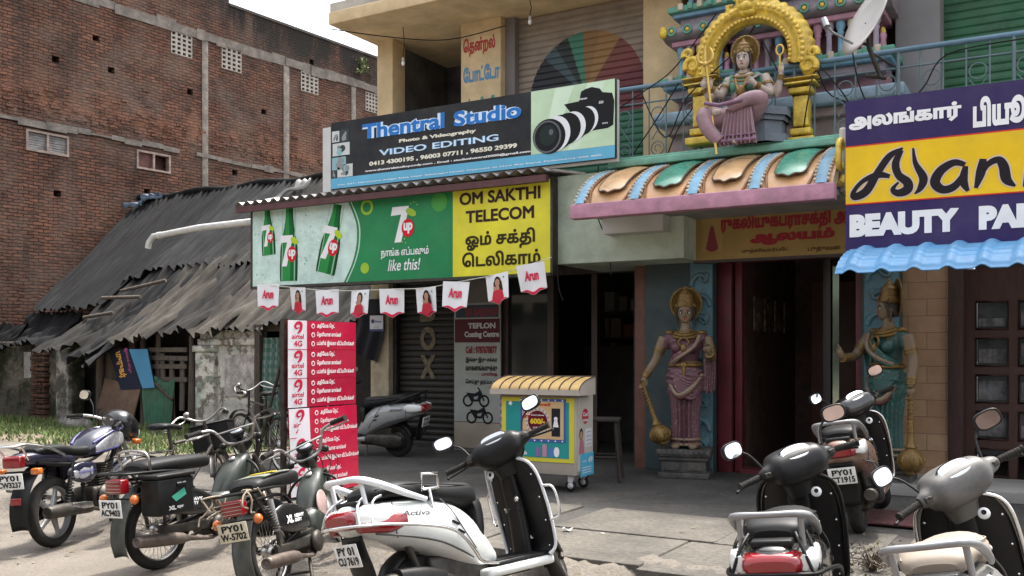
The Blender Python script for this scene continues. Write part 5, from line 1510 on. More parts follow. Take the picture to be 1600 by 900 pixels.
def head(par, c, s_, M, skin, hair=True, crown=1.0, halo=True, gold=SGOLD, ear=True):
    """painted deity head: face, eyes, crown, halo. s_ = head half height"""
    HM = M @ T(*c) @ SC(s_, s_, s_)
    m = MB(HM)
    m.loft([(-1.0, 0, -.3, .12, .12, 2), (-.93, 0, -.32, .33, .3, 2), (-.7, 0, -.2, .5, .58, 2), (-.3, 0, -.05, .66, .78, 2.1), (.15, 0, 0, .72, .85, 2.1), (.6, 0, .03, .68, .82, 2), (.9, 0, .06, .45, .55, 2), (1.0, 0, .08, .12, .15, 2)], 18, 4, 0, axis='z')
    m.loft([(.12, 0, -.78, .05, .06, 2), (-.1, 0, -.86, .07, .12, 2), (-.3, 0, -.92, .13, .16, 2), (-.4, 0, -.8, .12, .08, 2)], 10, 3, 0, axis='z')   # nose
    for sg in (-1, 1): m.ball((sg * .72, .02, -.12), (.08, .16, .26), 8)
    m.ball((0, -.6, -.78), (.2, .2, .16), 8)
    fo = m.build('head', skin, par)
    m = MB(HM)
    for sg in (-1, 1):
        m.ball((sg * .29, -.755, .04), (.17, .07, .085), 8, 0); m.ball((sg * .28, -.805, .04), (.075, .04, .078), 7, 1)
        m.tube([(sg * .1, -.8, .22), (sg * .3, -.8, .31), (sg * .52, -.66, .22)], [.03, .04, .015], 5, 1, k=3)
        m.tube([(sg * .1, -.81, .08), (sg * .29, -.82, .145), (sg * .5, -.7, .06)], .022, 5, 1, k=3)
    m.ball((0, -.76, -.56), (.2, .08, .055), 8, 2); m.ball((0, -.74, -.63), (.15, .08, .05), 8, 2); m.ball((0, -.83, .38), (.055, .03, .09), 7, 2)
    m.build('face_paint', [EYEW, EYEB, LIP], fo)
    m = MB(HM)
    m.loft([(-.75, 0, .35, .55, .4, 2), (-.3, 0, .28, .78, .7, 2), (.3, 0, .12, .8, .86, 2), (.75, 0, .08, .72, .84, 2), (1.0, 0, .1, .5, .6, 2)], 16, 3, 0, axis='z')
    for sg in (-1, 1): m.tube([(sg * .62, -.45, .62), (sg * .76, -.3, .2), (sg * .76, -.05, -.5), (sg * .8, 0, -1.2)], [.12, .14, .14, .1], 7, k=3)
    m.build('hair', SHAIR, fo)
    m = MB(HM)
    pr = [(.80, .52), (.86, .58), (.88, .72), (.82, .78), (.86, .86), (.8, 1.0), (.74, 1.2), (.78, 1.26), (.7, 1.45), (.66, 1.7), (.69, 1.76), (.58, 1.95), (.42, 2.12), (.44, 2.2), (.24, 2.32), (.12, 2.5), (.16, 2.6), (.02, 2.75)]
    m.lathe([(r, .52 + (z - .52) * crown) for r, z in pr], 22, M=T(0, .08, 0))
    for i in range(9):
        a = -PI / 2 + (i - 4) * .38; m.ball((.87 * math.cos(a), .08 + .87 * math.sin(a), .66), (.09, .09, .1), 6)
    m.ball((0, -.8, .9), (.2, .1, .26), 7)
    for sg in (-1, 1): m.ball((sg * .8, -.3, .78), (.14, .14, .2), 7); m.ball((sg * .78, .0, -.5), (.11, .11, .18), 7)
    m.build('crown', gold, par)
    if halo:
        m = MB(HM)
        m.lathe([(.05, .0), (1.2, .0), (1.22, .06), (1.32, .08), (1.4, .0), (1.36, -.05), (.05, -.06)], 30, M=T(0, .75, 1.0) @ RX(PI / 2) @ SC(1.08, 1.25, 1))
        for i in range(26):
            a = 2 * PI * i / 26; m.ball((1.36 * 1.08 * math.cos(a), .72, 1.0 + 1.36 * 1.25 * math.sin(a)), .075, 5)
        m.build('halo', gold, par)
def hand(m, w, d, s_, curl=.5, side=1, up=Vector((0, 0, 1))):
    """palm with five bent fingers into mb m; w wrist, d direction, s_ = hand length"""
    d = Vector(d).normalized(); w = Vector(w)
    a = d.cross(up)
    if a.length < .1: a = d.cross(Vector((0, 1, 0)))
    a.normalize(); nn = a.cross(d).normalized()
    m.tube([w, w + d * s_ * .25, w + d * s_ * .5], [s_ * .16, s_ * .22, s_ * .2], 8)
    for i, (o_, l_) in enumerate(((-.17, .42), (-.06, .5), (.06, .48), (.17, .38))):
        p = w + d * s_ * .48 + a * s_ * o_
        q = p + d * s_ * l_ * .5 - nn * s_ * .1 * curl
        r_ = q + (d * (1 - curl) - nn * curl).normalized() * s_ * l_ * .5
        m.tube([p, q, r_], [s_ * .06, s_ * .055, s_ * .04], 6)
    p = w + d * s_ * .18 + a * side * s_ * .18
    m.tube([p, p + (d * .6 + a * side * .6).normalized() * s_ * .25, p + (d + a * side * .2).normalized() * s_ * .42 - nn * s_ * .1 * curl], [s_ * .075, s_ * .065, s_ * .045], 6)

def standing(name_label, loc, rz, sari, blouse, head_turn, arms, mace, grp, flip=1):
    """door guardian about 1.73 m tall; local front is -y"""
    st_ = thing('goddess_statue', name_label, 'statue', loc, rz, grp); st_.scale = (1.09, 1.08, 1.0)
    HM = RZ(head_turn)
    # skin: neck, arms, hands, feet as one welded figure
    m = MB()
    m.loft([(1.16, 0, .0, .16, .09, 2), (1.24, 0, 0, .13, .08, 2), (1.29, 0, 0, .055, .055, 2), (1.38, 0, 0, .05, .052, 2)], 14, 3, axis='z')
    for A in arms:
        sh, el, wr, hd, cu = A
        m.tube([sh, tuple((Vector(sh) + Vector(el)) / 2 + Vector((0, 0, .01))), el, tuple((Vector(el) + Vector(wr)) / 2), wr], [.062, .056, .046, .044, .031], 10, k=2)
        hand(m, wr, hd, .15, cu, 1, Vector((0, 1, .2)))
    for sg in (-1, 1): m.loft([(-.16, sg * .085, .02, .035, .025, 2), (-.1, sg * .085, .03, .05, .035, 2), (.05, sg * .085, .045, .045, .05, 2)], 10, 3, axis='y')
    remesh(m, 'figure', SKIN2, st_, .012, 3)
    # sari body: torso and pleated skirt
    m = MB()
    m.loft([(.86, 0, 0, .145, .11, 2), (.93, 0, 0, .125, .095, 2), (1.0, 0, -.005, .135, .10, 2), (1.09, 0, -.015, .15, .115, 2), (1.17, 0, 0, .165, .1, 2), (1.22, 0, .0, .15, .085, 2), (1.255, 0, .0, .08, .06, 2)], 18, 3, axis='z')
    for sg in (-1, 1): m.ball((sg * .07, -.085, 1.09), (.068, .062, .066), 10); m.tube([(sg * .13, 0, 1.22), (sg * .19, 0, 1.17), (sg * .215, 0, 1.08)], [.05, .066, .056], 9)
    remesh(m, 'blouse', blouse, st_, .012, 3)
    m = MB()
    prof = [(.03, .135, .115), (.12, .14, .115), (.3, .13, .105), (.5, .145, .115), (.68, .18, .135), (.78, .185, .14), (.88, .15, .115), (.93, .135, .105)]
    pr = cr(prof, 4)
    nv = len(pr) - 1; nu = 96
    def skirt(u, v):
        i = min(int(v * nv + .5), nv); z, a_, b_ = pr[i]
        an = 2 * PI * u - PI / 2
        fr = math.exp(-((abs((u * 2 + .0) % 2 - 0 if u < .5 else 2 - u * 2)) / .16) ** 2)
        low = max(0, min(1, (.75 - z) / .3))
        fold = .026 * low * math.cos(u * 2 * PI * 20) * (.4 + fr) + .02 * (1 - low) * math.sin(z * 95 + 3 * math.cos(an) + 2 * u * PI) 
        leg = -.03 * low * max(0, 1 - abs(math.cos(an)) * 3.5) * (0 if math.sin(an) < -.9 else .3)
        r_ = 1 + (fold + leg) / .13
        return (a_ * r_ * math.cos(an), b_ * r_ * math.sin(an) - .01, z)
    m.grid(skirt, nu, nv)
    m.build('sari_skirt', sari, st_)
    m = MB()
    # swag folds across the hips, sash over the shoulder, hanging end at the far hip
    for k_ in range(7):
        t = k_ / 6
        pts = [(-.15 * flip + .02 * t, -.05, .86 - .05 * t), (-.06 * flip, -.14 - .01 * t, .80 - .16 * t), (.08 * flip, -.14, .72 - .2 * t + .02), (.17 * flip, -.03, .80 - .1 * t)]
        m.tube(pts, [.014, .024, .024, .014], 6, k=5)
    for k_ in range(7):
        t = k_ / 6 - .5
        pts = [(.17 * flip + t * .06, .05, 1.215 + .02 * t), (.13 * flip + t * .09, -.09, 1.15 + .06 * t), (.02 * flip + t * .06, -.165, 1.05 + .08 * t), (-.08 * flip, -.14, .97 + .08 * t), (-.145 * flip, -.03, .91 + .05 * t)]
        m.tube(pts, .0145, 6, k=5)
    for k_ in range(5):
        x_ = (.185 + .02 * k_) * flip
        m.tube([(x_ - .03 * flip, .02, 1.2), (x_, .0, 1.05), (x_ + .01 * flip, -.02 + .02 * k_, .85), (x_, -.02 + .02 * k_, .62 - .02 * (k_ % 2))], [.02, .022, .024, .02], 6, k=4)
    m.build('sari_drape', sari, st_)
    m = MB()
    m.tube([(-.15 * flip, -.07, .72), (-.06 * flip, -.15, .58), (.06 * flip, -.165, .64), (.17 * flip, -.06, .8)], [.022, .028, .028, .02], 8, k=5)
    m.tube([(-.15 * flip, -.06, .70), (-.06 * flip, -.145, .55), (.06 * flip, -.16, .61), (.17 * flip, -.05, .77)], [.014, .02, .02, .014], 8, 1, k=5)
    for z in (.045, .1): m.ring((0, -.01, 0), 1, .02, n=40, M=T(0, 0, z) @ SC(.142, .12, 1) if False else None) if False else m.tube([(.146 * math.cos(a), -.01 + .125 * math.sin(a), z) for a in [2 * PI * j / 36 for j in range(36)]], .016, 6, closed=True)
    m.tube([(.145 * flip, -.085, 1.215), (.1 * flip, -.155, 1.1), (-.03 * flip, -.18, .99), (-.13 * flip, -.08, .92)], .02, 7, 0, k=5)
    m.build('sari_border', [BORDER, MAROON], st_)
    # jewellery
    m = MB()
    for z, a_, b_, r_ in ((.90, .152, .12, .022), (.93, .138, .107, .014), (1.255, .1, .082, .018), (1.225, .125, .1, .016), (1.28, .072, .066, .013)):
        m.tube([(a_ * math.cos(q), -.008 + b_ * math.sin(q) - (.02 if z > 1.2 and math.sin(q) < 0 else 0) * -math.sin(q), z - (.035 * -math.sin(q) if z > 1.2 and math.sin(q) < 0 else 0)) for q in [2 * PI * j / 30 for j in range(30)]], r_, 6, closed=True)
    for i in range(13):
        q = PI + PI * i / 12; m.ball((.085 * math.cos(q), -.12 + .03 * abs(math.cos(q)), 1.17 + .1 * math.sin(q) * 1.0 + .02), (.014, .014, .014), 5)
    m.ball((0, -.175, 1.08), (.03, .02, .045), 7); m.ball((0, -.135, .9), (.04, .03, .04), 8); m.tube([(0, -.15, .88), (0, -.16, .74)], [.022, .012], 6)
    for sg in (-1, 1): m.tube([(sg * .03, -.165, 1.1), (sg * .05, -.17, 1.15), (sg * .02, -.16, 1.19)], .01, 5, k=3); m.ball((sg * .16, .0, 1.25), (.05, .05, .03), 7)
    for A in arms:
        sh, el, wr, hd, cu = A
        for (a, b, t, r_) in ((sh, el, .55, .06), (sh, el, .68, .058), (el, wr, .82, .044), (el, wr, .92, .042), (el, wr, .7, .045)):
            p = Vector(a).lerp(Vector(b), t); d = (Vector(b) - Vector(a)).normalized(); m.tube([p - d * .011, p + d * .011], r_, 10)
    m.build('jewellery', SGOLD, st_)
    head(st_, (0, -.0, 1.46), .108, HM, SKIN2)
    # mace
    hp, bot = Vector(mace[0]), Vector(mace[1])
    m = MB(); ax = (bot - hp); Lm = ax.length; Q = Matrix.Translation(hp) @ ax.to_track_quat('Z', 'Y').to_matrix().to_4x4()
    m.lathe([(.0, -.06), (.03, -.05), (.02, -.02), (.022, Lm * .3), (.028, Lm * .55), (.035, Lm * .62), (.055, Lm * .66), (.04, Lm * .68), (.085, Lm * .72), (.105, Lm * .82), (.09, Lm * .91), (.045, Lm * .95), (.05, Lm * .97), (.01, Lm)], 18, M=Q, k=2)
    for i in range(8): a = 2 * PI * i / 8; m.tube([Q @ Vector((r_ * math.cos(a), r_ * math.sin(a), z)) for r_, z in ((.05, Lm * .7), (.108, Lm * .82), (.05, Lm * .95))], .012, 5, k=4)
    for i in range(10): m.tube([Q @ Vector((.025 * math.cos(j), .025 * math.sin(j), Lm * (.02 + .055 * i + j * .008))) for j in range(7)], .007, 4)
    m.build('mace', SGOLD, st_)
    return st_
la = ((-.205, 0, 1.2), (-.29, -.02, .96), (-.40, -.06, .76), (-.25, -.1, -1), .6)
lb = ((.205, 0, 1.2), (.265, -.04, .97), (.25, -.2, 1.02), (-.15, -.35, 1), .55)
sL = standing('standing goddess statue in a pink and lilac sari with a golden mace, facing the street', (*pY(1071, 700, 9.95)[:2], .46), R(14), SARIP, SK('pink_blouse', (.11, .04, .056)), R(2), (la, lb), ((-.41, -.08, .68), (-.2, -.12, .03)), 'goddess statues beside the temple door')
ra = ((-.205, 0, 1.2), (-.27, -.12, 1.0), (-.22, -.34, .98), (0, -.3, 1), .12)
rb = ((.205, 0, 1.2), (.275, .0, .95), (.30, -.06, .72), (.05, -.15, -1), .45)
sR = standing('teal green sari goddess statue facing the door, pointing up, with a golden mace', (*pY(1388, 700, 9.92)[:2], .46), R(-34), SARIT, SK('teal_blouse', (.013, .075, .07)), R(-34), (ra, rb), ((.31, -.07, .66), (.34, -.1, -.12)), 'goddess statues beside the temple door', -1)
for nm, s_, px in (('dark carved stone pedestal under the pink sari statue', sL, 0), ('dark carved stone pedestal under the teal sari statue', sR, 0)):
    pe = thing('statue_pedestal', nm, 'pedestal', (s_.location.x, s_.location.y, .15), s_.rotation_euler.z if s_ is sL else 0)
    m = MB()
    for (w_, d_, z0, z1) in ((.27, .24, 0, .06), (.235, .21, .06, .19), (.26, .23, .19, .235), (.285, .25, .235, .308)): m.box(-w_, w_, -d_, d_, z0, z1, b=.008)
    for i in range(10): m.ball((-.25 + i * .056, -.25, .27), (.024, .012, .024), 6)
    for sg in (-1, 1): m.box(sg * .12 - .08, sg * .12 + .08, -.222, -.2, .08, .17, b=.008)
    m.build('block', mat('black_stone', (.05, .048, .045), .7, var=.3, bump=.4, dirt=.5, dcol=(.14, .12, .1)), pe)

# seated goddess on the canopy
sg_ = thing('goddess_statue', 'seated four-armed goddess in a lilac sari holding a trident inside the arch', 'statue', pY(1162.6, 232, 9.62) + Vector((0, 0, .0)), R(4))
GZ = 338.
def qg(cx, cy, dy=0): return ((cx - 620) / GZ, dy, (510 - cy) / GZ)
m = MB()
m.loft([(.70, 0, .0, .13, .08, 2), (.755, 0, .0, .1, .07, 2), (.79, 0, 0, .048, .048, 2), (.86, 0, 0, .045, .045, 2)], 12, 3, axis='z')
arms4 = [((qg(570, 265, 0)), qg(545, 325, -.04), qg(515, 300, -.13), (0, -.1, 1), .7), (qg(565, 270, .05), qg(500, 325, .03), qg(482, 290, -.03), (.1, -.1, 1), .3),
         (qg(690, 268, 0), qg(712, 335, -.06), qg(672, 312, -.2), (-.6, -.3, .8), .5), (qg(690, 272, .05), qg(728, 335, .04), qg(745, 270, .0), (.1, -.1, 1), .3)]
for (sh, el, wr, hd, cu) in arms4:
    m.tube([sh, tuple((Vector(sh) + Vector(el)) / 2), el, tuple((Vector(el) + Vector(wr)) / 2), wr], [.05, .046, .038, .036, .026], 10, k=2); hand(m, wr, hd, .125, cu, 1, Vector((0, 1, .2)))
m.tube([qg(560, 395, -.24), qg(545, 400, -.28), qg(535, 402, -.3)], [.03, .04, .03], 8); m.loft([(-.3, qg(612, 0)[0], .02, .035, .022, 2), (-.2, qg(612, 0)[0], .03, .042, .035, 2)], 8, 2, axis='y')
remesh(m, 'figure', PALE, sg_, .011, 3)
m = MB()
m.loft([(.36, 0, 0, .15, .11, 2), (.44, 0, 0, .125, .09, 2), (.52, 0, -.01, .125, .095, 2), (.61, 0, -.02, .135, .11, 2), (.70, 0, 0, .14, .085, 2), (.76, 0, 0, .07, .05, 2)], 16, 3, axis='z')
for s2 in (-1, 1): m.ball((s2 * .065, -.085, .61), (.06, .055, .06), 9); m.tube([(s2 * .1, 0, .74), (s2 * .17, 0, .69), (s2 * .195, 0, .6)], [.04, .058, .05], 8)
remesh(m, 'blouse', BLOUSE, sg_, .011, 3)
m = MB()
m.tube([(0.0, 0, .34), qg(560, 412, -.12), qg(505, 402, -.26), qg(522, 455, -.29), qg(560, 500, -.28)], [.15, .115, .085, .075, .06], 14, k=4)
m.tube([(.02, 0, .34), qg(660, 395, -.1), qg(690, 362, -.2), qg(650, 365, -.27), qg(590, 390, -.27)], [.14, .105, .08, .07, .05], 14, k=4)
m.ball((0, .02, .32), (.2, .15, .1), 10)
remesh(m, 'sari_legs', SARIL, sg_, .013, 4)
m = MB()
def pl_(u, v):
    x = -.2 * (1 - .35 * (1 - v)) + .36 * u * (.72 + .35 * v) ; z = .36 * (1 - v)
    return (x, -.25 - .03 * v + .016 * math.cos(u * 2 * PI * 9) * (.3 + v), z)
m.sheet(pl_, 90, 14, .01)
for k_ in range(6):
    t = k_ / 5 - .5
    m.tube([(.15 + t * .05, .04, .735), (.12 + t * .07, -.09, .68 + .04 * t), (.02 + t * .05, -.155, .58 + .06 * t), (-.07, -.12, .5 + .06 * t), (-.13, -.03, .44 + .04 * t)], .012, 6, k=5)
m.build('sari_drape', SARIL, sg_)
m = MB(); m.tube([(-.19 + .37 * i / 30, -.285 + .012 * math.cos(i), .03) for i in range(31)], .02, 6)
m.tube([(-.19 + .37 * i / 30, -.28 + .012 * math.cos(i), .085) for i in range(31)], .012, 6); m.tube([qg(510, 365, -.3), qg(560, 380, -.33), qg(640, 372, -.34)], .02, 6)
m.build('sari_border', SK('violet_border', (.2, .1, .17)), sg_)
m = MB()
for z, a_, b_, r_ in ((.42, .14, .105, .025), (.745, .1, .075, .017), (.70, .12, .095, .015), (.78, .062, .056, .012)):
    m.tube([(a_ * math.cos(q), b_ * math.sin(q) - .01, z - (.04 * -math.sin(q) if z > .6 and math.sin(q) < 0 else 0)) for q in [2 * PI * j / 28 for j in range(28)]], r_, 6, closed=True)
m.ball((0, -.16, .55), (.05, .03, .06), 8); m.tube([(-.06, -.12, .68), (-.03, -.17, .58), (0, -.17, .53), (.03, -.17, .58), (.06, -.12, .68)], .017, 6, k=4); m.ball((0, -.14, .42), (.06, .035, .045), 8)
m.tube([(-.1, -.13, .4), (0, -.19, .34), (.1, -.13, .4)], .018, 6, k=4)
for (sh, el, wr, hd, cu) in arms4:
    for (a, b, t, r_) in ((sh, el, .5, .056), (el, wr, .8, .04), (el, wr, .92, .038)):
        p = Vector(a).lerp(Vector(b), t); d = (Vector(b) - Vector(a)).normalized(); m.tube([p - d * .012, p + d * .012], r_, 10)
m.build('jewellery', SGOLD, sg_)
head(sg_, qg(620, 208, -.03), .1, Matrix(), PALE, crown=.75, gold=SGOLD)
m = MB()
a, b = Vector(qg(508, 225, -.22)), Vector(qg(553, 545, -.33))
m.tube([a, b], .014, 8)
tz = Vector(qg(505, 225, -.22))
for s2 in (-1, 1): m.tube([tz, tz + Vector((s2 * .065, 0, .03)), tz + Vector((s2 * .075, 0, .1)), tz + Vector((s2 * .045, 0, .165))], [.016, .018, .016, .004], 7, k=4)
m.tube([tz, tz + Vector((0, 0, .1)), tz + Vector((0, 0, .2))], [.016, .02, .003], 7); m.ball(tz, .03, 8)
m.build('trident', mat('trident_gold', (.62, .42, .1), .35, .5, var=.15, dirt=.3, dcol=(.15, .08, .03)), sg_)
m = MB(); c = Vector(qg(742, 190, -.02)); m.tube([c + Vector((.035 * math.cos(q), 0, .05 * math.sin(q))) for q in [2 * PI * j / 20 for j in range(20)]], .011, 6, closed=True); m.tube([c + Vector((0, 0, -.05)), c + Vector((0, 0, -.2))], .011, 6); m.build('noose', MATS['trident_gold'], sg_)
th = thing('throne', 'blue grey carved stone seat under the seated goddess', 'seat', pY(1190, 226, 9.85), 0)
m = MB()
for (w_, z0, z1) in ((.3, -.02, .06), (.25, .06, .2), (.28, .2, .25), (.31, .25, .33)): m.lathe([(w_, z0), (w_, z1), (.001, z1)], 8, M=RZ(PI / 8), sm=False)
m.build('seat_block', mat('blue_grey_stone', (.16, .19, .23), .8, var=.2, bump=.3, dirt=.4), th)

# ---------------------------------------------------------------- satellite dish
dp = pY(1352, 32, 9.4)
ds = thing('satellite_dish', 'grey white satellite dish on a bent pole above the temple ledge', 'satellite dish', dp)
DM = Matrix.Rotation(R(-40), 4, 'Z') @ RX(R(70))
m = MB(); m.lathe([(.001, -.06), (.12, -.052), (.22, -.03), (.31, .0), (.315, .006), (.22, -.022), (.12, -.044), (.001, -.05)], 32, M=RZ(R(-48)) @ RX(R(66)) @ SC(1, 1.12, 1)); m.build('reflector', mat('dish_grey', (.50, .49, .47), .55, var=.1, dirt=.4, dcol=(.25, .2, .17)), ds)
m = MB(); m.text('D', -.05, .05, .1, .17, 0, 0); 
m = MB(); q = lambda px, py, Y=9.5: pY(px, py, Y) - dp
m.tube([q(1355, 35, 9.5), q(1358, 75, 9.62), q(1375, 118, 9.7)], .022, 8); m.tube([q(1345, 55, 9.55), q(1340, 65, 9.6), q(1356, 70, 9.62)], .016, 6); m.tube([q(1358, 80, 9.65), q(1400, 105, 9.85)], .012, 6); m.tube([q(1352, 118, 9.72), q(1385, 122, 9.75)], .02, 6); m.build('mount', DARKMETAL, ds)
m = MB(); m.tube([q(1332, 68, 9.35), q(1300, 50, 9.0), q(1290, 38, 8.95)], .012, 6); m.tube([q(1292, 42, 8.95), q(1287, 30, 8.98)], .032, 8); m.build('receiver_arm', STEEL, ds)

# ================================================================ beauty parlour front
PX, PY_ = -1.5, 10.9
bp_ = thing('beauty_parlour', 'beauty parlour front of tan stone tiles and a brown door with square panes', 'shop front', (PX, PY_, .15))
TILE = mat('tan_tile', (.5, .33, .19), .5, var=0)
N, L = TILE.node_tree.nodes, TILE.node_tree.links
tq = N.new('ShaderNodeTexCoord'); sp_ = N.new('ShaderNodeSeparateXYZ'); L.new(tq.outputs['Object'], sp_.inputs[0]); cb_ = N.new('ShaderNodeCombineXYZ'); L.new(sp_.outputs['X'], cb_.inputs['X']); L.new(sp_.outputs['Z'], cb_.inputs['Y'])
bt_ = N.new('ShaderNodeTexBrick'); bt_.inputs['Scale'].default_value = 1; bt_.inputs['Brick Width'].default_value = .36; bt_.inputs['Row Height'].default_value = .172; bt_.inputs['Mortar Size'].default_value = .004
bt_.inputs['Color1'].default_value = (.36, .215, .12, 1); bt_.inputs['Color2'].default_value = (.44, .295, .17, 1); bt_.inputs['Mortar'].default_value = (.2, .12, .07, 1); L.new(cb_.outputs[0], bt_.inputs['Vector'])
nz, r0 = noise_ramp(TILE, 5, [(.3, (.8, .8, .8)), (.7, (1.1, 1.1, 1.1))], 6, tq.outputs['Object'])
L.new(mixn(TILE, bt_.outputs['Color'], r0.outputs[0], 1, 'MULTIPLY'), N['Principled BSDF'].inputs['Base Color'])
def pb(m, x0, x1, y0, y1, z0, z1, mi=0, b=0): m.box(x0 - PX, x1 - PX, y0 - PY_, y1 - PY_, z0 - .15, z1 - .15, mi, b=b)
m = MB(); pb(m, -2.0, 2.5, 9.6, 10.55, .15, .26, b=.01); m.build('doorstep', mat('door_step_stone', (.36, .35, .33), .7, var=.15, dirt=.4), bp_)
m = MB(); pb(m, -1.55, -1.12, 10.6, 11.2, .15, 3.36); m.build('tile_wall', TILE, bp_)
BROWN = mat('brown_door_wood', (.065, .026, .02), .42, var=.2, scale=4, stretch=(6, 6, 1), dirt=.2)
m = MB(); pb(m, -1.12, -.985, 10.56, 11.2, .15, 3.36, b=.006); pb(m, -.9, 2.6, 10.9, 11.0, 2.35, 3.36); m.build('door_jamb', mat('dark_brown_jamb', (.05, .024, .02), .5, var=.2, stretch=(6, 6, 1)), bp_)
m = MB(); hs_ = []
x0_, w_ = -.885, .385
for i in range(8):
    for j in range(5): hs_.append((x0_ + i * w_ - PX, x0_ + i * w_ + .29 - PX, .09 + j * .373, .09 + j * .373 + .28))
m.wall(-.983 - PX, 2.5 - PX, .0, 2.2, -.04, .05, hs_)
m.build('door', BROWN, bp_)
m = MB()
for h_ in hs_:
    m.tube([(h_[0], -.045, h_[2]), (h_[1], -.045, h_[2]), (h_[1], -.045, h_[3]), (h_[0], -.045, h_[3])], .012, 4, closed=True)
m.build('pane_moulding', BROWN, bp_)
m = MB(); m.box(-.88 - PX, 2.5 - PX, .0, .012, .3, 2.15); m.build('pane', mat('pane_glass', (.05, .055, .06), .1, var=.5, scale=3), bp_)
# lace curtains seen in the panes
m = MB()
for k_, h_ in enumerate(hs_):
    if k_ % 5 in (1, 3, 4, 2): m.sheet(lambda u, v: (h_[0] + .02 + (h_[1] - h_[0] - .04) * u, -.006 + .004 * math.sin(u * 30), h_[2] + .03 + (h_[3] - h_[2] - .06) * v * (.6 + .3 * math.sin(k_))), 14, 3, .002)
m.pieces('curtain', mat('lace_curtain', (.16, .16, .165), .7, var=.4, scale=9), bp_)
m = MB(); m.text('அலங்கார்', -.62 - PX, .15 - PX, 2.24, 2.33, -.01, 0, .02); m.build('door_lettering', ink('dull_gold', (.2, .17, .11)), bp_)
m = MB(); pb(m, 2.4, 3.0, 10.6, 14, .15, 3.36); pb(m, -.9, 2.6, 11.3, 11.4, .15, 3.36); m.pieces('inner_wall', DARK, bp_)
mt = thing('doormat', 'dark maroon doormat on the terrace in front of the parlour door', 'doormat', (*pZ(1440, 815, .165)[:2], .172), 0)
m = MB(); m.box(-.45, .5, -.35, .35, -.004, .012, b=.004); m.build('mat_pile', mat('maroon_mat', (.10, .035, .035), .95, var=.3, scale=30, bump=.5), mt)

# sign
sn = thing('signboard', 'large purple and yellow beauty parlour board over the blue awning', 'signboard', (-1.8, 9.0, 2.41), 0)
WB_, HB = 2.75, 1.35
m = MB(); m.box(0, WB_, 0, .08, 0, HB); m.build('panel', ink('parlour_purple', (.035, .022, .10)), sn)
def qb(cx, cy): p = pY(880 + cx / 2.194, cy / 2.194, 9.0); return p.x + 1.8, p.z - 2.41
zt_, zb_ = qb(965, 508)[1], qb(972, 700)[1]
m = MB(); m.box(.002, WB_ - .002, -.004, .001, zb_, zt_); m.build('yellow_band', ink('parlour_yellow', (.80, .52, .02)), sn)
m = MB(); m.box(.002, WB_ - .002, -.0045, .0, zt_, zt_ + .012); m.box(.002, WB_ - .002, -.0045, .0, zb_ - .012, zb_); m.build('red_line', ink('line_red', (.6, .05, .03)), sn)
m = MB()
def tbb(t, a0, b0, a1, b1, y, mi, **k): a = qb(a0, b0); b = qb(a1, b1); m.text(t, a[0], b[0], a[1], b[1], y, mi, **k)
tbb('அலங்கார்', 980, 455, 1365, 345, -.006, 0, bold=.055)
a = qb(1405, 440); m.text('பியூட்டி', a[0], a[0] + .62, a[1], a[1] + .26, -.006, 0, .055)
zz0, zz1 = qb(985, 815)[1], qb(985, 750)[1]
x_ = qb(982, 800)[0]
lw_ = (qb(1357, 800)[0] - x_)
m.text('BEAUTY', x_, x_ + lw_, zz0, zz0 + .205, -.006, 0, .075)
x2 = qb(1425, 800)[0]; m.text('PARLOUR', x2, x2 + lw_ * 1.2, zz0, zz0 + .205, -.006, 0, .075)
m.lines('lettering', WHITE, sn)
# brush script name
m = MB()
def S_(pts, ws, dx=0):
    P = [qb(*p) for p in pts]
    P = [(p[0] + dx, p[1]) for p in P]; ws = [w * 1.45 for w in ws]
    m.stroke([(p[0], p[1]) for p in P], [w + .012 for w in ws], -.006, 1); m.stroke(P, ws, -.008, 0)
S_([(1165, 508), (1120, 535), (1080, 590), (1040, 655), (1000, 675), (998, 655), (1030, 620), (1080, 600), (1120, 605)], [.006, .02, .022, .026, .022, .014, .014, .02, .012])
S_([(1160, 515), (1140, 560), (1150, 600), (1180, 625), (1180, 650), (1150, 662), (1130, 650), (1150, 625)], [.014, .022, .022, .026, .028, .022, .014, .006])
S_([(1200, 508), (1208, 560), (1235, 610), (1225, 645), (1205, 665)], [.006, .014, .024, .018, .004])
S_([(1378, 565), (1340, 558), (1295, 585), (1275, 625), (1300, 650), (1340, 640), (1372, 600), (1380, 570), (1372, 620), (1388, 655)], [.014, .02, .026, .028, .024, .022, .016, .014, .024, .01])
S_([(1440, 545), (1432, 590), (1415, 645)], [.018, .026, .01]); S_([(1422, 625), (1450, 570), (1490, 548), (1510, 570), (1520, 615), (1550, 638)], [.01, .016, .02, .026, .026, .006])
kx = qb(1580, 560)[0]; kz = qb(1580, 640)[1]
def S2(pts, ws): m.stroke([(kx + p[0], kz + p[1]) for p in pts], [w + .012 for w in ws], -.006, 1); m.stroke([(kx + p[0], kz + p[1]) for p in pts], ws, -.008, 0)
S2([(.04, .33), (.03, .15), (0, .0)], [.014, .024, .01]); S2([(.2, .2), (.08, .12), (.04, .1), (.12, .05), (.24, -.01)], [.01, .018, .02, .024, .006])
S2([(.48, .17), (.4, .19), (.31, .1), (.36, .02), (.46, .08), (.49, .18), (.48, .05), (.53, .0)], [.012, .02, .026, .024, .016, .014, .022, .008]); S2([(.6, .19), (.6, .1), (.58, .0)], [.016, .024, .01]); S2([(.6, .1), (.66, .18), (.74, .17)], [.008, .018, .016])
m.build('script_name', [ink('script_black', (.02, .016, .02)), ink('script_halo', (.62, .5, .4))], sn)
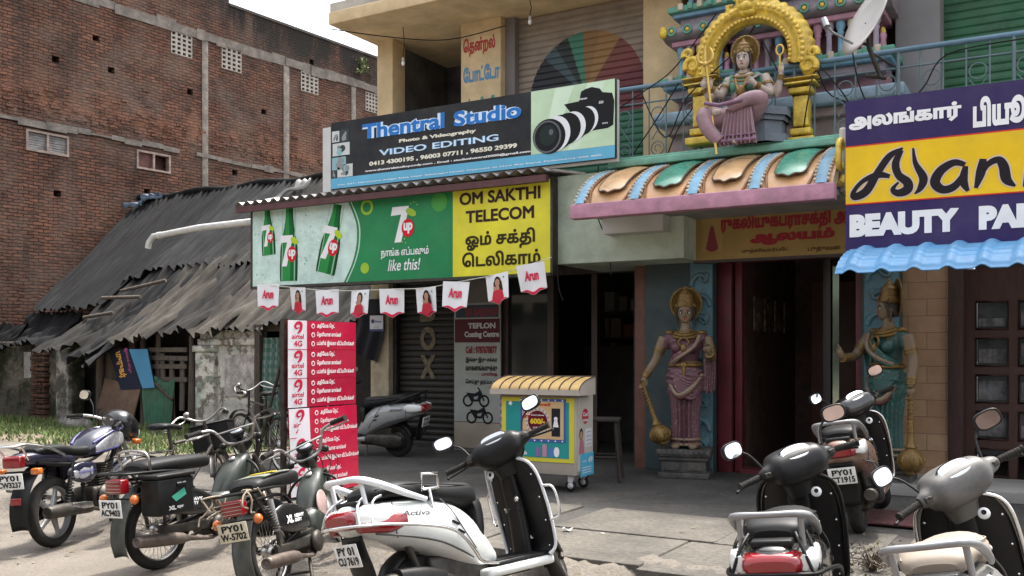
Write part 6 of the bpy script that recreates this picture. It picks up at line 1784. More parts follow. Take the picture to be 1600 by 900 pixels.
# blue awning of ribbed sheet
AWB = mat('awning_blue', (.065, .235, .45), .45, var=.08, scale=4, dirt=.2, dcol=(.3, .4, .5))
aw = thing('awning', 'bright sky blue ribbed awning under the beauty parlour board', 'awning', (-1.73, 9.0, 2.40))
def awf(u, v):
    x = 2.85 * u; ph = (x / .25) % 1
    h_ = .03 * max(0, math.cos((ph - .5) * 2 * PI)) ** 1.2 + .012 * math.cos(v * 2 * PI * 7) * .35
    t = v; y = -.62 * math.sin(t * 1.35) * 1.0; z = -.26 * t ** 1.6 - .0
    return (x - .04 * v, y, z + h_ + .02)
m = MB(); m.sheet(awf, 300, 42, .006); m.build('ribbed_sheet', AWB, aw)
m = MB(); m.tube([(0, -.3, -.08), (2.8, -.3, -.08)], .015, 6); m.tube([(.6, -.3, -.08), (.6, 1.5, .2)], .012, 6); m.tube([(2.2, -.3, -.08), (2.2, 1.5, .2)], .012, 6); m.build('support_bar', DARKMETAL, aw)
# ================================================================ two-wheelers (local: +x forward, +y left, origin under the rear axle)
def wheel(par, name, x, Rr, w, kind, M=Matrix(), rimc=None, ny=0):
    """tyre with tread, rim of a kind (disc / five / wire)"""
    W = M @ T(x, 0, Rr) @ RX(PI / 2)
    m = MB(W)
    hw = w / 2; h_ = w * .92
    prof = []
    for j in range(17):
        a = PI * j / 16; prof.append((Rr - h_ * .5 + h_ * .5 * math.sin(a) ** .8, -hw * math.cos(a)))
    prof = [(Rr - h_ * .95, -hw * .72), (Rr - h_ * .7, -hw * .95)] + prof[1:-1] + [(Rr - h_ * .7, hw * .95), (Rr - h_ * .95, hw * .72)]
    m.lathe(prof, 48)
    nt = int(Rr * 150)
    for i in range(nt):
        a = 2 * PI * i / nt
        for sg in (-1, 1):
            m.box(-.008, .008, -hw * .0, hw * .55, Rr - h_ * .1, Rr + .0035, M=RZ(a + sg * .0) @ RY(PI / 2) @ RX(0) @ T(0, 0, 0) if False else Matrix.Rotation(a, 4, 'Z') @ Matrix(((0, 0, 1, 0), (1, 0, 0, 0), (0, 1, 0, 0), (0, 0, 0, 1))) @ T(sg * .004, 0, 0) @ RZ(sg * .0)) if False else None
    ty = m.build(name, RUBBER, par)
    m = MB(W)
    ri = Rr - h_ * .95
    m.lathe([(ri + .012, -hw * .74), (ri - .004, -hw * .7), (ri - .016, -hw * .35), (ri - .016, hw * .35), (ri - .004, hw * .7), (ri + .012, hw * .74)], 40)
    if kind == 'disc':
        m.lathe([(ri - .014, -.02), (ri * .75, -.028), (.05, -.034), (.035, -.05), (.001, -.05)], 30); m.lathe([(ri - .014, .02), (ri * .75, .028), (.05, .034), (.03, .05), (.001, .05)], 30)
    elif kind == 'five':
        for i in range(5):
            Q = RZ(2 * PI * i / 5)
            m.loft([(.03, 0, 0, .036, .022, 3), (.1, .0, 0, .028, .018, 3), (ri * .75, 0, 0, .022, .014, 3), (ri - .005, 0, 0, .034, .016, 3)], 10, 3, M=Q)
        m.lathe([(.001, -.06), (.05, -.055), (.055, 0), (.05, .055), (.001, .06)], 20)
    else:
        for i in range(36):
            a = 2 * PI * i / 36; b = a + (.5 if i % 2 else -.5); sg = .025 if i % 4 < 2 else -.025
            m.tube([(.04 * math.cos(b), .04 * math.sin(b), sg), ((ri - .01) * math.cos(a), (ri - .01) * math.sin(a), 0)], .0022, 4)
        m.lathe([(.001, -.05), (.03, -.045), (.05, -.03), (.055, 0), (.05, .03), (.03, .045), (.001, .05)], 20)
    m.build('rim', rimc or STEEL, ty)
    return ty
def plate(par, l1, l2, M, w=.2, h_=.13, col=None):
    """number plate facing local -x of M"""
    m = MB(M @ RZ(-PI / 2))
    m.box(-w / 2, w / 2, 0, .006, 0, h_, b=.002)
    o = m.build('number_plate', col or PLATEW, par)
    m = MB(M @ RZ(-PI / 2))
    m.text(l1, -w * .36, w * .36, h_ * .54, h_ * .9, -.003, 0, .035); m.text(l2, -w * .44, w * .44, h_ * .1, h_ * .47, -.003, 0, .035)
    m.build('lettering', BLACK, o)
def mirror(par, base, stem, c, face, size, M, col=BLKPL, shp=1.45, glass=MIRROR):
    d0 = Vector(face).normalized(); cb = tuple(Vector(c) - d0 * .035)
    m = MB(M); m.tube([base, tuple(Vector(stem) - d0 * .03), cb], [.006, .006, .008], 7, k=4); st_ = m.build('mirror_stem', BLKPL, par)
    d = Vector(face).normalized()
    up = Vector((0, 0, 1)); r_ = up.cross(d).normalized(); u2 = d.cross(r_)
    Q = Matrix((r_, d, u2)).transposed().to_4x4(); Q.translation = Vector(c)
    m = MB(M @ Q)
    m.loft([(-.045, 0, 0, .3 * size * shp, .3 * size, 2.6), (-.035, 0, 0, .7 * size * shp, .7 * size, 2.8), (-.01, 0, 0, .97 * size * shp, .97 * size, 3), (.006, 0, 0, size * shp, size, 3), (.012, 0, 0, .96 * size * shp, .95 * size, 3)], 28, 2, axis='y')
    sh = m.build('mirror', col, par)
    m = MB(M @ Q)
    se = lambda v: math.copysign(abs(v) ** (2 / 2.8), v)
    pts = [(size * shp * .83 * se(math.cos(2 * PI * i / 32)), .0135, size * .82 * se(math.sin(2 * PI * i / 32))) for i in range(32)]
    m.add(pts, [tuple(range(32))], 0)
    m.build('mirror_glass', glass, sh)
def grip_pair(par, pts_l, r_, M, name='grip', mtl=None):
    for sg in (-1, 1):
        m = MB(M); P = [(p[0], sg * p[1], p[2]) for p in pts_l]
        m.tube(P, r_, 12)
        a, b = Vector(P[0]), Vector(P[-1])
        for i in range(7): q = a.lerp(b, .15 + .7 * i / 6); d = (b - a).normalized(); m.tube([q - d * .003, q + d * .003], r_ * 1.09, 12)
        m.tube([b - (b - a).normalized() * .006, b + (b - a).normalized() * .004], r_ * 1.25, 12)
        m.build(name, mtl or RUBBER, par)
DASH = mat('dash_glass', (.45, .46, .48), .1, 1, var=.1)
def scooter(label, loc, head_, lean, c, group='scooters parked in front of the temple'):
    s = thing('scooter', label, 'scooter', loc, 0, group)
    s.rotation_euler = (lean, 0, head_); s.scale = (.94, .94, .94)
    body, inner, seatm, rail, cowl = c['body'], c['inner'], c['seat'], c['rail'], c['cowl']
    steer = c.get('steer', 0)
    piv = Vector((1.02, 0, .62)); axis = Vector((-math.sin(.44), 0, math.cos(.44)))
    ST = Matrix.Translation(piv) @ Matrix.Rotation(steer, 4, axis) @ Matrix.Translation(-piv)
    wheel(s, 'rear_wheel', 0, .225, .1, 'disc', rimc=DARKMETAL); wheel(s, 'front_wheel', 1.24, .25, .095, 'disc', ST, rimc=DARKMETAL)
    # rear body shell, two side panels joined over the tail
    secs = [(-.47, 0, .69, .05, .05, 2.2), (-.42, 0, .685, .105, .085, 2.4), (-.3, 0, .665, .165, .115, 2.6), (-.12, 0, .63, .195, .14, 2.8), (.08, 0, .585, .2, .165, 2.8), (.27, 0, .525, .185, .18, 2.7), (.42, 0, .45, .15, .16, 2.6), (.52, 0, .385, .12, .11, 2.6), (.58, 0, .345, .10, .06, 2.4)]
    m = MB(); m.loft(secs, 28, 5); m.build('body', body, s)
    # recessed swoosh and badge on both sides
    m = MB()
    for sg in (-1, 1):
        m.tube([(-.36, sg * .155, .60), (-.15, sg * .203, .555), (.05, sg * .207, .50), (.2, sg * .198, .43), (.33, sg * .165, .37)], [.005, .007, .007, .007, .004], 6, k=4)
    m.build('panel_line', mat('panel_gap', (.05, .05, .05), .6, var=.1), s)
    m = MB()
    for sg in (-1, 1):
        vs, fs = text_geo(c.get('badge', 'Activa'), .03, .2)
        ax = max(v[0] for v in vs)
        P = []
        for v in vs:
            u = v[0] / ax; x = (-.2 + .2 * u) if sg < 0 else (0 - .2 * u)
            P.append((x, sg * (.207 - .02 * abs(x) * (x < -.1)), .665 - .09 * (x + .1) + .04 * v[1]))
        m.add(P, fs, 0)
        m.tube([(.17, sg * .2, .60), (.22, sg * .196, .575)], .008, 5, 1); m.tube([(.21, sg * .198, .545), (.26, sg * .188, .52)], .008, 5, 1)
    m.build('badge', [mat('badge_grey', (.13, .13, .14), .35, .5, var=.05), BLKPL], s)
    # tail: light, indicators, plate, flap
    m = MB(); m.loft([(-.495, 0, .685, .1, .03, 3), (-.47, 0, .69, .125, .05, 3), (-.4, 0, .69, .14, .06, 3)], 18, 3); m.build('tail_light', REDLENS, s)
    for sg in (-1, 1):
        m = MB(); m.loft([(-.46, sg * .135, .70, .02, .035, 2.5), (-.4, sg * .16, .70, .028, .05, 2.5), (-.28, sg * .172, .70, .02, .055, 2.5), (-.22, sg * .178, .70, .008, .03, 2.5)], 12, 3); m.build('indicator', c.get('ind', CLEARLENS), s)
        if c.get('redside'):
            m = MB(); m.loft([(-.44, sg * .12, .66, .03, .045, 2.4), (-.36, sg * .152, .655, .03, .05, 2.4), (-.26, sg * .172, .65, .022, .055, 2.4), (-.16, sg * .188, .655, .01, .03, 2.4)], 12, 3); m.build('tail_lens', REDLENS, s)
    m = MB(); m.box(-.42, -.33, -.09, .09, .755, .79, b=.012); m.box(-.3, .0, -.12, .12, .74, .77, b=.012); m.build('tail_cover', c.get('tailc', BLKPL), s)
    m = MB(); m.shell([(-.42, .60, .09, .01), (-.40, .5, .1, .01), (-.37, .4, .1, .012), (-.34, .26, .085, .015)], .006, 8, 3); m.build('mudflap', BLKPL, s)
    plate(s, *c['plate'], T(-.435, 0, .44) @ RY(-.22), .2, .13)
    m = MB(); m.shell([(-.27, .28, .075, .03), (-.2, .42, .075, .03), (-.05, .49, .075, .03), (.1, .46, .075, .03)], .005, 8, 3, flip=-1); m.build('rear_fender', BLKPL, s)
    # seat
    m = MB(); m.loft([(-.34, 0, .80, .08, .02, 2.4), (-.3, 0, .81, .125, .045, 2.6), (-.15, 0, .82, .15, .055, 2.7), (.05, 0, .79, .155, .062, 2.7), (.18, 0, .765, .155, .066, 2.7), (.34, 0, .745, .145, .08, 2.6), (.46, 0, .725, .115, .085, 2.4), (.51, 0, .71, .06, .06, 2.2)], 22, 4)
    so = m.build('seat', seatm, s)
    m = MB()
    for sg in (-1, 1): m.tube([(-.3, sg * .118, .835), (-.1, sg * .143, .845), (.1, sg * .147, .825), (.3, sg * .137, .80), (.44, sg * .1, .785)], .004, 5, k=3)
    m.build('seam', seatm, so)
    m = MB(); m.loft([(.5, 0, .6, .12, .13, 3), (.47, 0, .56, .135, .17, 3), (.43, 0, .55, .14, .18, 3)], 18, 2); m.build('under_seat_panel', inner, s)
    # grab rail
    m = MB(); g_ = .2
    m.tube([(.02, -.165, .745), (-.12, -.175, .79), (-.3, -.17, .86), (-.42, -.14, .9), (-.45, 0, .905), (-.42, .14, .9), (-.3, .17, .86), (-.12, .175, .79), (.02, .165, .745)], [q * c.get('rr', .85) for q in (.014, .018, .021, .019, .016, .019, .021, .018, .014)], 10, k=4)
    m.tube([(-.4, -.13, .9), (-.38, -.13, .76)], .013, 8); m.tube([(-.4, .13, .9), (-.38, .13, .76)], .013, 8); m.build('grab_rail', rail, s)
    if gd_ := c.get('strap'):
        m = MB(); m.tube([(.0, -.17, .80), (.0, -.175, .89), (.12, -.175, .88), (.12, -.17, .80)], .011, 7, closed=True); m.tube([(.05, -.17, .80), (.05, -.18, .70)], .012, 6); m.build('side_handle', gd_, s)
    # floor, leg shield
    m = MB(); m.box(.5, 1.0, -.165, .165, .275, .315, b=.015); m.build('floorboard', inner, s)
    m = MB()
    for i in range(7): m.box(.55, .93, -.13 + i * .04, -.115 + i * .04, .314, .32, b=.002)
    m.build('floor_rib', inner, s)
    m = MB(); m.box(.42, 1.02, -.185, .185, .225, .285, b=.025); m.build('floor_skirt', body, s)
    m = MB(); m.box(.05, .55, -.1, .1, .16, .42, b=.03); m.box(.55, .95, -.03, .03, .2, .26, b=.01); m.build('engine', DARKMETAL, s)
    pin = [(.95, .29, .185, .02), (.985, .34, .222, .02), (.97, .5, .236, .025), (.94, .65, .24, .03), (.905, .8, .228, .035), (.875, .88, .188, .035), (.86, .915, .11, .03)]
    pin = [(p_[0], p_[1], p_[2] * .9, p_[3]) for p_ in pin]
    m = MB(); m.shell(pin, .008, 14, 4, flip=-1, wrap=3); ip = m.build('inner_panel', inner, s)
    pout = [(1.0, .27, .2, -.015), (1.05, .34, .235, -.04), (1.06, .5, .248, -.06), (1.03, .65, .252, -.065), (.985, .8, .24, -.055), (.93, .885, .2, -.03), (.89, .93, .12, -.01)]
    pout = [(p_[0], p_[1], p_[2] * .91, p_[3]) for p_ in pout]
    m = MB(); m.shell(pout, .012, 16, 4, flip=-1, wrap=2.2); m.build('leg_shield', body, s)
    m = MB()
    for sg in (-1, 1):
        m.tube([(q[0] + .022, sg * (r_[2] + .002), q[1]) for q, r_ in zip(pin, pout)], .0105, 8, k=4)
    m.build('edge_trim', c.get('trim', rail), s)
    m = MB(); m.loft([(.30, .925, 0, .03, .075, 2.6), (.5, .93, 0, .035, .07, 2.6), (.7, .905, 0, .03, .065, 2.6), (.86, .875, 0, .025, .06, 2.4)], 16, 3, axis='z'); m.build('centre_spine', inner, s)
    m = MB(M=T(.905, -.03, .6) @ RY(-.12))
    for i in range(5): m.box(-.012, .0, -.04, .0, i * .02, i * .02 + .009)
    m.build('vent', BLKPAINT, s)
    m = MB(); m.lathe([(.001, .0), (.028, .0), (.028, .004), (.001, .004)], 16, M=T(.80, .06 if c.get('stk', 1) < 0 else -.11, .83) @ RY(-PI / 2 + .2)); m.lathe([(.001, .004), (.012, .004), (.012, .006)], 10, 1, M=T(.80, .06 if c.get('stk', 1) < 0 else -.11, .835) @ RY(-PI / 2 + .2)); m.build('round_sticker', [WHITE, BLACK], ip)
    m = MB()
    for q in pin[1:5]:
        for sg in (-1, 1): m.ball((q[0] - .002 + .02, sg * (q[2] - .03), q[1]), .008, 6)
    for sg in (-1, 1): m.ball((-.44, sg * .06, .535), .007, 6)
    m.build('bolt', CHROME, s)
    m = MB()
    for k_ in range(4): m.tube([ST @ Vector((.80, .17 - .11 * k_, .965)), ST @ Vector((.84, .13 - .09 * k_, .90)), (.905, .05 - .03 * k_, .84), (.94, .02, .7)], .0045, 5, k=4)
    m.build('cable', BLKPL, s)
    m = MB()
    for sg in (-1, 1): m.tube([(-.24, sg * .176, .755), (-.245, sg * .188, .68), (-.235, sg * .18, .60), (-.22, sg * .165, .56)], .0035, 5, k=4); m.tube([(.12, sg * .17, .735), (.18, sg * .192, .66), (.27, sg * .185, .53), (.36, sg * .165, .42)], .0035, 5, k=4)
    m.build('seam', MATS['panel_gap'], s)
    m = MB(); m.tube([(.86, 0, .6), (.83, 0, .585), (.825, 0, .61)], .008, 6); m.lathe([(.001, 0), (.018, 0), (.018, .01), (.001, .012)], 12, M=T(.85, -.09, .66) @ RY(-PI / 2)); m.build('hook', CHROME, ip)
    # front end
    m = MB(ST); m.shell([(1.50, .30, .05, .03), (1.47, .42, .065, .035), (1.36, .525, .075, .04), (1.22, .55, .08, .045), (1.08, .50, .075, .045), (1.0, .38, .065, .04)], .008, 10, 4, flip=-1); m.build('front_fender', c.get('fender', body), s)
    m = MB(ST)
    for sg in (-1, 1): m.tube([(1.02, sg * .055, .62), (1.13, sg * .062, .42), (1.24, sg * .065, .25)], .018, 8); m.tube([(1.24, sg * .065, .25), (1.18, sg * .06, .21)], .014, 8)
    m.tube([(.9, 0, .86), (1.03, 0, .60)], .035, 10); m.tube([(1.24, -.07, .25), (1.24, .07, .25)], .016, 8); m.build('fork', DARKMETAL, s)
    m = MB(ST)
    m.loft([(-.225, .80, .985, .026, .026, 2), (-.2, .80, .985, .04, .038, 2.2), (-.165, .815, .985, .065, .05, 2.3), (-.125, .84, .98, .115, .085, 2.6), (-.06, .86, .975, .14, .1, 2.7), (0, .865, .975, .145, .103, 2.7), (.06, .86, .975, .14, .1, 2.7), (.125, .84, .98, .115, .085, 2.6), (.165, .815, .985, .065, .05, 2.3), (.2, .80, .985, .04, .038, 2.2), (.225, .80, .985, .026, .026, 2)], 22, 4, axis='y')
    m.loft([(.99, .845, 0, .10, .12, 2.4), (.92, .86, 0, .085, .105, 2.4), (.86, .885, 0, .07, .085, 2.4), (.8, .90, 0, .06, .07, 2.4)], 18, 3, axis='z')
    hb = m.build('handlebar_cowl', cowl, s)
    m = MB(ST @ T(.772, 0, 1.042) @ RY(-.78)); m.loft([(-.01, 0, 0, .058, .098, 2.6), (.014, 0, 0, .052, .09, 2.6), (.02, 0, 0, .044, .08, 2.6)], 24, 1, axis='z'); m.build('instrument_panel', DASH, hb)
    m = MB(ST @ T(.772, 0, 1.042) @ RY(-.78)); m.tube([(.053 * math.cos(a), .095 * math.sin(a), .006) for a in [2 * PI * i / 28 for i in range(28)]], .007, 6, closed=True); m.build('instrument_bezel', BLKPL, hb)
    m = MB(ST); m.loft([(-.03, .0, 0, .05, .08, 2.4), (.0, 0, 0, .06, .1, 2.4), (.02, 0, 0, .05, .085, 2.4)], 18, 2, M=T(.965, 0, .95) @ SC(.8, 1, .7)); m.build('headlight', CLEARLENS, hb)
    m = MB(ST)
    for sg in (-1, 1): m.box(.755, .785, sg * .19 - .022, sg * .19 + .022, .97, 1.0, b=.005); m.box(.748, .76, sg * .185 - .008, sg * .185 + .008, .985, .997, b=.002)
    m.build('switch', DARKMETAL, hb)
    grip_pair(hb, [(.80, .225, .985), (.77, .36, .98)], .017, ST)
    for sg in (-1, 1):
        m = MB(ST); m.tube([(.85, sg * .21, .975), (.85, sg * .28, .965), (.82, sg * .37, .95)], .007, 6, k=4); m.ball((.82, sg * .37, .95), .01, 6); m.build('brake_lever', c.get('lever', BLKPL), hb)
        mirror(hb, (.82, sg * .18, 1.01), (.83, sg * .22, 1.12), (.83, sg * .315, c.get('mz', 1.17)), (-.92, -.30 * sg, c.get('mt', .0)), .047, ST, c.get('mirc', BLKPL), 1.45)
    # engine, muffler, transmission, stand
    m = MB(); m.loft([(-.14, .13, .24, .035, .06, 2.5), (-.02, .135, .24, .05, .10, 2.6), (.15, .14, .245, .05, .09, 2.6), (.35, .14, .26, .045, .07, 2.6), (.42, .14, .26, .03, .05, 2.4)], 16, 3); m.build('transmission_cover', DARKMETAL, s)
    m = MB(); m.loft([(-.34, -.16, .33, .03, .03, 2), (-.32, -.16, .33, .052, .05, 2), (-.1, -.16, .30, .06, .058, 2), (.1, -.155, .27, .05, .05, 2), (.2, -.14, .25, .02, .02, 2), (.4, -.08, .2, .016, .016, 2)], 16, 3); mf = m.build('exhaust', DARKMETAL, s)
    m = MB(); m.loft([(-.27, -.175, .335, .05, .062, 3), (-.1, -.178, .31, .056, .075, 3), (.06, -.172, .285, .048, .062, 3)], 16, 3); m.build('heat_shield', BLKPL, mf)
    m = MB(); m.tube([(.0, -.09, .225), (-.12, -.1, .55)], .022, 10); m.build('shock', DARKMETAL, s)
    m = MB(); m.tube([(.42, .11, .2), (.40, .22, .0)], .012, 7); m.tube([(.40, .22, .0), (.36, .24, .0)], .014, 7); m.build('side_stand', DARKMETAL, s)
    gd = c.get('guard')
    if gd:
        m = MB()
        for sg in (-1, 1):
            m.tube([(-.5, sg * .06, .66), (-.47, sg * .17, .655), (-.3, sg * .215, .64), (-.05, sg * .24, .60), (.15, sg * .24, .54), (.28, sg * .225, .42), (.36, sg * .2, .34), (.5, sg * .19, .31)], .0095, 8, k=4)
            m.tube([(-.47, sg * .17, .655), (-.44, sg * .13, .76), (-.36, sg * .1, .81)], .008, 7, k=3); m.tube([(-.4, sg * .19, .65), (-.36, sg * .16, .77), (-.28, sg * .14, .8)], .008, 7, k=3)
        m.tube([(-.5, -.06, .66), (-.51, 0, .66), (-.5, .06, .66)], .0095, 8)
        m.build('rear_guard', gd, s)
    if c.get('front_guard'):
        m = MB()
        for sg in (-1, 1):
            m.tube([(.95, sg * .235, .72), (.98, sg * .29, .70), (1.0, sg * .30, .6), (1.0, sg * .29, .52), (.97, sg * .235, .50)], .008, 7, k=4)
        m.build('front_guard', c['front_guard'], s)
    return s
def paintm(nm, col, rough=.22, coat=.7, **k): return mat('scooter_' + nm, col, rough, var=.05, coat=coat, dirt=k.get('dirt', .12), dcol=(.16, .14, .11), dscale=4)
WHT = paintm('white', (.60, .62, .60)); BRZ = paintm('bronze', (.21, .13, .095)); BLK_ = paintm('black', (.008, .008, .009), dirt=.18); GRYM = paintm('grey', (.19, .185, .175), .35, .3); SILV = paintm('silver', (.27, .275, .27))
INNER = mat('inner_black', (.006, .006, .0065), .36, var=.2, dirt=.18, dcol=(.035, .033, .03), dscale=4)
ALU = mat('grab_aluminium', (.27, .27, .275), .42, .5, var=.1, dirt=.2); WRAIL = mat('white_rail', (.62, .64, .66), .3, .1, var=.06, coat=.3)
GREYCOWL = mat('dusty_grey_cowl', (.07, .068, .066), .5, var=.15, scale=9, dirt=.45, dcol=(.14, .13, .118), dscale=9)
DUSTBLK = mat('dusty_black_cowl', (.010, .010, .011), .4, var=.15, scale=9, dirt=.35, dcol=(.05, .048, .045), dscale=8)
BEIGE = mat('beige_seat', (.26, .215, .17), .6, var=.12, scale=6, bump=.05, bscale=200, dirt=.3)

p = pZ(622, 990, 0)
scooter('white scooter with a red tail and chrome side guard, in front of the snack cart', (-3.0, 4.16, 0), R(78), R(-12), dict(body=WHT, inner=INNER, seat=SEATM, rail=WRAIL, cowl=BLKPL, plate=('PY 01', 'CU 7619'), guard=CHROME, mt=.2, rr=1.05, strap=CHROME, front_guard=CHROME, redside=1, steer=R(41), trim=WRAIL, stk=-1, mirc=WHITE if False else BLKPL))
scooter('black scooter with a grey grab rail and black rear guard, its bars turned left', (-1.05, 4.27, 0), R(99), R(-6), dict(body=BLK_, inner=INNER, seat=SEATM, rail=ALU, cowl=DUSTBLK, plate=('PY 01', 'BX 4452'), guard=BLKPL, steer=R(33), trim=BLKPL, badge='Activa'))
scooter('dusty grey scooter with a beige seat, in front of the brown parlour door', (-.28, 3.98, 0), R(91), R(-12), dict(body=GRYM, inner=INNER, seat=BEIGE, rail=ALU, cowl=GREYCOWL, plate=('PY 01', 'BE 2071'), steer=R(40), trim=CHROME, badge='Activa'))
scooter('bronze brown scooter with plate CT1915, parked up against the teal sari statue', (-1.38, 7.44, .157), R(94), R(-9), dict(body=BRZ, inner=INNER, seat=SEATM, rail=ALU, cowl=BLK_, plate=('PY01', 'CT1915'), steer=R(40), trim=CHROME, badge='Activa'))
scooter('silver and black scooter seen from behind the red stand, in front of the brown shutter', (-7.55, 9.95, .15), R(188), R(-6), dict(body=SILV, inner=INNER, seat=SEATM, rail=BLKPL, cowl=SILV, plate=('PY01', 'CA3310'), trim=SILV, badge='Dio'))

# ---------------------------------------------------------------- moped
MGRN = mat('moped_dark_green', (.008, .018, .015), .4, var=.12, coat=.12, dirt=.4, dcol=(.11, .095, .07), dscale=6)
OLDCHR = mat('old_chrome', (.5, .49, .47), .28, 1, var=.15, dirt=.35, dcol=(.16, .1, .06), dscale=20)
FGREY = mat('green_grey_fender', (.038, .048, .046), .45, var=.15, dirt=.5, dcol=(.16, .14, .11), dscale=6)
def moped(label, loc, head_, lean, c):
    s = thing('moped', label, 'moped', loc, 0, 'mopeds at the roadside')
    s.rotation_euler = (lean, 0, head_); s.scale = [c.get('sc', .95)] * 3
    piv = Vector((1.0, 0, .6)); axis = Vector((-math.sin(.45), 0, math.cos(.45)))
    ST = Matrix.Translation(piv) @ Matrix.Rotation(c.get('steer', 0), 4, axis) @ Matrix.Translation(-piv)
    wheel(s, 'rear_wheel', 0, .285, .072, 'wire', rimc=OLDCHR); wheel(s, 'front_wheel', 1.2, .285, .066, 'wire', ST, rimc=OLDCHR)
    m = MB(); m.tube([(.96, 0, .72), (.84, 0, .50), (.66, 0, .36), (.4, 0, .36), (.12, 0, .52), (-.18, 0, .60)], [.032, .036, .036, .032, .026, .018], 10, k=4)
    for sg in (-1, 1): m.tube([(.42, sg * .06, .38), (.18, sg * .09, .64), (-.3, sg * .1, .66)], .013, 7, k=3); m.tube([(.35, sg * .06, .34), (0, sg * .075, .285)], .018, 8)
    m.build('frame', BLKPL, s)
    m = MB(); m.loft([(.60, 0, .42, .055, .07, 2.8), (.68, 0, .50, .085, .12, 3), (.78, 0, .57, .1, .135, 3), (.88, 0, .63, .09, .12, 3), (.95, 0, .68, .06, .08, 2.6)], 18, 4); tk = m.build('fuel_tank', MGRN, s)
    m = MB(); m.lathe([(.001, 0), (.028, 0), (.03, .01), (.024, .022), (.001, .024)], 14, M=T(.80, 0, .715) @ RY(-.5)); m.build('fuel_cap', OLDCHR, tk)
    m = MB(); m.loft([(.5, 0, .36, .06, .06, 3), (.58, 0, .38, .11, .1, 3), (.7, 0, .40, .115, .1, 3), (.8, 0, .42, .09, .08, 3)], 16, 3); m.build('leg_panel', MGRN, s)
    m = MB(); m.loft([(-.2, 0, .74, .09, .03, 2.6), (-.14, 0, .75, .125, .05, 2.8), (.1, 0, .755, .13, .055, 2.8), (.3, 0, .75, .12, .055, 2.8), (.45, 0, .745, .09, .05, 2.6), (.5, 0, .74, .05, .03, 2.4)], 20, 4); m.build('seat', SEATM, s)
    # side covers with model letters
    for sg in (-1, 1):
        m = MB(); m.loft([(-.02, sg * .10, .50, .012, .06, 3), (.08, sg * .115, .49, .02, .1, 3), (.26, sg * .12, .46, .022, .1, 3), (.4, sg * .11, .43, .02, .075, 3), (.48, sg * .1, .41, .01, .04, 3)], 12, 3); sc_ = m.build('side_cover', BLKPAINT, s)
        m = MB(M=T(.05, sg * .148, .45) @ (Matrix() if sg < 0 else RZ(PI) @ T(-.3, 0, 0)) @ RY(.06 * (1 if sg < 0 else -1)))
        m.text('XL', .0, .1, .0, .055, 0, 0, .06); m.text('HEAVY', .12, .26, .03, .055, 0, 0, .05); m.text('DUTY', .12, .22, .0, .024, 0, 0, .05)
        m.build('lettering', WHITE, sc_)
    # engine, chain case, exhaust
    m = MB(); m.loft([(-.09, .52, .26, .1, .085, 3), (.0, .52, .26, .115, .1, 3), (.09, .52, .26, .1, .085, 3)], 16, 2, axis='y')
    for i in range(9): m.box(.66 + i * .016, .668 + i * .016, -.075, .075, .26, .40, b=.003)
    m.lathe([(.001, -.0), (.07, 0), (.08, .03), (.05, .05), (.001, .05)], 18, M=T(.5, -.1, .25) @ RX(PI / 2)); m.build('engine', DARKMETAL, s)
    m = MB(); m.loft([(-.05, -.085, .28, .012, .05, 3), (.1, -.09, .28, .014, .035, 3), (.4, -.09, .27, .014, .04, 3), (.5, -.09, .26, .012, .05, 3)], 12, 3); m.build('chain_case', DARKMETAL, s)
    m = MB(); m.loft([(-.32, -.15, .25, .02, .02, 2), (-.3, -.15, .25, .042, .042, 2), (.05, -.15, .22, .045, .045, 2), (.18, -.14, .2, .02, .02, 2), (.45, -.1, .16, .015, .015, 2), (.6, -.06, .2, .015, .015, 2)], 14, 3); m.build('exhaust', mat('rusty_exhaust', (.14, .12, .105), .5, .6, var=.3, dirt=.5, dcol=(.1, .05, .03), dscale=8), s)
    # fenders
    arc = lambda r_, a0, a1, n_, cx, cz: [(cx + r_ * math.cos(a0 + (a1 - a0) * i / n_), cz + r_ * math.sin(a0 + (a1 - a0) * i / n_), .068, .028) for i in range(n_ + 1)]
    m = MB(); m.shell(arc(.325, R(205), R(50), 10, 0, .285), .005, 10, 2, flip=1 if True else -1); m.build('rear_fender', FGREY if c.get('greyf') else MGRN, s)
    m = MB(ST); m.shell(arc(.325, R(175), R(40), 8, 1.2, .285), .005, 10, 2, flip=1); m.build('front_fender', MGRN, s)
    m = MB()
    for sg in (-1, 1): m.tube([(0, sg * .085, .285), (-.02, sg * .1, .42)], .014, 8); m.tube([(-.02, sg * .1, .42), (-.05, sg * .1, .64)], .024, 10, 1); [m.ring((-.02 - .0014 * i * 10, sg * .1, .44 + i * .02), .027, .005, 'z', 12, 5) for i in range(9)]
    m.build('shock', [DARKMETAL, mat('grey_shroud', (.3, .3, .3), .5, .4)], s)
    m = MB(ST)
    for sg in (-1, 1): m.tube([(.98, sg * .07, .72), (1.2, sg * .075, .285)], .019, 9)
    m.tube([(.93, 0, .84), (1.03, 0, .58)], .03, 10); m.build('fork', DARKMETAL, s)
    # handlebar, headlight, speedometer
    m = MB(ST); hs_ = []
    P = [(.72, -.33, 1.0), (.82, -.25, 1.01), (.90, -.17, .99), (.95, -.1, .87), (.95, 0, .85), (.95, .1, .87), (.90, .17, .99), (.82, .25, 1.01), (.72, .33, 1.0)]
    m.tube(P, .0125, 9, k=4); m.tube([(.91, -.16, .96), (.91, .16, .96)], .009, 7); hb = m.build('handlebar', OLDCHR, s)
    grip_pair(hb, [(.82, .25, 1.012), (.70, .34, 1.0)], .018, ST)
    for sg in (-1, 1): m = MB(ST); m.tube([(.88, sg * .2, .985), (.84, sg * .28, .975), (.73, sg * .36, .97)], .007, 6, k=3); m.build('brake_lever', OLDCHR, hb)
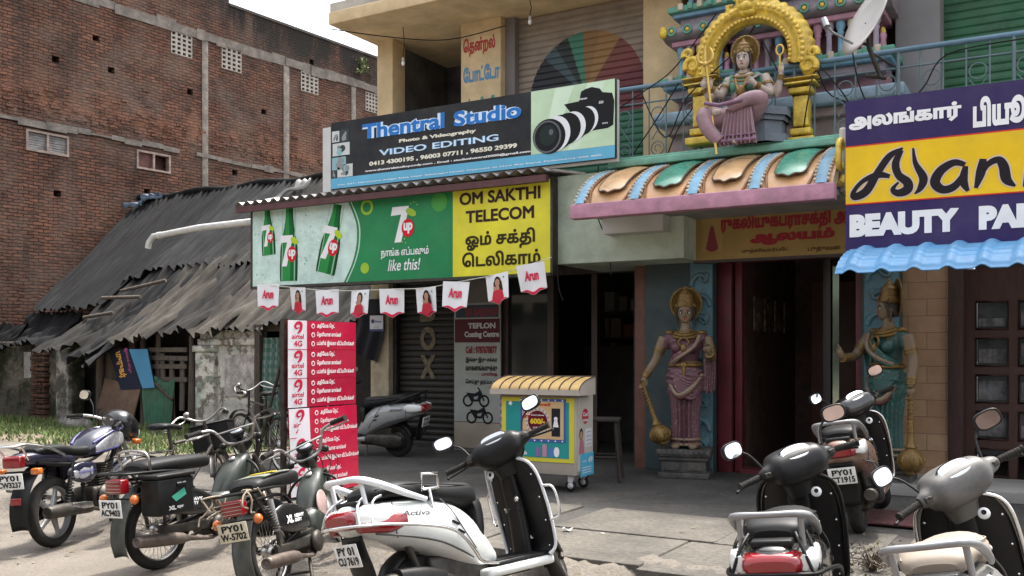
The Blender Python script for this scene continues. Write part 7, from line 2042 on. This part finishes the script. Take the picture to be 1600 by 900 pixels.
    m = MB(ST); m.lathe([(.001, -.04), (.05, -.035), (.068, .0), (.068, .02), (.001, .025)], 20, M=T(.93, 0, .935) @ RY(-.55)); hp = m.build('speedometer', BLKPL, s)
    m = MB(ST); m.lathe([(.052, .0), (.052, .006), (.001, .006)], 20, M=T(.93, 0, .935) @ RY(-.55) @ T(0, 0, .022)); m.build('dial', DASH, hp)
    m = MB(ST); m.lathe([(.001, -.1), (.05, -.09), (.08, -.03), (.085, .0), (.001, .01)], 20, M=T(1.06, 0, .86) @ RY(PI / 2)); hl = m.build('headlight', BLKPL, s)
    for sg in (-1, 1): m = MB(ST); m.ball((1.0, sg * .15, .86), (.03, .03, .03), 8); m.tube([(1.0, sg * .05, .86), (1.0, sg * .14, .86)], .008, 6); m.build('indicator', BLKPL, s)
    # carrier, tail
    m = MB()
    for sg in (-1, 1): m.tube([(.15, sg * .12, .70), (-.05, sg * .145, .72), (-.36, sg * .14, .73), (-.4, sg * .08, .73)], .009, 7, k=3); m.tube([(-.34, sg * .135, .73), (-.1, sg * .1, .5)], .008, 6)
    m.tube([(-.4, -.09, .73), (-.4, .09, .73)], .009, 7)
    for x in (-.36, -.28, -.2): m.tube([(x, -.14, .73), (x, .14, .73)], .007, 6)
    m.build('carrier', BLKPL, s)
    if c.get('grab'):
        m = MB(); m.tube([(-.16, -.13, .72), (-.2, -.13, .86), (-.2, .13, .86), (-.16, .13, .72)], .01, 8, k=4); m.build('grab_hoop', OLDCHR, s)
    m = MB(); m.box(-.38, -.3, -.075, .075, .59, .69, b=.012); tl = m.build('tail_light', REDLENS, s)
    m = MB()
    for i in range(4): m.box(-.384, -.378, -.07, .07, .603 + i * .023, .607 + i * .023)
    m.build('lens_rib', OLDCHR, tl)
    for sg in (-1, 1):
        m = MB(); m.tube([(-.32, 0, .55), (-.32, sg * .14, .55)], .007, 6); m.ball((-.33, sg * .15, .55), (.034, .03, .034), 8, 1); m.build('indicator', [BLKPL, AMBER], s)
    plate(s, *c['plate'], T(-.40, 0, .43) @ RY(-.1), .21, .125, c.get('pcol'))
    m = MB(); m.tube([(.4, .08, .24), (.38, .22, .0)], .012, 7); m.tube([(.44, -.07, .2), (.3, -.13, -.0)] if c.get('cstand') else [(.4, -.05, .22), (.2, -.1, .2)], .013, 7)
    if c.get('cstand'): m.tube([(.44, .07, .2), (.3, .13, .0)], .013, 7); m.tube([(.34, -.11, .06), (.34, .11, .06)], .01, 6)
    m.build('stand', DARKMETAL, s)
    m = MB()
    for q in range(5): m.tube([ST @ Vector((.93, .05 - .025 * q, .93)), (1.03 + .02 * q, .12 - .06 * q, .8), (.95, .06 - .03 * q, .62), (.7, .03, .5)], .004, 5, k=4)
    m.build('cable', BLKPL, s)
    m = MB(); m.tube([(.72, -.2, .3), (.84, -.24, .4), (.86, -.22, .6), (.88, -.1, .7), (.88, .1, .7), (.86, .22, .6), (.84, .24, .4), (.72, .2, .3)], .011, 8, k=4); m.build('leg_guard', BLKPL, s)
    return s
m2 = moped('dark green moped with a black box on its side and plate AC9403', (-5.47, 4.48, 0), R(94), R(-3), dict(plate=('PY01', 'AC9403'), steer=R(36), greyf=1, grab=1))
# black side box
m = MB(); m.box(-.26, .08, -.30, -.13, .42, .68, b=.02); bxo = m.build('side_box', BLKPL, m2)
m = MB(); m.box(-.27, .09, -.31, -.12, .68, .71, b=.012); m.box(-.09, -.0, -.313, -.3, .62, .635); m.build('lid', BLKPL, bxo)
m = MB(); m.flat([(-.14, .55), (-.02, .60), (-.0, .55), (-.1, .51)], -.303, 1); m.text('XL', -.17, -.1, .455, .485, -.303, 0, .05); m.text('super', -.09, -.03, .455, .48, -.303, 0, .04); m.text('MALAR', -.08, -.0, .625, .645, -.303, 0, .04); m.build('sticker', [ink('sticker_grey', (.4, .4, .4)), ink('sticker_teal', (.05, .25, .18))], bxo)
m3 = moped('worn dark green moped with a taped seat, ropes on the carrier and plate W5702', (-4.29, 4.40, 0), R(107), R(-11), dict(plate=('PY01', 'W-5702'), pcol=mat('plate_cream', (.62, .56, .42), .55, var=.15, dirt=.35, dcol=(.25, .18, .1), dscale=9), sc=.91, steer=R(38), greyf=1, cstand=1))
m = MB(); m.loft([(-.1, 0, .80, .12, .012, 2.5), (.1, .0, .808, .125, .012, 2.5), (.3, 0, .80, .11, .012, 2.5)], 14, 3); m.build('seat_patch', mat('grey_green_patch', (.14, .15, .12), .8, var=.3, scale=8), m3)
m = MB(); m.box(.0, .07, -.128, .05, .818, .824); m.build('tape', ink('yellow_tape', (.55, .42, .04)), m3)
m = MB()
rr = random.Random(8)
for i in range(9):
    a = [(-.38 + rr.uniform(-.03, .06), .13 - rr.uniform(0, .05) - .24 * (i % 2), .74)]
    for k_ in range(5): a.append((a[-1][0] + rr.uniform(-.05, .05), a[-1][1] + rr.uniform(-.05, .05), a[-1][2] - rr.uniform(-.01, .07)))
    m.tube(a, .006, 5, k=4)
m.build('rope', mat('jute_rope', (.3, .24, .17), .9, var=.2), m3)
m = MB(); m.ball((.72, -.105, .5), (.09, .012, .1), 10); m.build('pink_patch', mat('pale_patch', (.4, .28, .26), .6, var=.25), m3)

# ---------------------------------------------------------------- motorcycle
TB = mat('tank_blue_black', (.015, .015, .03), .2, var=.1, coat=.8); TSIL = mat('tank_silver', (.46, .47, .50), .25, .5, var=.05, coat=.5); TPUR = mat('tank_violet', (.06, .06, .22), .25, var=.05, coat=.5)
k_ = thing('motorcycle', 'black motorcycle with a silver and violet tank and plate CW3237', 'motorcycle', (-6.78, 4.58, 0))
k_.rotation_euler = (R(-4), 0, R(110)); k_.scale = (.88, .88, .88)
piv = Vector((1.05, 0, .75)); axis = Vector((-math.sin(.45), 0, math.cos(.45)))
ST = Matrix.Translation(piv) @ Matrix.Rotation(R(-24), 4, axis) @ Matrix.Translation(-piv)
wheel(k_, 'rear_wheel', 0, .305, .092, 'five', rimc=mat('alloy_grey', (.3, .3, .3), .45, .6, var=.15, dirt=.4)); wheel(k_, 'front_wheel', 1.265, .305, .08, 'five', ST, rimc=MATS['alloy_grey'])
m = MB(); m.tube([(1.02, 0, .84), (.75, 0, .42), (.55, 0, .26), (.3, 0, .26)], .024, 9, k=3)
for sg in (-1, 1): m.tube([(1.0, sg * .03, .86), (.5, sg * .1, .72), (.2, sg * .12, .70), (-.28, sg * .1, .76)], .017, 8, k=3); m.tube([(.42, sg * .1, .3), (.0, sg * .1, .305)], .022, 8); m.tube([(.3, sg * .11, .7), (.3, sg * .1, .26)], .018, 8)
m.build('frame', BLKPL, k_)
m = MB(); m.loft([(.42, 0, .78, .07, .05, 2.4), (.5, 0, .82, .12, .1, 2.5), (.64, 0, .86, .155, .125, 2.6), (.8, 0, .88, .165, .125, 2.6), (.93, 0, .88, .13, .1, 2.5), (1.02, 0, .87, .06, .06, 2.2)], 24, 4); tk = m.build('fuel_tank', TB, k_)
for sg in (-1, 1):
    m = MB(); m.loft([(.50, sg * .118, .80, .01, .03, 2.4), (.62, sg * .152, .84, .014, .06, 2.5), (.78, sg * .162, .87, .014, .075, 2.6), (.92, sg * .13, .87, .012, .05, 2.4)], 14, 3); m.build('tank_panel', TSIL, tk)
    m = MB(); m.tube([(.48, sg * .115, .86), (.62, sg * .155, .92), (.8, sg * .165, .965), (.95, sg * .12, .95)], .012, 7, k=3); m.tube([(.5, sg * .12, .77), (.65, sg * .158, .785), (.8, sg * .165, .80)], .01, 7, k=3); m.build('tank_stripe', TPUR, tk)
m = MB(); m.lathe([(.001, 0), (.035, 0), (.035, .012), (.001, .015)], 16, M=T(.72, 0, .985)); m.build('fuel_cap', CHROME, tk)
m = MB(); m.loft([(-.26, 0, .85, .09, .03, 2.5), (-.18, 0, .86, .125, .045, 2.7), (.05, 0, .845, .13, .05, 2.7), (.2, 0, .815, .125, .05, 2.7), (.4, 0, .80, .11, .05, 2.6), (.5, 0, .81, .07, .04, 2.4)], 20, 4); m.build('seat', SEATM, k_)
for sg in (-1, 1):
    m = MB(); m.loft([(.08, sg * .125, .62, .01, .04, 2.6), (.18, sg * .145, .62, .02, .085, 2.8), (.34, sg * .145, .61, .022, .095, 2.8), (.46, sg * .13, .62, .014, .06, 2.6)], 14, 3); sc_ = m.build('side_cover', TB, k_)
    m = MB(); m.loft([(.12, sg * .15, .61, .006, .03, 2.6), (.24, sg * .163, .61, .008, .055, 2.6), (.38, sg * .158, .62, .006, .04, 2.6)], 12, 3); m.build('cover_panel', TSIL, sc_)
    m = MB(T(.15, sg * .175, .6) @ (Matrix() if sg < 0 else RZ(PI) @ T(-.24, 0, 0))); m.text('Splendor', 0, .24, 0, .04, 0, 0, .02, .3); m.build('lettering', TPUR, sc_)
m = MB(); m.loft([(-.42, 0, .80, .06, .04, 2.4), (-.36, 0, .80, .09, .06, 2.6), (-.15, 0, .79, .12, .06, 2.7), (.15, 0, .75, .13, .055, 2.7), (.22, 0, .74, .1, .04, 2.6)], 18, 3); m.build('tail_cowl', TB, k_)
m = MB(); m.box(-.48, -.40, -.085, .085, .74, .84, b=.02); m.build('tail_light', REDLENS, k_)
m = MB(); m.box(-.455, -.44, -.05, .05, .43, .49, b=.01); m.build('reflector', REDLENS, k_)
for sg in (-1, 1): m = MB(); m.tube([(-.38, 0, .70), (-.38, sg * .15, .70)], .009, 6); m.box(-.42, -.36, sg * .17 - .04, sg * .17 + .04, .675, .73, 1, b=.014); m.build('indicator', [BLKPL, AMBER], k_)
m = MB(); m.tube([(.02, -.135, .80), (-.2, -.145, .88), (-.46, -.13, .93), (-.56, -.1, .925), (-.58, 0, .925), (-.56, .1, .925), (-.46, .13, .93), (-.2, .145, .88), (.02, .135, .80)], .0125, 9, k=4)
m.tube([(-.5, -.12, .93), (-.38, -.09, .80)], .01, 7); m.tube([(-.5, .12, .93), (-.38, .09, .80)], .01, 7); m.build('grab_rail', CHROME, k_)
arc = lambda r_, a0, a1, n_, cx, cz, hw: [(cx + r_ * math.cos(a0 + (a1 - a0) * i / n_), cz + r_ * math.sin(a0 + (a1 - a0) * i / n_), hw, .03) for i in range(n_ + 1)]
m = MB(); m.shell(arc(.37, R(200), R(70), 9, -.02, .34, .085), .006, 10, 2); m.build('rear_fender', BLKPL, k_)
m = MB(ST); m.shell(arc(.345, R(165), R(35), 8, 1.265, .305, .065), .006, 10, 2); m.build('front_fender', TB, k_)
plate(k_, 'PY01', 'CW3237', T(-.50, 0, .57) @ RY(-.12), .25, .13)
m = MB()
for sg in (-1, 1):
    m.tube([(.0, sg * .12, .31), (.07, sg * .13, .5)], .013, 8); m.tube([(.07, sg * .13, .5), (.14, sg * .13, .72)], .02, 9)
    for i in range(10): m.ring((.03 + .0042 * i * 2.2, sg * .128, .37 + .024 * i), .028, .006, 'z', 14, 5)
m.build('shock', BLKPL, k_)
m = MB(); m.loft([(-.28, -.165, .335, .03, .03, 2), (-.27, -.165, .335, .05, .055, 2), (.05, -.16, .32, .055, .058, 2), (.3, -.15, .29, .045, .045, 2), (.4, -.14, .27, .02, .02, 2), (.7, -.1, .22, .018, .018, 2), (.85, -.06, .35, .018, .018, 2)], 16, 3); ex = m.build('exhaust', DARKMETAL, k_)
m = MB(); m.loft([(.0, -.2, .345, .012, .03, 3), (.15, -.2, .335, .014, .035, 3), (.3, -.19, .32, .01, .025, 3)], 10, 2); m.build('heat_shield', CHROME, ex)
m = MB(); m.box(.45, .75, -.12, .12, .26, .46, b=.04)
for i in range(9): m.box(.55 + .006 * i, .75 + .006 * i, -.1, .1, .47 + .022 * i, .48 + .022 * i, b=.003)
m.lathe([(.001, 0), (.1, 0), (.11, .03), (.001, .04)], 20, M=T(.58, -.12, .36) @ RX(PI / 2)); m.build('engine', DARKMETAL, k_)
m = MB(); m.loft([(-.06, .12, .305, .014, .07, 3), (.1, .12, .3, .016, .06, 3), (.45, .12, .32, .016, .06, 3)], 12, 3); m.build('chain_case', BLKPL, k_)
m = MB(ST)
for sg in (-1, 1): m.tube([(1.0, sg * .085, .9), (1.265, sg * .085, .305)], .02, 10)
m.tube([(.95, 0, .98), (1.06, 0, .72)], .03, 10); m.build('fork', STEEL, k_)
m = MB(ST); m.tube([(.72, -.36, 1.04), (.84, -.26, 1.06), (.93, -.14, 1.04), (.96, 0, 1.0), (.93, .14, 1.04), (.84, .26, 1.06), (.72, .36, 1.04)], .0125, 9, k=4); hb = m.build('handlebar', CHROME, k_)
grip_pair(hb, [(.82, .275, 1.058), (.71, .365, 1.04)], .018, ST)
for sg in (-1, 1): m = MB(ST); m.tube([(.9, sg * .2, 1.04), (.86, sg * .29, 1.03), (.75, sg * .38, 1.01)], .007, 6, k=3); m.build('brake_lever', BLKPL, hb); (mirror if sg > 0 else (lambda *z: None))(hb, (.88, sg * .2, 1.06), (.87, sg * .24, 1.16), (.86, sg * .33, 1.25), (-.93, -.2 * sg, .2), .05, ST, BLKPL, 1.25)
m = MB(ST)
m.loft([(.90, 0, 1.05, .10, .05, 2.5), (.96, 0, 1.03, .15, .11, 2.6), (1.06, 0, .99, .16, .15, 2.6), (1.16, 0, .94, .125, .13, 2.5), (1.21, 0, .91, .07, .08, 2.3)], 22, 4); fa = m.build('headlight_fairing', BLKPAINT, k_)
m = MB(ST); m.loft([(1.19, 0, .92, .08, .08, 2.3), (1.225, 0, .91, .06, .06, 2.2)], 18, 1); m.build('headlight', CLEARLENS, fa)
m = MB(ST)
for sg in (-1, 1): m.lathe([(.001, 0), (.05, 0), (.052, -.03), (.001, -.04)], 18, M=T(.93, sg * .055, 1.09) @ RY(-.6))
m.build('dial', DASH, fa)
for sg in (-1, 1): m = MB(ST); m.tube([(1.1, 0, .86), (1.1, sg * .17, .86)], .009, 6); m.box(1.06, 1.13, sg * .19 - .035, sg * .19 + .035, .835, .885, 1, b=.014); m.build('indicator', [BLKPL, AMBER], k_)
m = MB(); m.tube([(.45, .12, .24), (.43, .25, .0)], .013, 7); m.tube([(.43, .25, 0), (.38, .27, 0)], .015, 7); m.build('side_stand', DARKMETAL, k_)
m = MB()
for q in range(4): m.tube([ST @ Vector((.93, .08 - .05 * q, 1.02)), (1.12, .1 - .06 * q, .98), (1.02, .06 - .04 * q, .8), (.8, .03, .6)], .0045, 5, k=4)
m.build('cable', BLKPL, k_)

# ---------------------------------------------------------------- bicycles
BGRN = mat('old_cycle_paint', (.022, .024, .024), .45, var=.15, dirt=.4, dcol=(.12, .07, .04), dscale=9)
def bicycle(label, loc, head_, lean, basket, steer=0):
    s = thing('bicycle', label, 'bicycle', loc, 0, 'bicycles by the red stand'); s.rotation_euler = (lean, 0, head_); s.scale = (.92, .92, .92)
    piv = Vector((.86, 0, .7)); axis = Vector((-math.sin(.35), 0, math.cos(.35)))
    ST = Matrix.Translation(piv) @ Matrix.Rotation(steer, 4, axis) @ Matrix.Translation(-piv)
    wheel(s, 'rear_wheel', 0, .34, .04, 'wire', rimc=OLDCHR); wheel(s, 'front_wheel', 1.1, .34, .04, 'wire', ST, rimc=OLDCHR)
    m = MB(); m.tube([(.84, 0, .84), (.38, 0, .8)], .015, 8); m.tube([(.87, 0, .74), (.44, 0, .3)], .017, 8); m.tube([(.32, 0, .92), (.44, 0, .3)], .016, 8)
    for sg in (-1, 1): m.tube([(.44, sg * .03, .3), (0, sg * .06, .34)], .01, 7); m.tube([(.37, sg * .02, .78), (0, sg * .06, .34)], .008, 7)
    m.build('frame', BGRN, s)
    m = MB(ST)
    for sg in (-1, 1): m.tube([(.88, sg * .03, .68), (1.0, sg * .05, .5), (1.1, sg * .05, .34)], .011, 7, k=3)
    m.tube([(.82, 0, .98), (.9, 0, .66)], .016, 8); m.build('fork', BGRN, s)
    m = MB(ST); m.tube([(.5, -.28, 1.0), (.66, -.27, 1.0), (.78, -.2, 1.06), (.82, -.08, 1.0), (.82, 0, .98), (.82, .08, 1.0), (.78, .2, 1.06), (.66, .27, 1.0), (.5, .28, 1.0)], .0115, 8, k=4); hb = m.build('handlebar', OLDCHR, s)
    grip_pair(hb, [(.6, .28, 1.0), (.49, .282, 1.0)], .017, ST)
    m = MB(ST); m.tube([(.8, -.16, 1.03), (.74, -.18, 1.0), (.6, -.27, .96)], .006, 5, k=3); m.tube([(.8, .16, 1.03), (.74, .18, 1.0), (.6, .27, .96)], .006, 5, k=3); m.ball((.8, .14, 1.075), (.03, .03, .025), 8); m.build('brake_lever', OLDCHR, hb)
    m = MB(); m.loft([(.14, 0, .955, .05, .02, 2.2), (.18, 0, .965, .11, .03, 2.3), (.28, 0, .96, .1, .032, 2.3), (.38, 0, .95, .045, .028, 2.3), (.46, 0, .94, .03, .022, 2.2), (.48, 0, .935, .01, .01, 2)], 16, 3); m.build('saddle', SEATM, s)
    m = MB()
    for sg in (-1, 1): m.ring((.22, sg * .06, .91), .022, .006, 'z', 12, 5); m.ring((.22, sg * .06, .93), .022, .006, 'z', 12, 5)
    m.build('saddle_spring', OLDCHR, s)
    arc2 = lambda r_, a0, a1, n_, cx, cz: [(cx + r_ * math.cos(a0 + (a1 - a0) * i / n_), cz + r_ * math.sin(a0 + (a1 - a0) * i / n_), .03, .015) for i in range(n_ + 1)]
    m = MB(); m.shell(arc2(.37, R(200), R(40), 9, 0, .34), .004, 8, 2); m.build('rear_fender', BGRN, s)
    m = MB(ST); m.shell(arc2(.37, R(165), R(40), 8, 1.1, .34), .004, 8, 2); m.build('front_fender', BGRN, s)
    m = MB(); m.lathe([(.09, -.004), (.1, -.004), (.1, .004), (.09, .004)], 24, M=T(.44, -.05, .3) @ RX(PI / 2)); m.tube([(.44, -.06, .3), (.36, -.07, .14)], .009, 6); m.box(.31, .41, -.14, -.06, .12, .145, b=.006); m.tube([(.44, .06, .3), (.52, .07, .46)], .009, 6); m.box(.47, .57, .06, .14, .45, .475, b=.006); m.build('crank', OLDCHR, s)
    m = MB(); m.box(.0, .5, -.065, -.045, .3, .4, b=.02); m.build('chain_guard', BGRN, s)
    m = MB()
    for sg in (-1, 1): m.tube([(.3, sg * .05, .74), (-.25, sg * .07, .74), (-.3, 0, .74)], .007, 6); m.tube([(-.2, sg * .07, .74), (0, sg * .065, .34)], .006, 5)
    for i in range(4): m.tube([(-.2 + i * .12, -.07, .74), (-.2 + i * .12, .07, .74)], .005, 5)
    m.build('carrier', BGRN, s)
    m = MB(); m.tube([(.05, .06, .32), (-.02, .2, .0)], .01, 6); m.build('stand', DARKMETAL, s)
    if basket:
        m = MB(ST); m.box(.94, 1.24, -.18, .18, .70, .705, b=0)
        for a, b, c_, d in ((.94, .95, -.18, .18), (1.23, 1.24, -.18, .18)): m.box(a, b, c_, d, .70, .95)
        for c_, d in ((-.18, -.17), (.17, .18)): m.box(.95, 1.23, c_, d, .70, .95)
        m.tube([(.935, -.185, .95), (1.245, -.185, .95), (1.245, .185, .95), (.935, .185, .95)], .009, 6, closed=True)
        m.build('basket', BLKPL, s)
    else:
        m = MB(ST); m.lathe([(.001, -.08), (.04, -.07), (.062, 0), (.055, .012), (.001, .015)], 18, M=T(.98, 0, .93) @ RY(PI / 2)); m.build('headlamp', OLDCHR, s)
    return s
bicycle('black bicycle with a black front basket behind the moped with the side box', (-6.43, 5.15, 0), R(96), R(-4), True, R(30))
bicycle('old dark bicycle with a chrome headlamp, parked between the hut and the red stand', (-7.6, 7.9, .155), R(158), R(-5), False, R(8))

# ---------------------------------------------------------------- snack cart
ct = thing('snack_cart', 'colourful cart on castors with printed panels and a yellow ribbed canopy', 'cart', (-4.93, 8.15, .157), R(3))
CW_, CD_ = .82, .42
m = MB(); m.box(0, CW_, 0, CD_, .16, .92, b=.008); m.build('cabinet', mat('cart_cream', (.42, .38, .32), .55, var=.12, dirt=.35), ct)
m = MB(); m.box(.02, CW_ - .02, -.008, 0, .28, .9, 0); m.box(.07, CW_ - .07, -.011, -.007, .32, .86, 1); m.build('front_print', [ink('cart_yellow', (.6, .55, .06)), ink('cart_teal', (.03, .28, .27))], ct)
m = MB(); m.box(.23, CW_ - .20 + .1, -.0135, -.01, .47, .89, 0); m.box(.255, CW_ - .125, -.016, -.013, .50, .865, 1)
rr = random.Random(2)
for i in range(14): m.disc(.24 + .48 * (i % 7) / 6.5, .485 if i < 7 else .877, .008, -.0165, 6, 8)
m.disc(.42, .67, .135, -.017, 2, 30); m.disc(.42, .67, .105, -.018, 3, 30)
for i in range(18): a = 2 * PI * i / 18; m.disc(.42 + .12 * math.cos(a), .67 + .12 * math.sin(a), .012, -.0185, 4, 8)
m.text('600/-', .34, .5, .645, .70, -.0195, 5, .06); m.text('Smart phone', .35, .49, .72, .74, -.0195, 6, .02); m.text('exchange', .37, .47, .60, .62, -.0195, 6, .02)
m.box(.57, .66, -.019, -.015, .53, .80, 7); m.disc(.615, .70, .02, -.0195, 6, 12); m.flat([(.585, .62), (.645, .62), (.63, .69), (.6, .69)], -.0195, 6)
m.text('Diwali', .36, .56, .82, .85, -.0175, 8, .04, .15); m.box(.265, .345, -.018, -.015, .70, .79, 8); m.text('SALE', .27, .34, .73, .76, -.0195, 6, .04)
m.build('poster', [ink('poster_frame_blue', (.06, .12, .35)), ink('poster_peach', (.6, .42, .22)), ink('burst_white', (.62, .55, .5)), ink('burst_maroon', (.12, .01, .02)), ink('burst_tan', (.4, .3, .2)), ink('price_yellow', (.75, .5, .05)), WHITE, ink('phone_black', (.02, .02, .025)), ink('sale_red', (.5, .05, .03))], ct)
m = MB()
for i in range(40):
    z = .2 + .7 * i / 40; m.box(.0, .055, -.006 - .0004 * (i % 3), .0, z, z + .016, i % 4)
m.text('Pure', .1, .17, .35, .38, -.0125, 4, .03); m.text('Fresh', .17, .3, .34, .38, -.0125, 4, .03)
for i, x in enumerate((.4, .47, .54)): m.box(x, x + .045, -.014, -.01, .33, .42 + .03 * (i % 2), i % 4)
m.disc(.62, .38, .03, -.0125, 4, 12, rz=.05); m.disc(.12, .84, .02, -.0125, 4)
m.build('stickers', [ink('st_purple', (.25, .15, .35)), ink('st_pink', (.5, .25, .35)), ink('st_blue', (.1, .2, .5)), ink('st_dark', (.15, .1, .06)), WHITE], ct)
m = MB(RZ(PI / 2) @ T(0, -CW_, 0))
m.box(.03, CD_ - .03, -.008, 0, .2, .9, 0); m.disc(.2, .72, .08, -.01, 1, 20, rz=.075); m.text('Cool', .14, .26, .72, .76, -.012, 2, .04); m.text('drinks', .14, .26, .67, .7, -.012, 2, .04)
m.disc(.1, .55, .045, -.01, 3, 16, rz=.06); m.disc(.1, .54, .03, -.0105, 4, 14, rz=.042); m.flat([(.04, .36), (.18, .36), (.15, .49), (.07, .49)], -.0103, 5); m.box(.2, .36, -.0105, -.008, .42, .6, 2)
for i in range(4): m.box(.22, .34, -.0118, -.0105, .44 + i * .04, .448 + i * .04, 6)
m.box(.08, .4, -.013, -.009, .14, .36, 7); m.text('49', .26, .37, .26, .32, -.0145, 2, .05); m.text('only', .12, .22, .27, .3, -.0145, 2, .02)
for i in range(3): m.box(.12, .34, -.0142, -.013, .17 + i * .025, .178 + i * .025, 2)
m.build('side_print', [ink('side_pale', (.45, .42, .36)), ink('side_red', (.45, .03, .05)), ink('side_white', (.6, .6, .62)), HAIR, SKIN, ink('side_pink', (.4, .15, .2)), ink('side_grey', (.3, .3, .35)), ink('side_blue', (.08, .38, .55))], ct)
m = MB()
def cano(u, v):
    a = v * 1.3; return (-.06 + (CW_ + .14) * u, -.1 + .58 * (1 - math.cos(a * .95)) , .975 + .13 * math.sin(a))
m.grid(cano, 20, 10); m.grid(lambda u, v: (lambda p: (p[0], p[1] + .004, p[2] - .004))(cano(u, v)), 20, 10); 
m.build('canopy', mat('canopy_yellow', (.47, .31, .11), .5, var=.1, scale=4, dirt=.3, dcol=(.3, .18, .06), trans=.0), ct)
m = MB()
for i in range(10): m.tube([cano(i / 9, v / 8) for v in range(9)], .006, 5, M=T(0, -.003, .004))
m.tube([cano(0, 1), cano(1, 1)], .009, 6); m.build('canopy_rib', mat('rib_brown', (.05, .03, .02), .6), ct)
m = MB()
for u in (0, 1):
    P = [cano(u, v / 10) for v in range(11)]; x_ = P[0][0]
    m.prism([(p[1], p[2]) for p in P] + [(P[-1][1], .93), (P[0][1], .93)], 0, .012, M=T(x_ + (.012 if u == 0 else 0), 0, 0) @ Matrix(((0, -1, 0, 0), (1, 0, 0, 0), (0, 0, 1, 0), (0, 0, 0, 1))))
m.box(-.06, CW_ + .08, -.105, -.095, .93, .985); m.build('canopy_valance', mat('valance_cream', (.45, .40, .34), .6, var=.12, dirt=.3), ct)
for x, y in ((.08, .06), (CW_ - .08, .06), (.08, CD_ - .06), (CW_ - .08, CD_ - .06)):
    m = MB(); m.lathe([(.05, -.014), (.058, 0), (.05, .014), (.001, .014)], 18, 0, M=T(x, y, .058) @ RX(PI / 2)); m.lathe([(.001, -.02), (.03, -.018), (.03, .018), (.001, .02)], 14, 1, M=T(x, y, .058) @ RX(PI / 2)); m.box(x - .025, x + .025, y - .02, y + .02, .09, .165, 1); m.build('castor', [RUBBER, ink('castor_white', (.5, .5, .5))], ct)
so = thing('wooden_stool', 'dark wooden stool standing behind the snack cart', 'stool', (-4.3, 9.2, .157), R(20))
m = MB(); m.box(-.18, .18, -.18, .18, .62, .65, b=.006); m.build('seat', mat('stool_wood', (.03, .022, .017), .8, var=.3), so)
for sx in (-1, 1):
    for sy in (-1, 1): m = MB(); m.tube([(sx * .14, sy * .14, .62), (sx * .19, sy * .19, 0)], .022, 6); m.build('leg', MATS['stool_wood'], so)
m = MB()
for a, b in (((-.17, -.17), (.17, -.17)), ((.17, -.17), (.17, .17)), ((-.17, .17), (.17, .17)), ((-.17, -.17), (-.17, .17))): m.tube([(*a, .25), (*b, .25)], .014, 6)
m.build('stretcher', MATS['stool_wood'], so)
# dry weed and litter
wp = thing('dry_weed', 'dry brown weed growing from a crack between the black and the grey scooter', 'plant', (*pZ(1362, 893, .16)[:2], .16))
m = MB(); rr = random.Random(6)
for i in range(60):
    a = rr.uniform(0, 6.28); e = rr.uniform(.06, .2); h_ = rr.uniform(.02, .15)
    m.tube([(0, 0, 0), (e * .5 * math.cos(a), e * .5 * math.sin(a), h_), (e * math.cos(a + .4), e * math.sin(a + .4), h_ * rr.uniform(.3, 1.1))], [.004, .003, .0015], 4, k=3)
m.build('twig', mat('dry_twig', (.10, .075, .055), .9, var=.3), wp)
m = MB()
for i in range(150):
    a = rr.uniform(0, 6.28); e = rr.uniform(.03, .28); c_ = Vector((e * math.cos(a), e * math.sin(a), rr.uniform(.02, .18)))
    m.add([c_ + Vector((rr.uniform(-.02, .02), rr.uniform(-.02, .02), rr.uniform(-.02, .02))) for _ in range(3)], [(0, 1, 2)])
m.build('leaf', mat('dry_leaf', (.13, .11, .06), .9, var=.4), wp, fix=False)
pl_o = MB(); pl_o.sheet(lambda u, v: (.07 * u, .05 * v, .012 + .01 * math.sin(u * 5 + v * 3)), 6, 5, .001)
tag(pl_o.build('paper_scrap', mat('white_paper', (.6, .6, .6), .8), None, pZ(878, 829, .17)), 'small white scrap of paper lying on the terrace behind the white scooter', 'litter')

# dead leaves and paper bits lying about
m = MB(); rr = random.Random(12)
for i in range(230):
    X, Y = rr.uniform(-11, 1.5), rr.choice((rr.uniform(2.6, 5.1), rr.uniform(5.7, 9.3), rr.gauss(5.25, .2)))
    z = .006 if Y < 5.0 else (.12 if Y < 5.6 else .172)
    if Y < 5.6 and X < -9.2: z = .01
    a = rr.uniform(0, 6.28); s_ = rr.uniform(.012, .035)
    m.add([(X + s_ * math.cos(a + q), Y + s_ * .55 * math.sin(a + q), z + rr.uniform(0, .012)) for q in (0, 1.4, 3.14, 4.6)], [(0, 1, 2), (0, 2, 3)], rr.choice((0, 0, 0, 1, 2)))
tag(m.build('leaf_litter', [mat('dead_leaf_brown', (.12, .085, .045), .9, var=.3), mat('dead_leaf_yellow', (.25, .2, .08), .9, var=.3), mat('paper_bit', (.5, .48, .45), .9, var=.1)], fix=False), kind='stuff')
